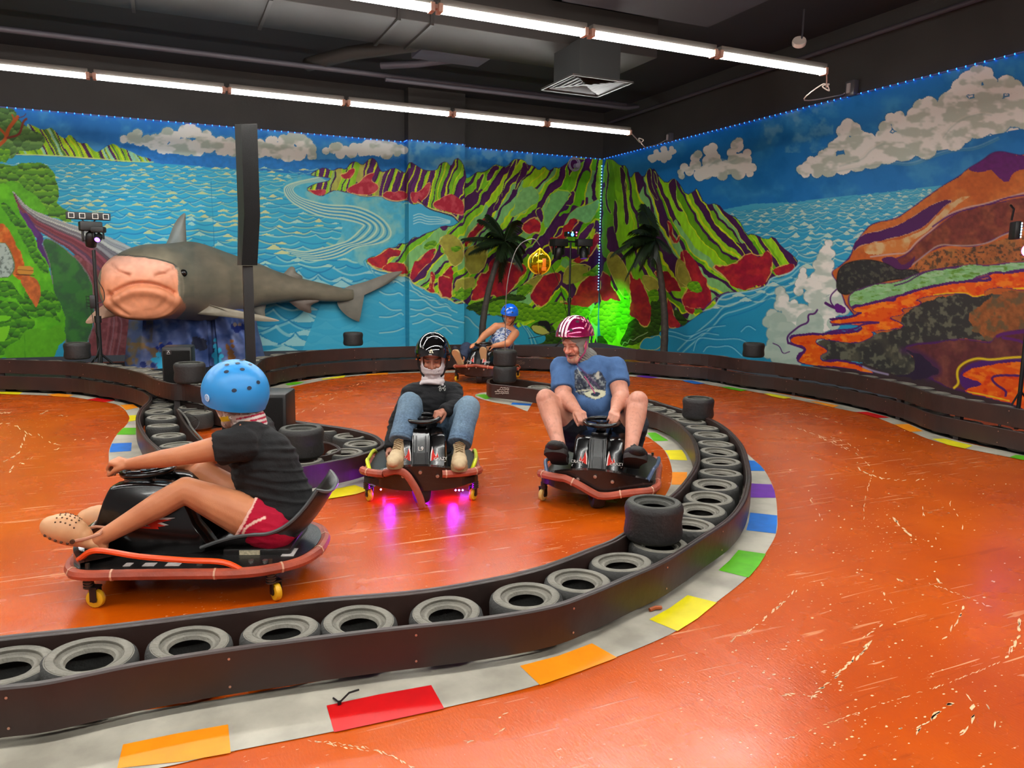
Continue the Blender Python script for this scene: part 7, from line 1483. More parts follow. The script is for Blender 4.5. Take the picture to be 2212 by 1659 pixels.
def shoe(parent, heel, toe, up, m, sole, ln=.28, wd=.05, name='shoe', hgt=.075, lacem=None, tongue=True):
    # heel, toe on the sole line; up: away from the sole
    heel, toe = Vector(heel), Vector(toe); f = (toe - heel).normalized(); up = (Vector(up) - f * Vector(up).dot(f)).normalized(); s = f.cross(up); off = parent.matrix_world.translation
    Bm = Matrix((s, f, up)).transposed(); F = Fig(); P = lambda x, y, z: heel + Bm @ Vector((x, y * ln, z))
    pr = [(.10, .78, .030), (.30, .82, .032), (.55, .95, .030), (.78, 1.02, .026), (.93, .78, .022)]
    F.limb([(P(0, .12, .05), .034), (P(0, .14, .095), .042)], flat1=True)
    for y, w_, r in pr:
        F.ell(P(0, y, .034 + .012 * (.5 - y)), (wd * w_, .06, r + .012), Bm)
    F.limb([(P(0, .18, .075), .034), (P(0, .45, .062), .034), (P(0, .62, .048), .030)])
    o = F.build(name, m, parent, .005, 5)
    B = MB(); n = 20; Lp, Rp = [], []
    ol = catmull([(0, -.01, 0), (wd * .75, .06, 0), (wd * .78, .3, 0), (wd * .92, .6, 0), (wd * 1.02, .8, 0), (wd * .7, .97, 0), (0, 1.03, 0), (-wd * .7, .97, 0), (-wd * 1.02, .8, 0), (-wd * .85, .6, 0), (-wd * .72, .3, 0), (-wd * .75, .06, 0)], 4, True)
    vs = [P(p.x, p.y, -.015) - off for p in ol] + [P(p.x * 1.03, p.y, .006) - off for p in ol] + [P(p.x * .98, p.y, .018) - off for p in ol]; k = len(ol)
    B.add(vs, [tuple(range(k)), tuple(range(2 * k, 3 * k))] + [(r_ * k + i, r_ * k + (i + 1) % k, (r_ + 1) * k + (i + 1) % k, (r_ + 1) * k + i) for r_ in range(2) for i in range(k)], 0); B.build('sole', sole, o)
    if lacem:
        B = MB()
        for i in range(5): y = .28 + .075 * i; z = .126 - .055 * (y - .25) / .5; B.tube([P(-.024, y, z - .012) - off, P(0, y + .02, z) - off, P(.024, y, z - .012) - off], .0038, 5)
        for q in (-1, 1): B.tube([P(0, .3, .115) - off, P(q * .025, .27, .112) - off, P(q * .03, .33, .1) - off, P(0, .31, .1) - off], .0025, 5)
        B.build('laces', lacem, o)
    return o
SK = {'man': ('#c98a70', '#b8745c'), 'kid': ('#9a6248', '#8a5540'), 'girl': ('#b87850', '#a06040'), 'woman': ('#c4825c', '#b06c4c')}
skinM = mat_attr('skin', .5, .35, .08, 220, sss=.12)
def skin_paint(base, shade, extra=None):
    def f(co, no):
        g = np.clip(.5 + n3(co, 14, 3, 3) * .7, 0, 1)[:, None]; c = hx(base)[None] * g + hx(shade)[None] * (1 - g)
        if extra is not None: c = extra(co, no, c)
        return c
    return f
def person(K, label): 
    p = K.translation; e = empty('person', (p.x, p.y, 0)); tag(e, label, 'person'); bpy.context.view_layer.update(); return e
# ------------------------------------------------------------------ the man in the pink helmet
K = K_man; e = person(K, 'man in blue wolf shirt and shiny pink helmet grinning while gripping the steering wheel')
j = lambda x, y, ly: J(K, x, y, ly)
hipC = K @ Vector((0, -.30, .30)); chest = j(1272, 815, -.24); neckb = j(1266, 778, -.25); shL, shR = j(1214, 795, -.20), j(1328, 796, -.23)
elL, elR = j(1217, 856, -.05), j(1342, 858, -.06); wrL, wrR = j(1247, 888, .085), j(1329, 886, .085)
kneeL, kneeR = j(1179, 861, .06), j(1378, 866, .04); anL, anR = j(1211, 972, .31), j(1362, 976, .30)
hpL, hpR = K @ Vector((.11, -.26, .25)), K @ Vector((-.11, -.26, .25))
hc = j(1243, 742, -.15); hf = (K.to_3x3() @ Vector((.44, .84, -.30))).normalized(); HB = basis(hf, (K.to_3x3() @ Vector((.12, .16, 1))))
F = Fig()
F.limb([(hipC, .15), (chest + Vector((0, 0, -.06)), .155)]); F.limb([(shL, .06), (neckb + Vector((0, 0, -.04)), .085), (shR, .06)]); F.limb([(neckb, .06), (hc + HB @ Vector((0, -.04, -.09)), .058)])
F.limb([(shL, .066), (elL, .057), (elL.lerp(wrL, .35), .056), (wrL, .033)]); F.limb([(shR, .066), (elR, .057), (elR.lerp(wrR, .35), .056), (wrR, .033)])
F.limb([(hpL, .10), (hpL.lerp(kneeL, .6), .085), (kneeL, .066), (kneeL.lerp(anL, .32) + K.to_3x3() @ Vector((.0, -.015, 0)), .066), (kneeL.lerp(anL, .7), .048), (anL, .038)]); F.limb([(hpR, .10), (hpR.lerp(kneeR, .6), .085), (kneeR, .066), (kneeR.lerp(anR, .32) + K.to_3x3() @ Vector((0, -.015, 0)), .066), (kneeR.lerp(anR, .7), .048), (anR, .038)])
F.ell(kneeL + K.to_3x3() @ Vector((.0, .03, .01)), (.05, .05, .055)); F.ell(kneeR + K.to_3x3() @ Vector((0, .03, .01)), (.05, .05, .055))
F.limb([(anL, .038), (anL + K.to_3x3() @ Vector((0, -.02, -.05)), .04)]); F.limb([(anR, .038), (anR + K.to_3x3() @ Vector((0, -.02, -.05)), .04)])
wc = K @ Vector((0, .17, .485)); gL, gR = j(1256, 908, .16), j(1326, 909, .16)
hand(F, wrL, (gL - wrL) + Vector((0, 0, .03)), K.to_3x3() @ Vector((-.35, .15, -1)), -1, (48, 105, 150), .98)
hand(F, wrR, (gR - wrR) + Vector((0, 0, .03)), K.to_3x3() @ Vector((.35, .15, -1)), 1, (48, 105, 150), .98)
head(F, hc, HB, 1.02, 1.25, smile=1, nose=1.05)
HBi = np.array(HB.transposed()); hcn = np.array(hc)
def hl(co): return (co - hcn) @ HBi.T / 1.02
def man_extra(co, no, c):
    l = hl(co); x, y, z = l[:, 0], l[:, 1], l[:, 2]; near = (np.abs(x) < .09) & (y > .02) & (np.abs(z) < .13)
    def mixc(mask, col, a): c[:] = c * (1 - (mask * a)[:, None]) + hx(col) * (mask * a)[:, None]
    g = lambda cx, cz, rx, rz: np.exp(-((x - cx) / rx) ** 2 - ((z - cz) / rz) ** 2) * near
    mixc(np.clip(g(.035, -.022, .024, .02) + g(-.035, -.022, .024, .02), 0, 1), '#c0604c', .5); mixc(g(0, -.02, .016, .016), '#c0604c', .5)
    nz = np.clip(.6 + n3(co, 160, 9, 2) * .8, 0, 1)
    mixc(np.clip(g(0, -.043, .03, .0055) * 1.3, 0, 1) * nz, '#5a4034', .8); mixc(np.clip(g(0, -.092, .026, .017) * 1.3, 0, 1) * nz, '#8a7464', .85); mixc(np.clip(g(.03, -.068, .007, .022) + g(-.03, -.068, .007, .022), 0, 1) * nz, '#54402f', .8)
    mixc(np.clip(g(0, -.057, .024, .006) * 1.6, 0, 1), '#3a1210', .95); mixc(np.clip(g(0, -.0675, .018, .0045) * 1.4, 0, 1), '#a85048', .8)
    mixc(np.clip(g(.0285, .006, .014, .0028) + g(-.0285, .006, .014, .0028), 0, 1), '#4a2820', .9); mixc(np.clip(g(.034, .031, .018, .0045) + g(-.034, .031, .018, .0045), 0, 1) * nz, '#7a5644', .6)
    # forearm and shin hair
    d = co - np.array(K.translation); hair = np.clip((.95 - co[:, 2]) * 4, 0, 1) * np.clip(n3(co * np.array([1, 1, .35]), 90, 4, 2) - .1, 0, 1); c *= (1 - .14 * hair)[:, None]; return c
def man_post(co, no):
    l = hl(co); x, y, z = l[:, 0], l[:, 1], l[:, 2]; near = (y > .03) & (np.abs(z) < .1) & (np.abs(x) < .07)
    dip = -.005 * np.exp(-((np.abs(x) - .0285) / .014) ** 2 - ((z - .006) / .0022) ** 2) - .012 * np.exp(-(x / .022) ** 2 - ((z + .057) / .0045) ** 2) - .004 * np.exp(-((np.abs(x) - .036 + (z + .03) * .5) / .003) ** 2) * (z < -.01) * (z > -.06)
    return co + no * (dip * near * 1.0)[:, None]
body = F.build('body', skinM, e, .0045, 5, paint=skin_paint('#cf9480', '#bb7e66', man_extra), post=man_post)
# shirt
F = Fig(); up = K.to_3x3() @ Vector((0, 0, 1)); bl = hipC + Vector((0, 0, -.05))
F.limb([(hipC + K.to_3x3() @ Vector((0, .02, -.03)), .185), (hipC.lerp(chest, .5) + K.to_3x3() @ Vector((0, .035, 0)), .198), (chest + Vector((0, 0, -.01)), .172)], flat0=True); F.limb([(shL + K.to_3x3() @ Vector((-.02, 0, -.01)), .083), (neckb + Vector((0, 0, -.05)), .098), (shR + K.to_3x3() @ Vector((.02, 0, -.01)), .083)])
F.ell(j(1285, 870, -.14), (.15, .13, .12)); F.limb([(neckb + Vector((0, 0, -.05)), .09), (neckb + Vector((0, 0, -.012)), .076)], flat1=True)
F.limb([(shL, .082), (shL.lerp(elL, .78), .077)], flat1=True); F.limb([(shR, .082), (shR.lerp(elR, .60), .080)], flat1=True)
Kin = np.array(K.inverted())
def man_shirt(co, no):
    w = co @ np.eye(3); q = (w - np.array([0, 0, H])) @ M.T; px, py = 1106 + FPX * q[:, 0] / q[:, 2], 829.5 + FPX * q[:, 1] / q[:, 2]; loc = w @ Kin[:3, :3].T + Kin[:3, 3]
    m = Mural(px, py); m.c[:] = hx('#45628c'); m.c *= (.93 + .14 * fbm(px / 9, py / 9, 2, 3))[:, None]
    fr = loc[:, 1] > -.17; keep = m.c.copy(); z = lambda *p: T(1180, 665, .12055, p)
    # wolf print: dark fur, pale muzzle bands, eye
    I = m.fill(z((500, 1120), (560, 1080), (700, 1200), (860, 1180), (960, 1120), (1060, 1250), (1080, 1450), (1060, 1600), (900, 1640), (700, 1600), (560, 1540), (480, 1400), (520, 1260)), '#3c4250', 3); m.mottle(I, '#8a908c', 3, .48, 8, .8, 5); m.mottle(I, '#222632', 4, .5, 8, .7, 8)
    m.line(z((560, 1080), (620, 1200), (700, 1300), (800, 1380), (880, 1460)), '#a8a89c', 2.0); m.line(z((600, 1080), (700, 1190), (800, 1300), (900, 1400)), '#3a2850', 1.6); m.fill(z((880, 1200), (920, 1130), (960, 1180), (950, 1290), (900, 1260)), '#a8a496', 1.5)
    m.line(z((530, 1500), (640, 1475), (800, 1470), (960, 1475), (1060, 1500)), '#c4c0a0', 2.0); m.fill(z((640, 1530), (780, 1490), (900, 1470), (1040, 1490), (1075, 1540), (1020, 1600), (900, 1640), (760, 1600)), '#b8b89c', 2); m.fill(z((790, 1540), (840, 1510), (920, 1500), (970, 1530), (950, 1570), (880, 1590), (810, 1570)), '#2c3444', 1); m.fill(z((650, 1420), (700, 1400), (730, 1430), (690, 1460)), '#20242c', 1)
    m.line(z((560, 1040), (700, 1160), (840, 1290), (960, 1440)), '#5a3a5c', 1.6)
    m.c[~fr] = keep[~fr]; return m.c
clothM = mat_attr('printed_cloth', .85, .15, .25, 160)
F.build('shirt', clothM, e, .007, 4, disp=folds(.004, 9, 4, (1.6, 1.6, 1)), paint=man_shirt)
# shorts
F = Fig(); F.limb([(hpL.lerp(hpR, .5) + Vector((0, 0, .02)), .165), (hipC + Vector((0, 0, .02)), .16)]); F.limb([(hpL, .12), (hpL.lerp(kneeL, .62), .112)], flat1=True); F.limb([(hpR, .12), (hpR.lerp(kneeR, .62), .112)], flat1=True); F.limb([(hpL.lerp(kneeL, .35) + Vector((0, 0, -.05)), .10), (hpR.lerp(kneeR, .35) + Vector((0, 0, -.05)), .10)])
F.build('shorts', mat('navy_cloth', '#12141f', .85, bump=.2, bscale=120), e, .008, 4, disp=folds(.004, 9, 2))
f3 = K.to_3x3()
blks = mat('shoe_black', '#151212', .6, bump=.2, bscale=150); sol = mat('shoe_sole', '#1f1714', .7)
shoe(e, anL + f3 @ Vector((0, -.01, -.085)), anL + f3 @ Vector((.01, .17, .035)), f3 @ Vector((0, -.6, .8)), blks, sol, .22, .070, lacem=blks); shoe(e, anR + f3 @ Vector((0, -.01, -.09)), anR + f3 @ Vector((-.05, .17, .015)), f3 @ Vector((0, -.55, .8)), blks, sol, .22, .070, lacem=blks)
# balaclava
F = Fig(); P_h = lambda x, y, z: hc + HB @ Vector((x, y, z)) * 1.02
F.ell(P_h(0, -.014, .03), (.085, .102, .102), HB); F.ell(P_h(0, .008, -.03), (.072, .078, .085), HB); F.limb([(P_h(0, -.01, -.05), .072), (P_h(0, -.03, -.12), .078), (neckb + Vector((0, 0, .01)), .078), (neckb + Vector((0, 0, -.02)), .085)], flat1=True); F.limb([(P_h(-.045, .0, -.06), .034), (P_h(0, .05, -.095), .030), (P_h(.045, 0, -.06), .034)])
def bal_cut(co):
    l = hl(co); return (l[:, 1] > .018) & (((l[:, 0]) / .056) ** 2 + ((l[:, 2] + .022) / .082) ** 2 < 1)
F.build('balaclava', mat('grey_knit', '#7a7770', .8, bump=.2, bscale=60), e, .005, 4, cut=bal_cut, solid=.003, disp=lambda co, no: .0035 * np.sin((co[:, 2] * 1.0 + co[:, 0] * .5) * 330 + n3(co, 12, 3, 2) * 3) * np.clip((hcn[2] - .02 - co[:, 2]) * 14, 0, 1))
pinkM = mat('pink_chrome', '#98084e', .13, metal=.55, coat=.8); 
hb2 = basis(HB @ Vector((0, 1, .16)), HB @ Vector((0, 0, 1)))
ho, S = helmet(e, hc + HB @ Vector((0, -.010, .052)), hb2, .120, .145, .138, pinkM, lambda ph: 82 + 16 * (1 - math.cos(ph)) / 2 + 6 * abs(math.sin(ph)) ** 2 * 0)
B = MB()
for q in (-.035, -.01, .015):
    vs = []
    for i in range(30):
        th = R(82 - 110 * i / 29) ; sg = 1
        for dq in (0, .014):
            ph = math.asin(min(.99, abs(q + dq) / (.118 * max(.12, abs(math.sin(th)))))) * (1 if q + dq > 0 else -1)
            vs.append(S(abs(th), ph if th > 0 else PI - ph, 1.006))
    B.add(vs, [(2 * i, 2 * i + 1, 2 * i + 3, 2 * i + 2) for i in range(29)], 0, True)
B.build('stripes', mat('stripe_white', '#e0c8d0', .2, coat=.6), ho)
vents(ho, S, [(64, -32), (60, 30), (40, -60), (72, 10)], mat('vent_dark', '#1a0410', .5), .010)
B = MB(); 
for k in range(26):
    t = R(30 + 55 * ((k * 37 % 23) / 23)); q = R(-82 - 40 * ((k * 11 % 19) / 19)); c_ = S(t, q, 1.006); B.ball(c_, (.006, .006, .006), 4)
B.build('floral_print', mat('print_pale', '#b06478', .4), ho)
B = MB(); off = e.matrix_world.translation
for q in (-1, 1): B.tube([p - off for p in (hc + HB @ Vector((q * .092, -.005, .02)), hc + HB @ Vector((q * .083, .02, -.05)), hc + HB @ Vector((q * .045, .055, -.10)), hc + HB @ Vector((0, .06, -.125)))], .0065, 6, sx=.4)
B.tube([p - off for p in (hc + HB @ Vector((-.02, .05, -.125)), neckb + f3 @ Vector((.02, .12, -.06)), j(1268, 820, -.045), j(1285, 850, -.02))], .004, 5); B.build('chin_strap', mat('strap_pink', '#a03a68', .5), ho)
# ------------------------------------------------------------------ the kid in the black helmet
K = K_kid; f3 = K.to_3x3(); e = person(K, 'kid in black sweater, jeans and glossy black helmet with a white face covering')
j = lambda x, y, ly: J(K, x, y, ly)
hipC = K @ Vector((0, -.27, .27)); chest = j(933, 868, -.18); neckb = j(934, 832, -.17); shL, shR = j(889, 849, -.16), j(979, 846, -.16)
elL, elR = j(856, 920, -.18), j(984, 878, -.02); wrL, wrR = j(842, 972, -.02), j(957, 889, .08)
kneeL, kneeR = j(886, 872, .09), j(1012, 880, .08); anL, anR = j(866, 956, .28), j(992, 962, .27); hpL, hpR = K @ Vector((.085, -.24, .24)), K @ Vector((-.085, -.24, .24))
hc = j(935, 777, -.13); HB = basis(f3 @ Vector((.05, 1, -.26)), f3 @ Vector((0, .2, 1)))
F = Fig(); F.limb([(hipC, .11), (chest, .115)]); F.limb([(shL, .05), (neckb + Vector((0, 0, -.03)), .07), (shR, .05)]); F.limb([(neckb, .05), (hc + HB @ Vector((0, -.03, -.08)), .05)])
F.limb([(shL, .05), (elL, .038), (wrL, .024)]); F.limb([(shR, .05), (elR, .038), (wrR, .024)])
for hp_, kn_, an_ in ((hpL, kneeL, anL), (hpR, kneeR, anR)): F.limb([(hp_, .08), (kn_, .052), (kn_.lerp(an_, .35), .05), (an_, .032), (an_ + f3 @ Vector((0, -.01, -.05)), .034)])
hand(F, wrR, j(945, 906, .155) - wrR + Vector((0, 0, .035)), f3 @ Vector((.3, .15, -1)), 1, (52, 108, 155), .88); hand(F, wrL, j(832, 1004, .1) - wrL, f3 @ Vector((-.7, .3, -.2)), 1, (40, 85, 120), .85)
head(F, hc, HB, .98, .95); HBi2 = np.array(HB.transposed()); hcn2 = np.array(hc)
def kid_extra(co, no, c):
    l = (co - hcn2) @ HBi2.T / .98; x, y, z = l[:, 0], l[:, 1], l[:, 2]; near = (y > .03) & (np.abs(z) < .1) & (np.abs(x) < .08)
    g = lambda cx, cz, rx, rz: np.exp(-((x - cx) / rx) ** 2 - ((z - cz) / rz) ** 2) * near
    for mk, col, a in ((np.clip((g(.034, .034, .02, .0048) + g(-.034, .034, .02, .0048)) * 1.4, 0, 1), '#2c1a14', .9), (np.clip((g(.0285, .012, .015, .0026) + g(-.0285, .012, .015, .0026)) * 1.3, 0, 1), '#1c1010', .9), (np.clip(g(.0285, .006, .011, .0045) + g(-.0285, .006, .011, .0045), 0, 1), '#5c4038', .7)): c[:] = c * (1 - (mk * a)[:, None]) + hx(col) * (mk * a)[:, None]
    return c
F.build('body', skinM, e, .0045, 4, paint=skin_paint('#a8705a', '#98604a', kid_extra))
for q in (-1, 1): eyeball(e, hc, HB, .98, q, '#160c08', y=.0635)
F = Fig(); F.limb([(hipC + Vector((0, 0, -.02)), .14), (chest, .138)]); F.limb([(shL, .066), (neckb + Vector((0, 0, -.045)), .085), (shR, .066)]); F.limb([(neckb + Vector((0, 0, -.04)), .075), (neckb + Vector((0, 0, -.008)), .066)], flat1=True)
F.limb([(shL, .064), (elL, .056), (wrL, .042)], flat1=True); F.limb([(shR, .064), (elR, .056), (wrR, .040)], flat1=True)
F.build('sweater', mat('sweater_black', '#0a0a0e', .9, bump=.25, bscale=110), e, .0065, 4, disp=folds(.006, 10, 7))
F = Fig()
for hp_, kn_, an_ in ((hpL, kneeL, anL), (hpR, kneeR, anR)): F.limb([(hp_, .105), (hp_.lerp(kn_, .6), .09), (kn_, .078), (kn_.lerp(an_, .45), .074), (kn_.lerp(an_, .97), .078)], flat1=True)
F.limb([(hpL, .11), (hpR, .11)]); 
def denim(co, no):
    g = np.clip(.5 + n3(co, 7, 3, 3), 0, 1)[:, None]; c = hx('#64788a') * g + hx('#4c6076') * (1 - g); f = np.clip(.5 + n3(co, 160, 6, 2) * .9, 0, 1)[:, None]; c = c * (.88 + .24 * f)
    for kn_, hp_, an_ in ((np.array(kneeL), np.array(hpL), np.array(anL)), (np.array(kneeR), np.array(hpR), np.array(anR))):
        d = np.linalg.norm(co - kn_, axis=1); c = c + (hx('#8aa0a8') - c) * (np.clip(1 - d / .16, 0, 1) * .55)[:, None]
        t = ((co - kn_) @ (an_ - kn_)) / ((an_ - kn_) @ (an_ - kn_)); k = (np.linalg.norm(co - kn_ - np.outer(t, an_ - kn_), axis=1) < .1) & (np.abs(t - .91) < .008); c[k] *= .75
    return c
F.build('jeans', mat_attr('denim', .85, .15, .25, 240), e, .006, 4, disp=folds(.003, 7, 9, (2, 2, .8)), paint=denim)
bei = mat('shoe_beige', '#b8a07c', .75, var=.1, scale=20, bump=.25, bscale=90); bs = mat('sole_beige', '#8c7450', .7); blc = mat('lace_beige', '#7c6442', .7)
shoe(e, anL + f3 @ Vector((.0, -.04, -.085)), anL + f3 @ Vector((.03, .20, -.10)), f3 @ Vector((0, 0, 1)), bei, bs, .26, .05, lacem=blc); shoe(e, anR + f3 @ Vector((0, -.04, -.085)), anR + f3 @ Vector((-.0, .20, -.10)), f3 @ Vector((0, 0, 1)), bei, bs, .26, .05, lacem=blc)
F = Fig(); P_h = lambda x, y, z: hc + HB @ Vector((x, y, z)) * .98
F.ell(P_h(0, -.012, .03), (.084, .101, .10), HB); F.ell(P_h(0, .016, -.04), (.078, .085, .085), HB); F.limb([(P_h(-.05, .01, -.06), .036), (P_h(0, .050, -.085), .036), (P_h(.05, .01, -.06), .036)]); F.ell(P_h(0, .082, -.03), (.026, .022, .022), HB); F.limb([(P_h(0, -.01, -.05), .07), (P_h(0, -.01, -.13), .072), (neckb + f3 @ Vector((0, .03, -.005)), .085)], flat1=True)
def bal_cut2(co):
    l = (co - hcn2) @ HBi2.T / .98; return (l[:, 1] > .02) & (((l[:, 0]) / .062) ** 4 + ((l[:, 2] - .014) / .040) ** 4 < 1)
bo = F.build('balaclava', mat('white_knit', '#c2b8b8', .8, bump=.2, bscale=60), e, .005, 4, cut=bal_cut2, solid=.003, disp=lambda co, no: .003 * np.sin(co[:, 2] * 190 + n3(co, 16, 3, 2) * 5) * np.clip((hcn2[2] - .05 - co[:, 2]) * 20, 0, 1))
off = e.matrix_world.translation
def strokes(parent, pts_list, m, r=.0016, name='lettering'):
    B = MB()
    for L in pts_list: B.tube(catmull(L, 5), r, 5)
    return B.build(name, m, parent)
def onface(ob, pts, lift=.002):
    from mathutils.bvhtree import BVHTree
    off = ob.parent.matrix_world.translation if ob.parent else Vector(); bv = BVHTree.FromPolygons([v.co + off for v in ob.data.vertices], [tuple(p.vertices) for p in ob.data.polygons]); out = []
    for x, y in pts:
        h = bv.ray_cast(Vector((0, 0, H)), Vector(ray(x, y)).normalized())[0]
        if h: out.append(h - off - Vector(ray(x, y)).normalized() * lift)
    return out
zk = lambda *p: T(880, 700, .09642, p)
gM = mat('print_grey', '#3a3840', .6)
ls = [onface(bo, zk(*L)) for L in (((620, 1050), (590, 1060), (600, 1090), (580, 1130), (600, 1140), (630, 1100), (660, 1060)), ((650, 1090), (680, 1040), (690, 1090), (720, 1020), (730, 1070), (760, 1000), (770, 1050), (800, 970)), ((610, 1080), (700, 1060), (790, 1010)), ((600, 1120), (700, 1105), (760, 1070)))]
strokes(bo, [l for l in ls if len(l) > 2], gM, .0013, 'printed_lettering')
sw = [o for o in bpy.data.objects if o.name == 'sweater'][0]
ls = [onface(sw, zk(*L)) for L in (((690, 1420), (730, 1390), (750, 1420), (720, 1450), (760, 1460), (740, 1500), (715, 1480), (730, 1390)), ((760, 1450), (775, 1430), (790, 1450), (800, 1420), (815, 1450), (825, 1420), (845, 1380), (850, 1470), (830, 1490), (820, 1460)), ((820, 1390), (860, 1375)))]
strokes(sw, [l for l in ls if len(l) > 2], mat('thread_white', '#c8c8c0', .6), .0014, 'stitched_lettering')
hb2 = basis(HB @ Vector((0, 1, .20)), HB @ Vector((0, 0, 1)))
ho, S = helmet(e, hc + HB @ Vector((0, -.010, .045)), hb2, .120, .140, .142, mat('helmet_black', '#060607', .05, coat=1, spec=.7), lambda ph: 86 + 34 * ((1 - math.cos(ph)) / 2) ** .6)
vents(ho, S, [(38, 22), (38, -22), (20, 0), (66, 34), (66, -34)], mat('vent_ring', '#2a2a2c', .3), .009)
B = MB(); 
pA = [S(R(78), R(q), 1.01) for q in (0,)][0]; u_ = (S(R(74), 0, 1.01) - pA).normalized(); r_ = (S(R(78), R(3), 1.01) - pA).normalized(); n_ = u_.cross(r_).normalized()
tri = lambda pts: B.add([pA + r_ * x + u_ * y + n_ * z for z in (.0, ) for x, y in pts], [tuple(range(len(pts)))])
tri([(-.014, -.01), (-.002, .015), (.004, .015), (-.007, -.01)]); tri([(.004, .015), (.0, .008), (.008, -.004), (.002, -.004), (-.002, -.010), (.015, -.010)]); B.build('logo', mat('logo_cream', '#d8d8b8', .4), ho)
B = MB()
for q in (-1, 1): B.tube([p - off for p in (hc + HB @ Vector((q * .098, .02, .03)), hc + HB @ Vector((q * .095, .025, -.03)), hc + HB @ Vector((q * .07, .04, -.09)), hc + HB @ Vector((q * .035, .05, -.12)))], .008, 6, sx=.4)
B.build('chin_strap', blk, ho)
# ------------------------------------------------------------------ the girl in the pale blue helmet
K = K_girl; f3 = K.to_3x3(); e = person(K, 'rider in black t-shirt, red shorts and pale blue helmet leaning back in the nearest kart')
j = lambda x, y, lx: J(K, x, y, lx=lx)
hipC = j(607, 1112, 0.0); neckb = j(540, 925, .02); chest = j(568, 995, .0); shL, shR = j(522, 958, -.155), j(560, 928, .17)
elL, wrL = j(388, 985, -.17), j(278, 1003, -.075); elR, wrR = j(430, 1000, .2), j(310, 1005, .10)
hpL, hpR = j(588, 1138, -.10), j(600, 1125, .10); kneeL, kneeR = j(402, 1058, -.17), j(440, 1022, .15); anL, anR = j(212, 1166, -.24), j(262, 1125, .22)
hc = j(508, 866, .03); HB = basis(f3 @ Vector((.30, 1, -.22)), f3 @ Vector((.05, .2, 1)))
F = Fig(); F.limb([(hipC, .125), (hipC.lerp(chest, .5), .12), (chest, .125)]); F.limb([(shL, .05), (neckb, .07), (shR, .05)]); F.limb([(neckb, .052), (hc + HB @ Vector((0, -.03, -.08)), .05)])
F.limb([(shL, .056), (shL.lerp(elL, .4), .056), (elL, .042), (elL.lerp(wrL, .3), .041), (wrL, .026)]); F.limb([(shR, .054), (elR, .042), (wrR, .026)])
F.limb([(hpL, .105), (hpL.lerp(kneeL, .35), .098), (hpL.lerp(kneeL, .75), .074), (kneeL, .058), (kneeL.lerp(anL, .3), .058), (kneeL.lerp(anL, .7), .043), (anL, .033)]); F.limb([(hpR, .10), (kneeR, .058), (kneeR.lerp(anR, .3), .056), (anR, .033)])
F.ell(kneeL + Vector((0, 0, .012)), (.048, .048, .045))
ft = j(105, 1150, -.26); fh = j(222, 1180, -.24); F.limb([(anL, .033), (fh, .024)]); F.limb([(fh, .024), (fh.lerp(ft, .75), .024)]); ft2 = anR + f3 @ Vector((.02, .17, .0)); F.limb([(anR, .033), (ft2, .028)])
wc = K @ Vector((0, .17, .485)); hand(F, wrL, j(243, 1006, -.06) - wrL + Vector((0, 0, .02)), f3 @ Vector((.2, -.2, -1)), 1, (62, 112, 160), .92); hand(F, wrR, wc + f3 @ Vector((.06, .09, .0)) - wrR + Vector((0, 0, .02)), f3 @ Vector((-.2, -.2, -1)), -1, (60, 110, 155), .92)
head(F, hc, HB, 1.0)
F.build('body', skinM, e, .005, 5, paint=skin_paint('#c48058', '#b06c48'))
F = Fig(); F.limb([(hipC + f3 @ Vector((0, -.02, -.0)), .158), (hipC.lerp(chest, .5) + f3 @ Vector((0, -.01, 0)), .150), (chest, .152)], flat0=True); F.limb([(shL + f3 @ Vector((.02, 0, -.01)), .070), (neckb + Vector((0, 0, -.03)), .088), (shR + f3 @ Vector((-.02, 0, 0)), .070)]); F.limb([(chest, .14), (neckb + Vector((0, 0, -.04)), .085)])
F.limb([(neckb + Vector((0, 0, -.03)), .08), (neckb + Vector((0, 0, .005)), .068)], flat1=True); F.limb([(shL, .072), (shL.lerp(elL, .38), .075)], flat1=True); F.limb([(shR, .07), (shR.lerp(elR, .4), .072)], flat1=True)
F.build('shirt', mat('black_tee', '#090809', .9, bump=.2, bscale=110), e, .007, 4, disp=folds(.008, 8, 11, (.7, .7, 3.6)))
F = Fig(); F.limb([(hpL.lerp(hpR, .5) + Vector((0, 0, .02)), .135), (hipC + Vector((0, 0, .04)), .138)]); F.limb([(hpL, .112), (hpL.lerp(kneeL, .32), .110)], flat1=True); F.limb([(hpR, .115), (hpR.lerp(kneeR, .32), .108)], flat1=True)
hLn, kLn = np.array(hpL), np.array(kneeL)
def shorts_p(co, no):
    c = np.tile(hx('#a30c2c'), (len(co), 1)) * (1 + .12 * n3(co, 8, 3, 2))[:, None]; d = kLn - hLn; t = ((co - hLn) @ d) / (d @ d); k = (t > .30); c[k] = hx('#d8a898')
    q = (co - np.array([0, 0, H])) @ M.T; px, py = 1106 + FPX * q[:, 0] / q[:, 2], 829.5 + FPX * q[:, 1] / q[:, 2]; D = seg_d(px, py, chaikin([(522, 1158), (530, 1140), (548, 1128), (572, 1118)], 1, False)); c[(D < 2.6) & (t > -.2)] = hx('#dcb4a4'); return c
F.build('shorts', mat_attr('shorts_cloth', .8, .2, .15, 120), e, .006, 4, disp=folds(.004, 10, 2), paint=shorts_p)
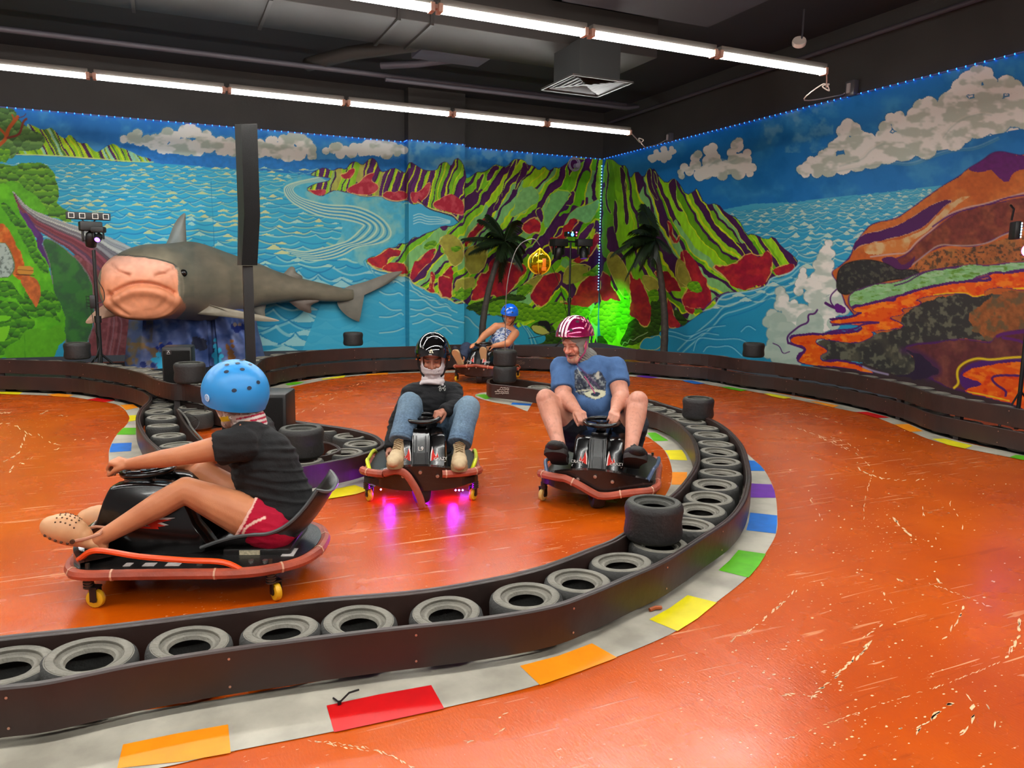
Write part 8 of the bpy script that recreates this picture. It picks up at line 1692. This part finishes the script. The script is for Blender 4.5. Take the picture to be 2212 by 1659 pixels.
# clogs
cr = mat('clog_tan', '#c89468', .5, var=.06, scale=10); crd = mat('clog_hole', '#4a2c18', .7)
def clog(heel, toe, up, holes=True):
    heel, toe = Vector(heel), Vector(toe); f = (toe - heel).normalized(); up = (Vector(up) - f * Vector(up).dot(f)).normalized(); s = f.cross(up); off = e.matrix_world.translation; ln = (toe - heel).length
    Bm = Matrix((s, f, up)).transposed(); P = lambda x, y, z: heel + Bm @ Vector((x, y * ln, z)); F = Fig()
    for y, w_, h in ((.16, .036, .028), (.3, .042, .034), (.42, .050, .050), (.52, .057, .060), (.62, .062, .066), (.7, .064, .066), (.78, .062, .060), (.86, .054, .050)): F.ell(P(0, y, .03 + (h - .03) * .6), (w_, .062, h), Bm)
    o = F.build('clog', cr, e, .005, 5)
    B = MB(); B.tube([P(-.05, .42, .04) - off, P(-.052, .2, .075) - off, P(-.03, .02, .10) - off, P(.03, .02, .10) - off, P(.052, .2, .075) - off, P(.05, .42, .04) - off], .007, 8, sx=.6); B.build('strap', mat('strap_tan', '#c08a70', .5), o)
    for s_ in (-1, 1): B = MB(); B.cyl(P(s_ * .052, .42, .042) - off, P(s_ * .062, .42, .042) - off, .010, 10); B.build('rivet', crd, o)
    if holes:
        from mathutils.bvhtree import BVHTree
        bv = BVHTree.FromPolygons([v.co for v in o.data.vertices], [tuple(p.vertices) for p in o.data.polygons])
        pts = [((x * .019, .5 + .09 * r_ + .02 * (x % 2), .2), up, .004) for r_ in range(5) for x in (-2, -1, 0, 1, 2)] + [((-.1, .5 + .11 * k, .022), None, .007) for k in range(5)] + [((.1, .5 + .11 * k, .022), None, .007) for k in range(5)]
        for (x, y, z), u_, r_ in pts:
            p = P(x, y, z) - off; d = -up if u_ is not None else (P(0, y, z) - off - p).normalized(); h = bv.ray_cast(p, d)
            if h[0]: B = MB(); B.ball(h[0], (r_, r_, r_), 5); B.build('hole', crd, o)
clog(j(207, 1188, -.24), j(98, 1152, -.27), f3 @ Vector((-.2, .25, 1))); clog(anR + f3 @ Vector((0, -.06, -.07)), anR + f3 @ Vector((.02, .2, -.03)), f3 @ Vector((0, 0, 1)), False)
# face covering with print, collar
F = Fig(); P_h = lambda x, y, z: hc + HB @ Vector((x, y, z))
F.ell(P_h(0, -.012, .03), (.084, .101, .10), HB); F.ell(P_h(0, .012, -.03), (.072, .084, .086), HB); F.limb([(P_h(-.045, .0, -.06), .034), (P_h(0, .06, -.09), .034), (P_h(.045, 0, -.06), .034)]); F.limb([(P_h(0, -.01, -.05), .07), (neckb + Vector((0, 0, .035)), .076), (neckb + Vector((0, 0, .01)), .082)], flat1=True)
HBi3, hcn3 = np.array(HB.transposed()), np.array(hc)
def bal3(co, no):
    g = fbm(co[:, 0] * 70 + co[:, 2] * 40 + 90, co[:, 1] * 60 + co[:, 2] * 70 + 90, 4, 3); c = np.tile(hx('#b89c90'), (len(co), 1)); c[g > .52] = hx('#8c7a70'); c[g > .62] = hx('#e0d8d0'); l = (co - hcn3) @ HBi3.T
    k = (np.abs(l[:, 2] + .07) < .012) & (l[:, 1] > .0); c[k] = hx('#d0b020'); b = (l[:, 1] < -.03) & (l[:, 2] < -.075); c[b] = hx('#c8bcb4'); c[b & (np.sin(l[:, 2] * 300) > .2)] = hx('#a01c38'); return c
F.build('face_covering', mat_attr('printed_knit', .8, .15, .2, 60), e, .005, 4, paint=bal3)
hb2 = basis(HB @ Vector((0, 1, .06)), HB @ Vector((0, 0, 1)))
ho, S = helmet(e, hc + HB @ Vector((0, -.012, .045)), hb2, .140, .152, .146, mat('helmet_blue', '#2a86c8', .38, spec=.4), lambda ph: 86 + 46 * (.5 - .5 * math.cos(ph)) ** .55 if abs(((ph + PI) % (2 * PI)) - PI) > .01 else 84)
vents(ho, S, [(30, 250), (30, 215), (22, 180), (48, 250), (48, 215), (12, 300), (85, 215), (85, 240), (78, 195), (40, 180)], mat('vent_navy', '#0c2038', .5), .009)
B = MB(); c_ = S(R(92), R(292), 1.004); n_ = (S(R(92), R(292), 1.05) - c_).normalized(); X = Matrix.Translation(c_) @ n_.to_track_quat('Z', 'Y').to_matrix().to_4x4(); B.cyl((0, 0, 0), (0, 0, .002), .017, 22, 0, X); B.tube([(.008 * math.cos(t), .010 * math.sin(t), .003) for t in [2 * PI * q / 16 for q in range(16)]], .0012, 5, 1, X, closed=True); B.build('side_badge', [mat('badge_white', '#b8d4ec', .4), mat('badge_blue', '#5a8ab8', .4)], ho)
# ------------------------------------------------------------------ the woman in the background
K = K_wom; f3 = K.to_3x3(); e = person(K, 'woman in blue and white tank top and bright blue helmet riding in the background')
j = lambda x, y, ly: J(K, x, y, ly)
hipC = K @ Vector((0, -.25, .30)); chest = j(1090, 722, -.16); neckb = j(1096, 703, -.14); shL, shR = j(1072, 706, -.10), j(1112, 720, -.16)
elL, elR = j(1046, 725, .0), j(1096, 741, .0); wrL, wrR = j(1031, 742, .12), j(1064, 748, .11); hpL, hpR = K @ Vector((.11, -.22, .25)), K @ Vector((-.11, -.22, .25))
kneeL, kneeR = j(1007, 752, .05), j(1062, 762, .06); anL, anR = j(997, 780, .34), j(1048, 778, .30); hc = j(1100, 682, -.08); HB = basis(f3 @ Vector((-.1, 1, -.55)), f3 @ Vector((-.2, .3, 1)))
F = Fig(); F.limb([(hipC, .14), (chest, .13)]); F.limb([(shL, .055), (neckb + Vector((0, 0, -.03)), .08), (shR, .055)]); F.limb([(neckb, .055), (hc + HB @ Vector((0, -.03, -.08)), .052)])
F.limb([(shL, .06), (elL, .050), (wrL, .028)]); F.limb([(shR, .064), (elR, .052), (wrR, .028)])
for hp_, kn_, an_ in ((hpL, kneeL, anL), (hpR, kneeR, anR)): F.limb([(hp_, .09), (kn_, .06), (an_, .036)])
hand(F, wrL, j(1022, 746, .2) - wrL + Vector((0, 0, .01)), f3 @ Vector((-.1, .1, -1)), -1, (20, 40, 60), .92); hand(F, wrR, j(1054, 750, .2) - wrR + Vector((0, 0, .02)), f3 @ Vector((.2, .1, -1)), 1, (40, 80, 110), .92); head(F, hc, HB, 1.0, smile=1)
hb_, hw_ = np.array(HB.transposed()), np.array(hc)
def wom_extra(co, no, c):
    l = (co - hw_) @ hb_.T; x, y, z = l[:, 0], l[:, 1], l[:, 2]; near = (y > .03) & (np.abs(z) < .12); g = lambda cx, cz, rx, rz: np.exp(-((x - cx) / rx) ** 2 - ((z - cz) / rz) ** 2) * near
    for mk, col, a in ((np.clip(g(0, -.057, .022, .006), 0, 1), '#d8c8c0', .8), (np.clip(g(.0285, .008, .014, .004) + g(-.0285, .008, .014, .004), 0, 1), '#4a2c20', .8)): c[:] = c * (1 - (mk * a)[:, None]) + hx(col) * (mk * a)[:, None]
    return c
F.build('body', skinM, e, .007, 4, paint=skin_paint('#c88860', '#b87450', wom_extra))
F = Fig(); F.limb([(hipC + Vector((0, 0, -.05)), .165), (hipC.lerp(chest, .5), .165), (chest + Vector((0, 0, -.01)), .150)], flat0=True); F.limb([(shL.lerp(neckb, .45) + Vector((0, 0, -.01)), .055), (chest, .12)]); F.limb([(shR.lerp(neckb, .45) + Vector((0, 0, -.01)), .055), (chest, .12)]); F.ell(j(1082, 736, -.03), (.12, .1, .1))
def tank(co, no):
    g = fbm(co[:, 0] * 13 + co[:, 2] * 9 + 40, co[:, 1] * 13 + co[:, 2] * 12 + 40, 4, 3); c = np.tile(hx('#b8c0cc'), (len(co), 1)); c[g > .5] = hx('#2f4c8c'); c[g > .58] = hx('#c4c8cc'); c[g > .66] = hx('#3a5890'); c[g < .36] = hx('#5a6a88'); return c
F.build('tank_top', clothM, e, .009, 4, disp=folds(.005, 8, 3), paint=tank)
F = Fig(); 
for hp_, kn_, an_ in ((hpL, kneeL, anL), (hpR, kneeR, anR)): F.limb([(hp_, .115), (kn_, .082), (kn_.lerp(an_, .8), .062)], flat1=True)
F.limb([(hpL, .12), (hpR, .12)]); F.build('jeans', mat('dark_denim', '#222c44', .85, bump=.2, bscale=100), e, .009, 4, disp=folds(.005, 8, 3))
tan = mat('sole_tan', '#b89468', .7); nav = mat('shoe_navy', '#1c1c28', .7)
shoe(e, anL + f3 @ Vector((0, .0, -.06)), anL + f3 @ Vector((.06, .12, .17)), f3 @ Vector((0, -.8, .4)), nav, tan, .25, .052); shoe(e, anR + f3 @ Vector((0, .02, -.06)), anR + f3 @ Vector((.0, .10, .19)), f3 @ Vector((0, -.8, .4)), nav, tan, .25, .048)
hb2 = basis(HB @ Vector((0, 1, .15)), HB @ Vector((0, 0, 1))); ho, S = helmet(e, hc + HB @ Vector((0, -.008, .04)), hb2, .122, .142, .125, mat('helmet_bright_blue', '#0f5ed0', .2, coat=.6), lambda ph: 82 + 26 * (1 - math.cos(ph)) / 2)
vents(ho, S, [(60, 30), (60, -30), (35, 0), (40, 60), (40, -60)], mat('vent_navy', '#0c2038', .5), .011)
off = e.matrix_world.translation; B = MB()
for q in (-1, 1): B.tube([p - off for p in (hc + HB @ Vector((q * .095, .01, .01)), hc + HB @ Vector((q * .08, .03, -.05)), hc + HB @ Vector((q * .03, .06, -.11)), hc + HB @ Vector((0, .06, -.12)))], .006, 6)
B.build('chin_strap', blk, ho)
F = Fig(); F.limb([(hc + HB @ Vector((.0, -.07, -.03)), .05), (hc + HB @ Vector((-.03, -.09, -.12)), .035), (hc + HB @ Vector((-.05, -.1, -.2)), .015)]); F.build('hair', mat('hair_grey', '#8a7c6c', .7), e, .009, 3)
# ================================================================== WORN SCRATCHES IN THE FLOOR PAINT, BARRIER WRITING, LOOSE CABLES
rs = random.Random(11)
Z7s = lambda *p: T(1400, 850, .4877, p)
SCR = [(Z7s((365, 1095), (480, 1030), (580, 940), (670, 860)), 5, .95), (Z7s((725, 1345), (800, 1280), (900, 1190), (990, 1100)), 7, .95), (Z7s((595, 1335), (660, 1330), (740, 1345)), 6, .9), (Z7s((610, 1530), (800, 1460), (1000, 1385), (1250, 1310), (1400, 1255), (1560, 1190)), 3, .7),
       (Z7s((1240, 840), (1380, 890), (1520, 945)), 3, .8), (Z7s((1590, 1170), (1640, 1080), (1650, 1010)), 8, .8), (Z7s((660, 155), (800, 200), (920, 260), (980, 320)), 2, .8), (Z7s((900, 320), (1000, 370), (1100, 385), (1250, 380)), 4, .7), (Z7s((1090, 560), (1160, 630)), 7, .8), (Z7s((1210, 460), (1220, 560), (1290, 660)), 3, .6),
       (Z7s((1340, 490), (1380, 560), (1420, 670)), 3, .6), (Z7s((1430, 1340), (1450, 1420), (1380, 1520)), 12, .6), (Z7s((1510, 1380), (1530, 1470)), 8, .5), (Z7s((1170, 1510), (1300, 1400), (1340, 1380)), 11, .7), (Z7s((1310, 1090), (1390, 970), (1400, 945)), 6, .8), (Z7s((950, 1080), (1040, 1020)), 5, .7), (Z7s((1010, 850), (1080, 930)), 6, .7),
       (Z7s((930, 250), (870, 210), (800, 190)), 1.5, .8), (Z7s((1000, 330), (950, 500), (960, 600)), 1.5, .6), (Z7s((1240, 530), (1320, 500), (1340, 480)), 1.5, .8), (Z7s((720, 470), (770, 560)), 2, .8), (Z7s((1240, 800), (1300, 850)), 8, .7), (Z7s((1100, 820), (1130, 830)), 5, .8),
       (Z44((0, 970), (150, 960), (280, 1060), (400, 1110)), 3, .8), (Z44((60, 1420), (200, 1350), (260, 1250), (300, 1100)), 3, .6), (Z44((460, 1100), (550, 1180), (720, 1230)), 3, .8), (Z44((330, 1390), (520, 1330), (720, 1260)), 2, .8), (Z44((120, 1540), (180, 1440), (280, 1440)), 4, .6), (Z44((850, 1165), (1330, 1130)), 1.5, .7), (Z44((490, 850), (560, 820)), 2, .9), (Z44((580, 850), (820, 885)), 1.5, .9), (Z44((0, 840), (120, 840)), 3, .6),
       (Z6((0, 1390), (250, 1420), (430, 1480), (530, 1546)), 5, .85), (Z5((1830, 960), (2000, 1000), (2212, 1030)), 6, .7), (Z6((850, 1390), (910, 1375)), 7, .8), (Z6((1010, 1350), (1080, 1310)), 5, .7), (Z6((1040, 1240), (1130, 1210)), 7, .6),
       (Z33((380, 1100), (700, 970), (900, 880)), 1.2, .7), (Z33((370, 900), (700, 860), (1100, 800)), 1.2, .7), (Z33((640, 1020), (800, 930), (760, 1140)), 1.2, .8), (Z33((1080, 745), (1300, 690), (1600, 680)), 1.2, .8), (Z11((900, 1180), (1150, 1260)), 1.6, .8), (Z11((1570, 1240), (1800, 1340), (2212, 1520)), 1.6, .85), (Z11((1590, 1070), (1900, 1120), (2100, 1200)), 1.3, .8)]
B = MB()
for P, w, dens in SCR:
    c = chaikin(P, 2, False)
    for (x0, y0), (x1, y1) in zip(c[:-1], c[1:]):
        n = max(1, int(math.hypot(x1 - x0, y1 - y0) / 5))
        for k in range(n):
            if rs.random() > dens * .75: continue
            t = (k + rs.random()) / n; x, y = x0 + (x1 - x0) * t, y0 + (y1 - y0) * t; o = rs.uniform(-.5, .5) * w; ww = w * rs.uniform(.12, .5) + .35; a = math.atan2(y1 - y0, x1 - x0) + rs.uniform(-.5, .5); ll = rs.uniform(1.5, 4) * (1 + w / 6)
            dx, dy = math.cos(a), math.sin(a); x -= dy * o; y += dx * o * .6
            q = [(x + dx * ll * u - dy * ww * v, y + dy * ll * u + dx * ww * v * .55) for u, v in ((-1, rs.uniform(-.3, .3)), (-.4, -1), (.5, -rs.uniform(.3, 1)), (1, rs.uniform(-.3, .3)), (.4, rs.uniform(.4, 1)), (-.5, rs.uniform(.3, 1)))]
            B.add([gz(a_, b_, .0011) for a_, b_ in q], [tuple(range(6))])
for k in range(420):      # loose chips
    x, y = rs.uniform(1420, 2212), rs.uniform(900, 1659)
    if x < 1700 and y < 1380: continue
    r = rs.uniform(.6, 2.4) * (y / 1300); B.add([gz(x + r * math.cos(t) * 1.6 * rs.uniform(.5, 1.2), y + r * math.sin(t) * .7, .0011) for t in (0, 1.2, 2.4, 3.6, 4.9)], [tuple(range(5))])
structure(B.build('trim_9', mat('bare_wood_chip', '#dcb487', .7, var=.2, scale=40)))
def writing(ob, rows, m, name):
    out = []
    for y, xa, xb in rows:
        n = int((xb - xa) / 1.1); out.append(onface(ob, [(xa + (xb - xa) * k / n, y + rs.uniform(-1.1, 1.1)) for k in range(n + 1)], .004))
    return strokes(ob, [l for l in out if len(l) > 2], m, .0035, name)
ob_ = [o for o in bpy.data.objects if o.name.startswith('outer_board') and o.parent == fb][0]
pw_ = mat('faded_white', '#a89c90', .7)
writing([o for o in bpy.data.objects if o.name.startswith('inner_board') and o.parent == fb][0], [(838, 1080, 1100), (842, 1074, 1100), (846, 1069, 1099), (850, 1070, 1099)], pw_, 'faded_writing')
writing([o for o in bpy.data.objects if o.name.startswith('lower_board') and o.parent == per][-1], [(780, 1114, 1128), (783, 1112, 1134), (786, 1114, 1133)], mat('faded_brown', '#6a5244', .7), 'faded_writing')
cord('floor_cable', [gz(385, 884, .2), gz(395, 893, .18), gz(404, 905, .19), gz(415, 925, .18), gz(430, 942, .19), gz(444, 958, .18)], .008, 'grey cable lying between the tyres left of the rider in black', '#5a5650')
cord('floor_cable', [gz(396, 892, .16), gz(415, 897, .2), gz(430, 912, .14), gz(420, 928, .18), gz(408, 918, .15), gz(425, 905, .19)], .004, 'thin tangled black cable inside the leaf-shaped barrier', '#171514')
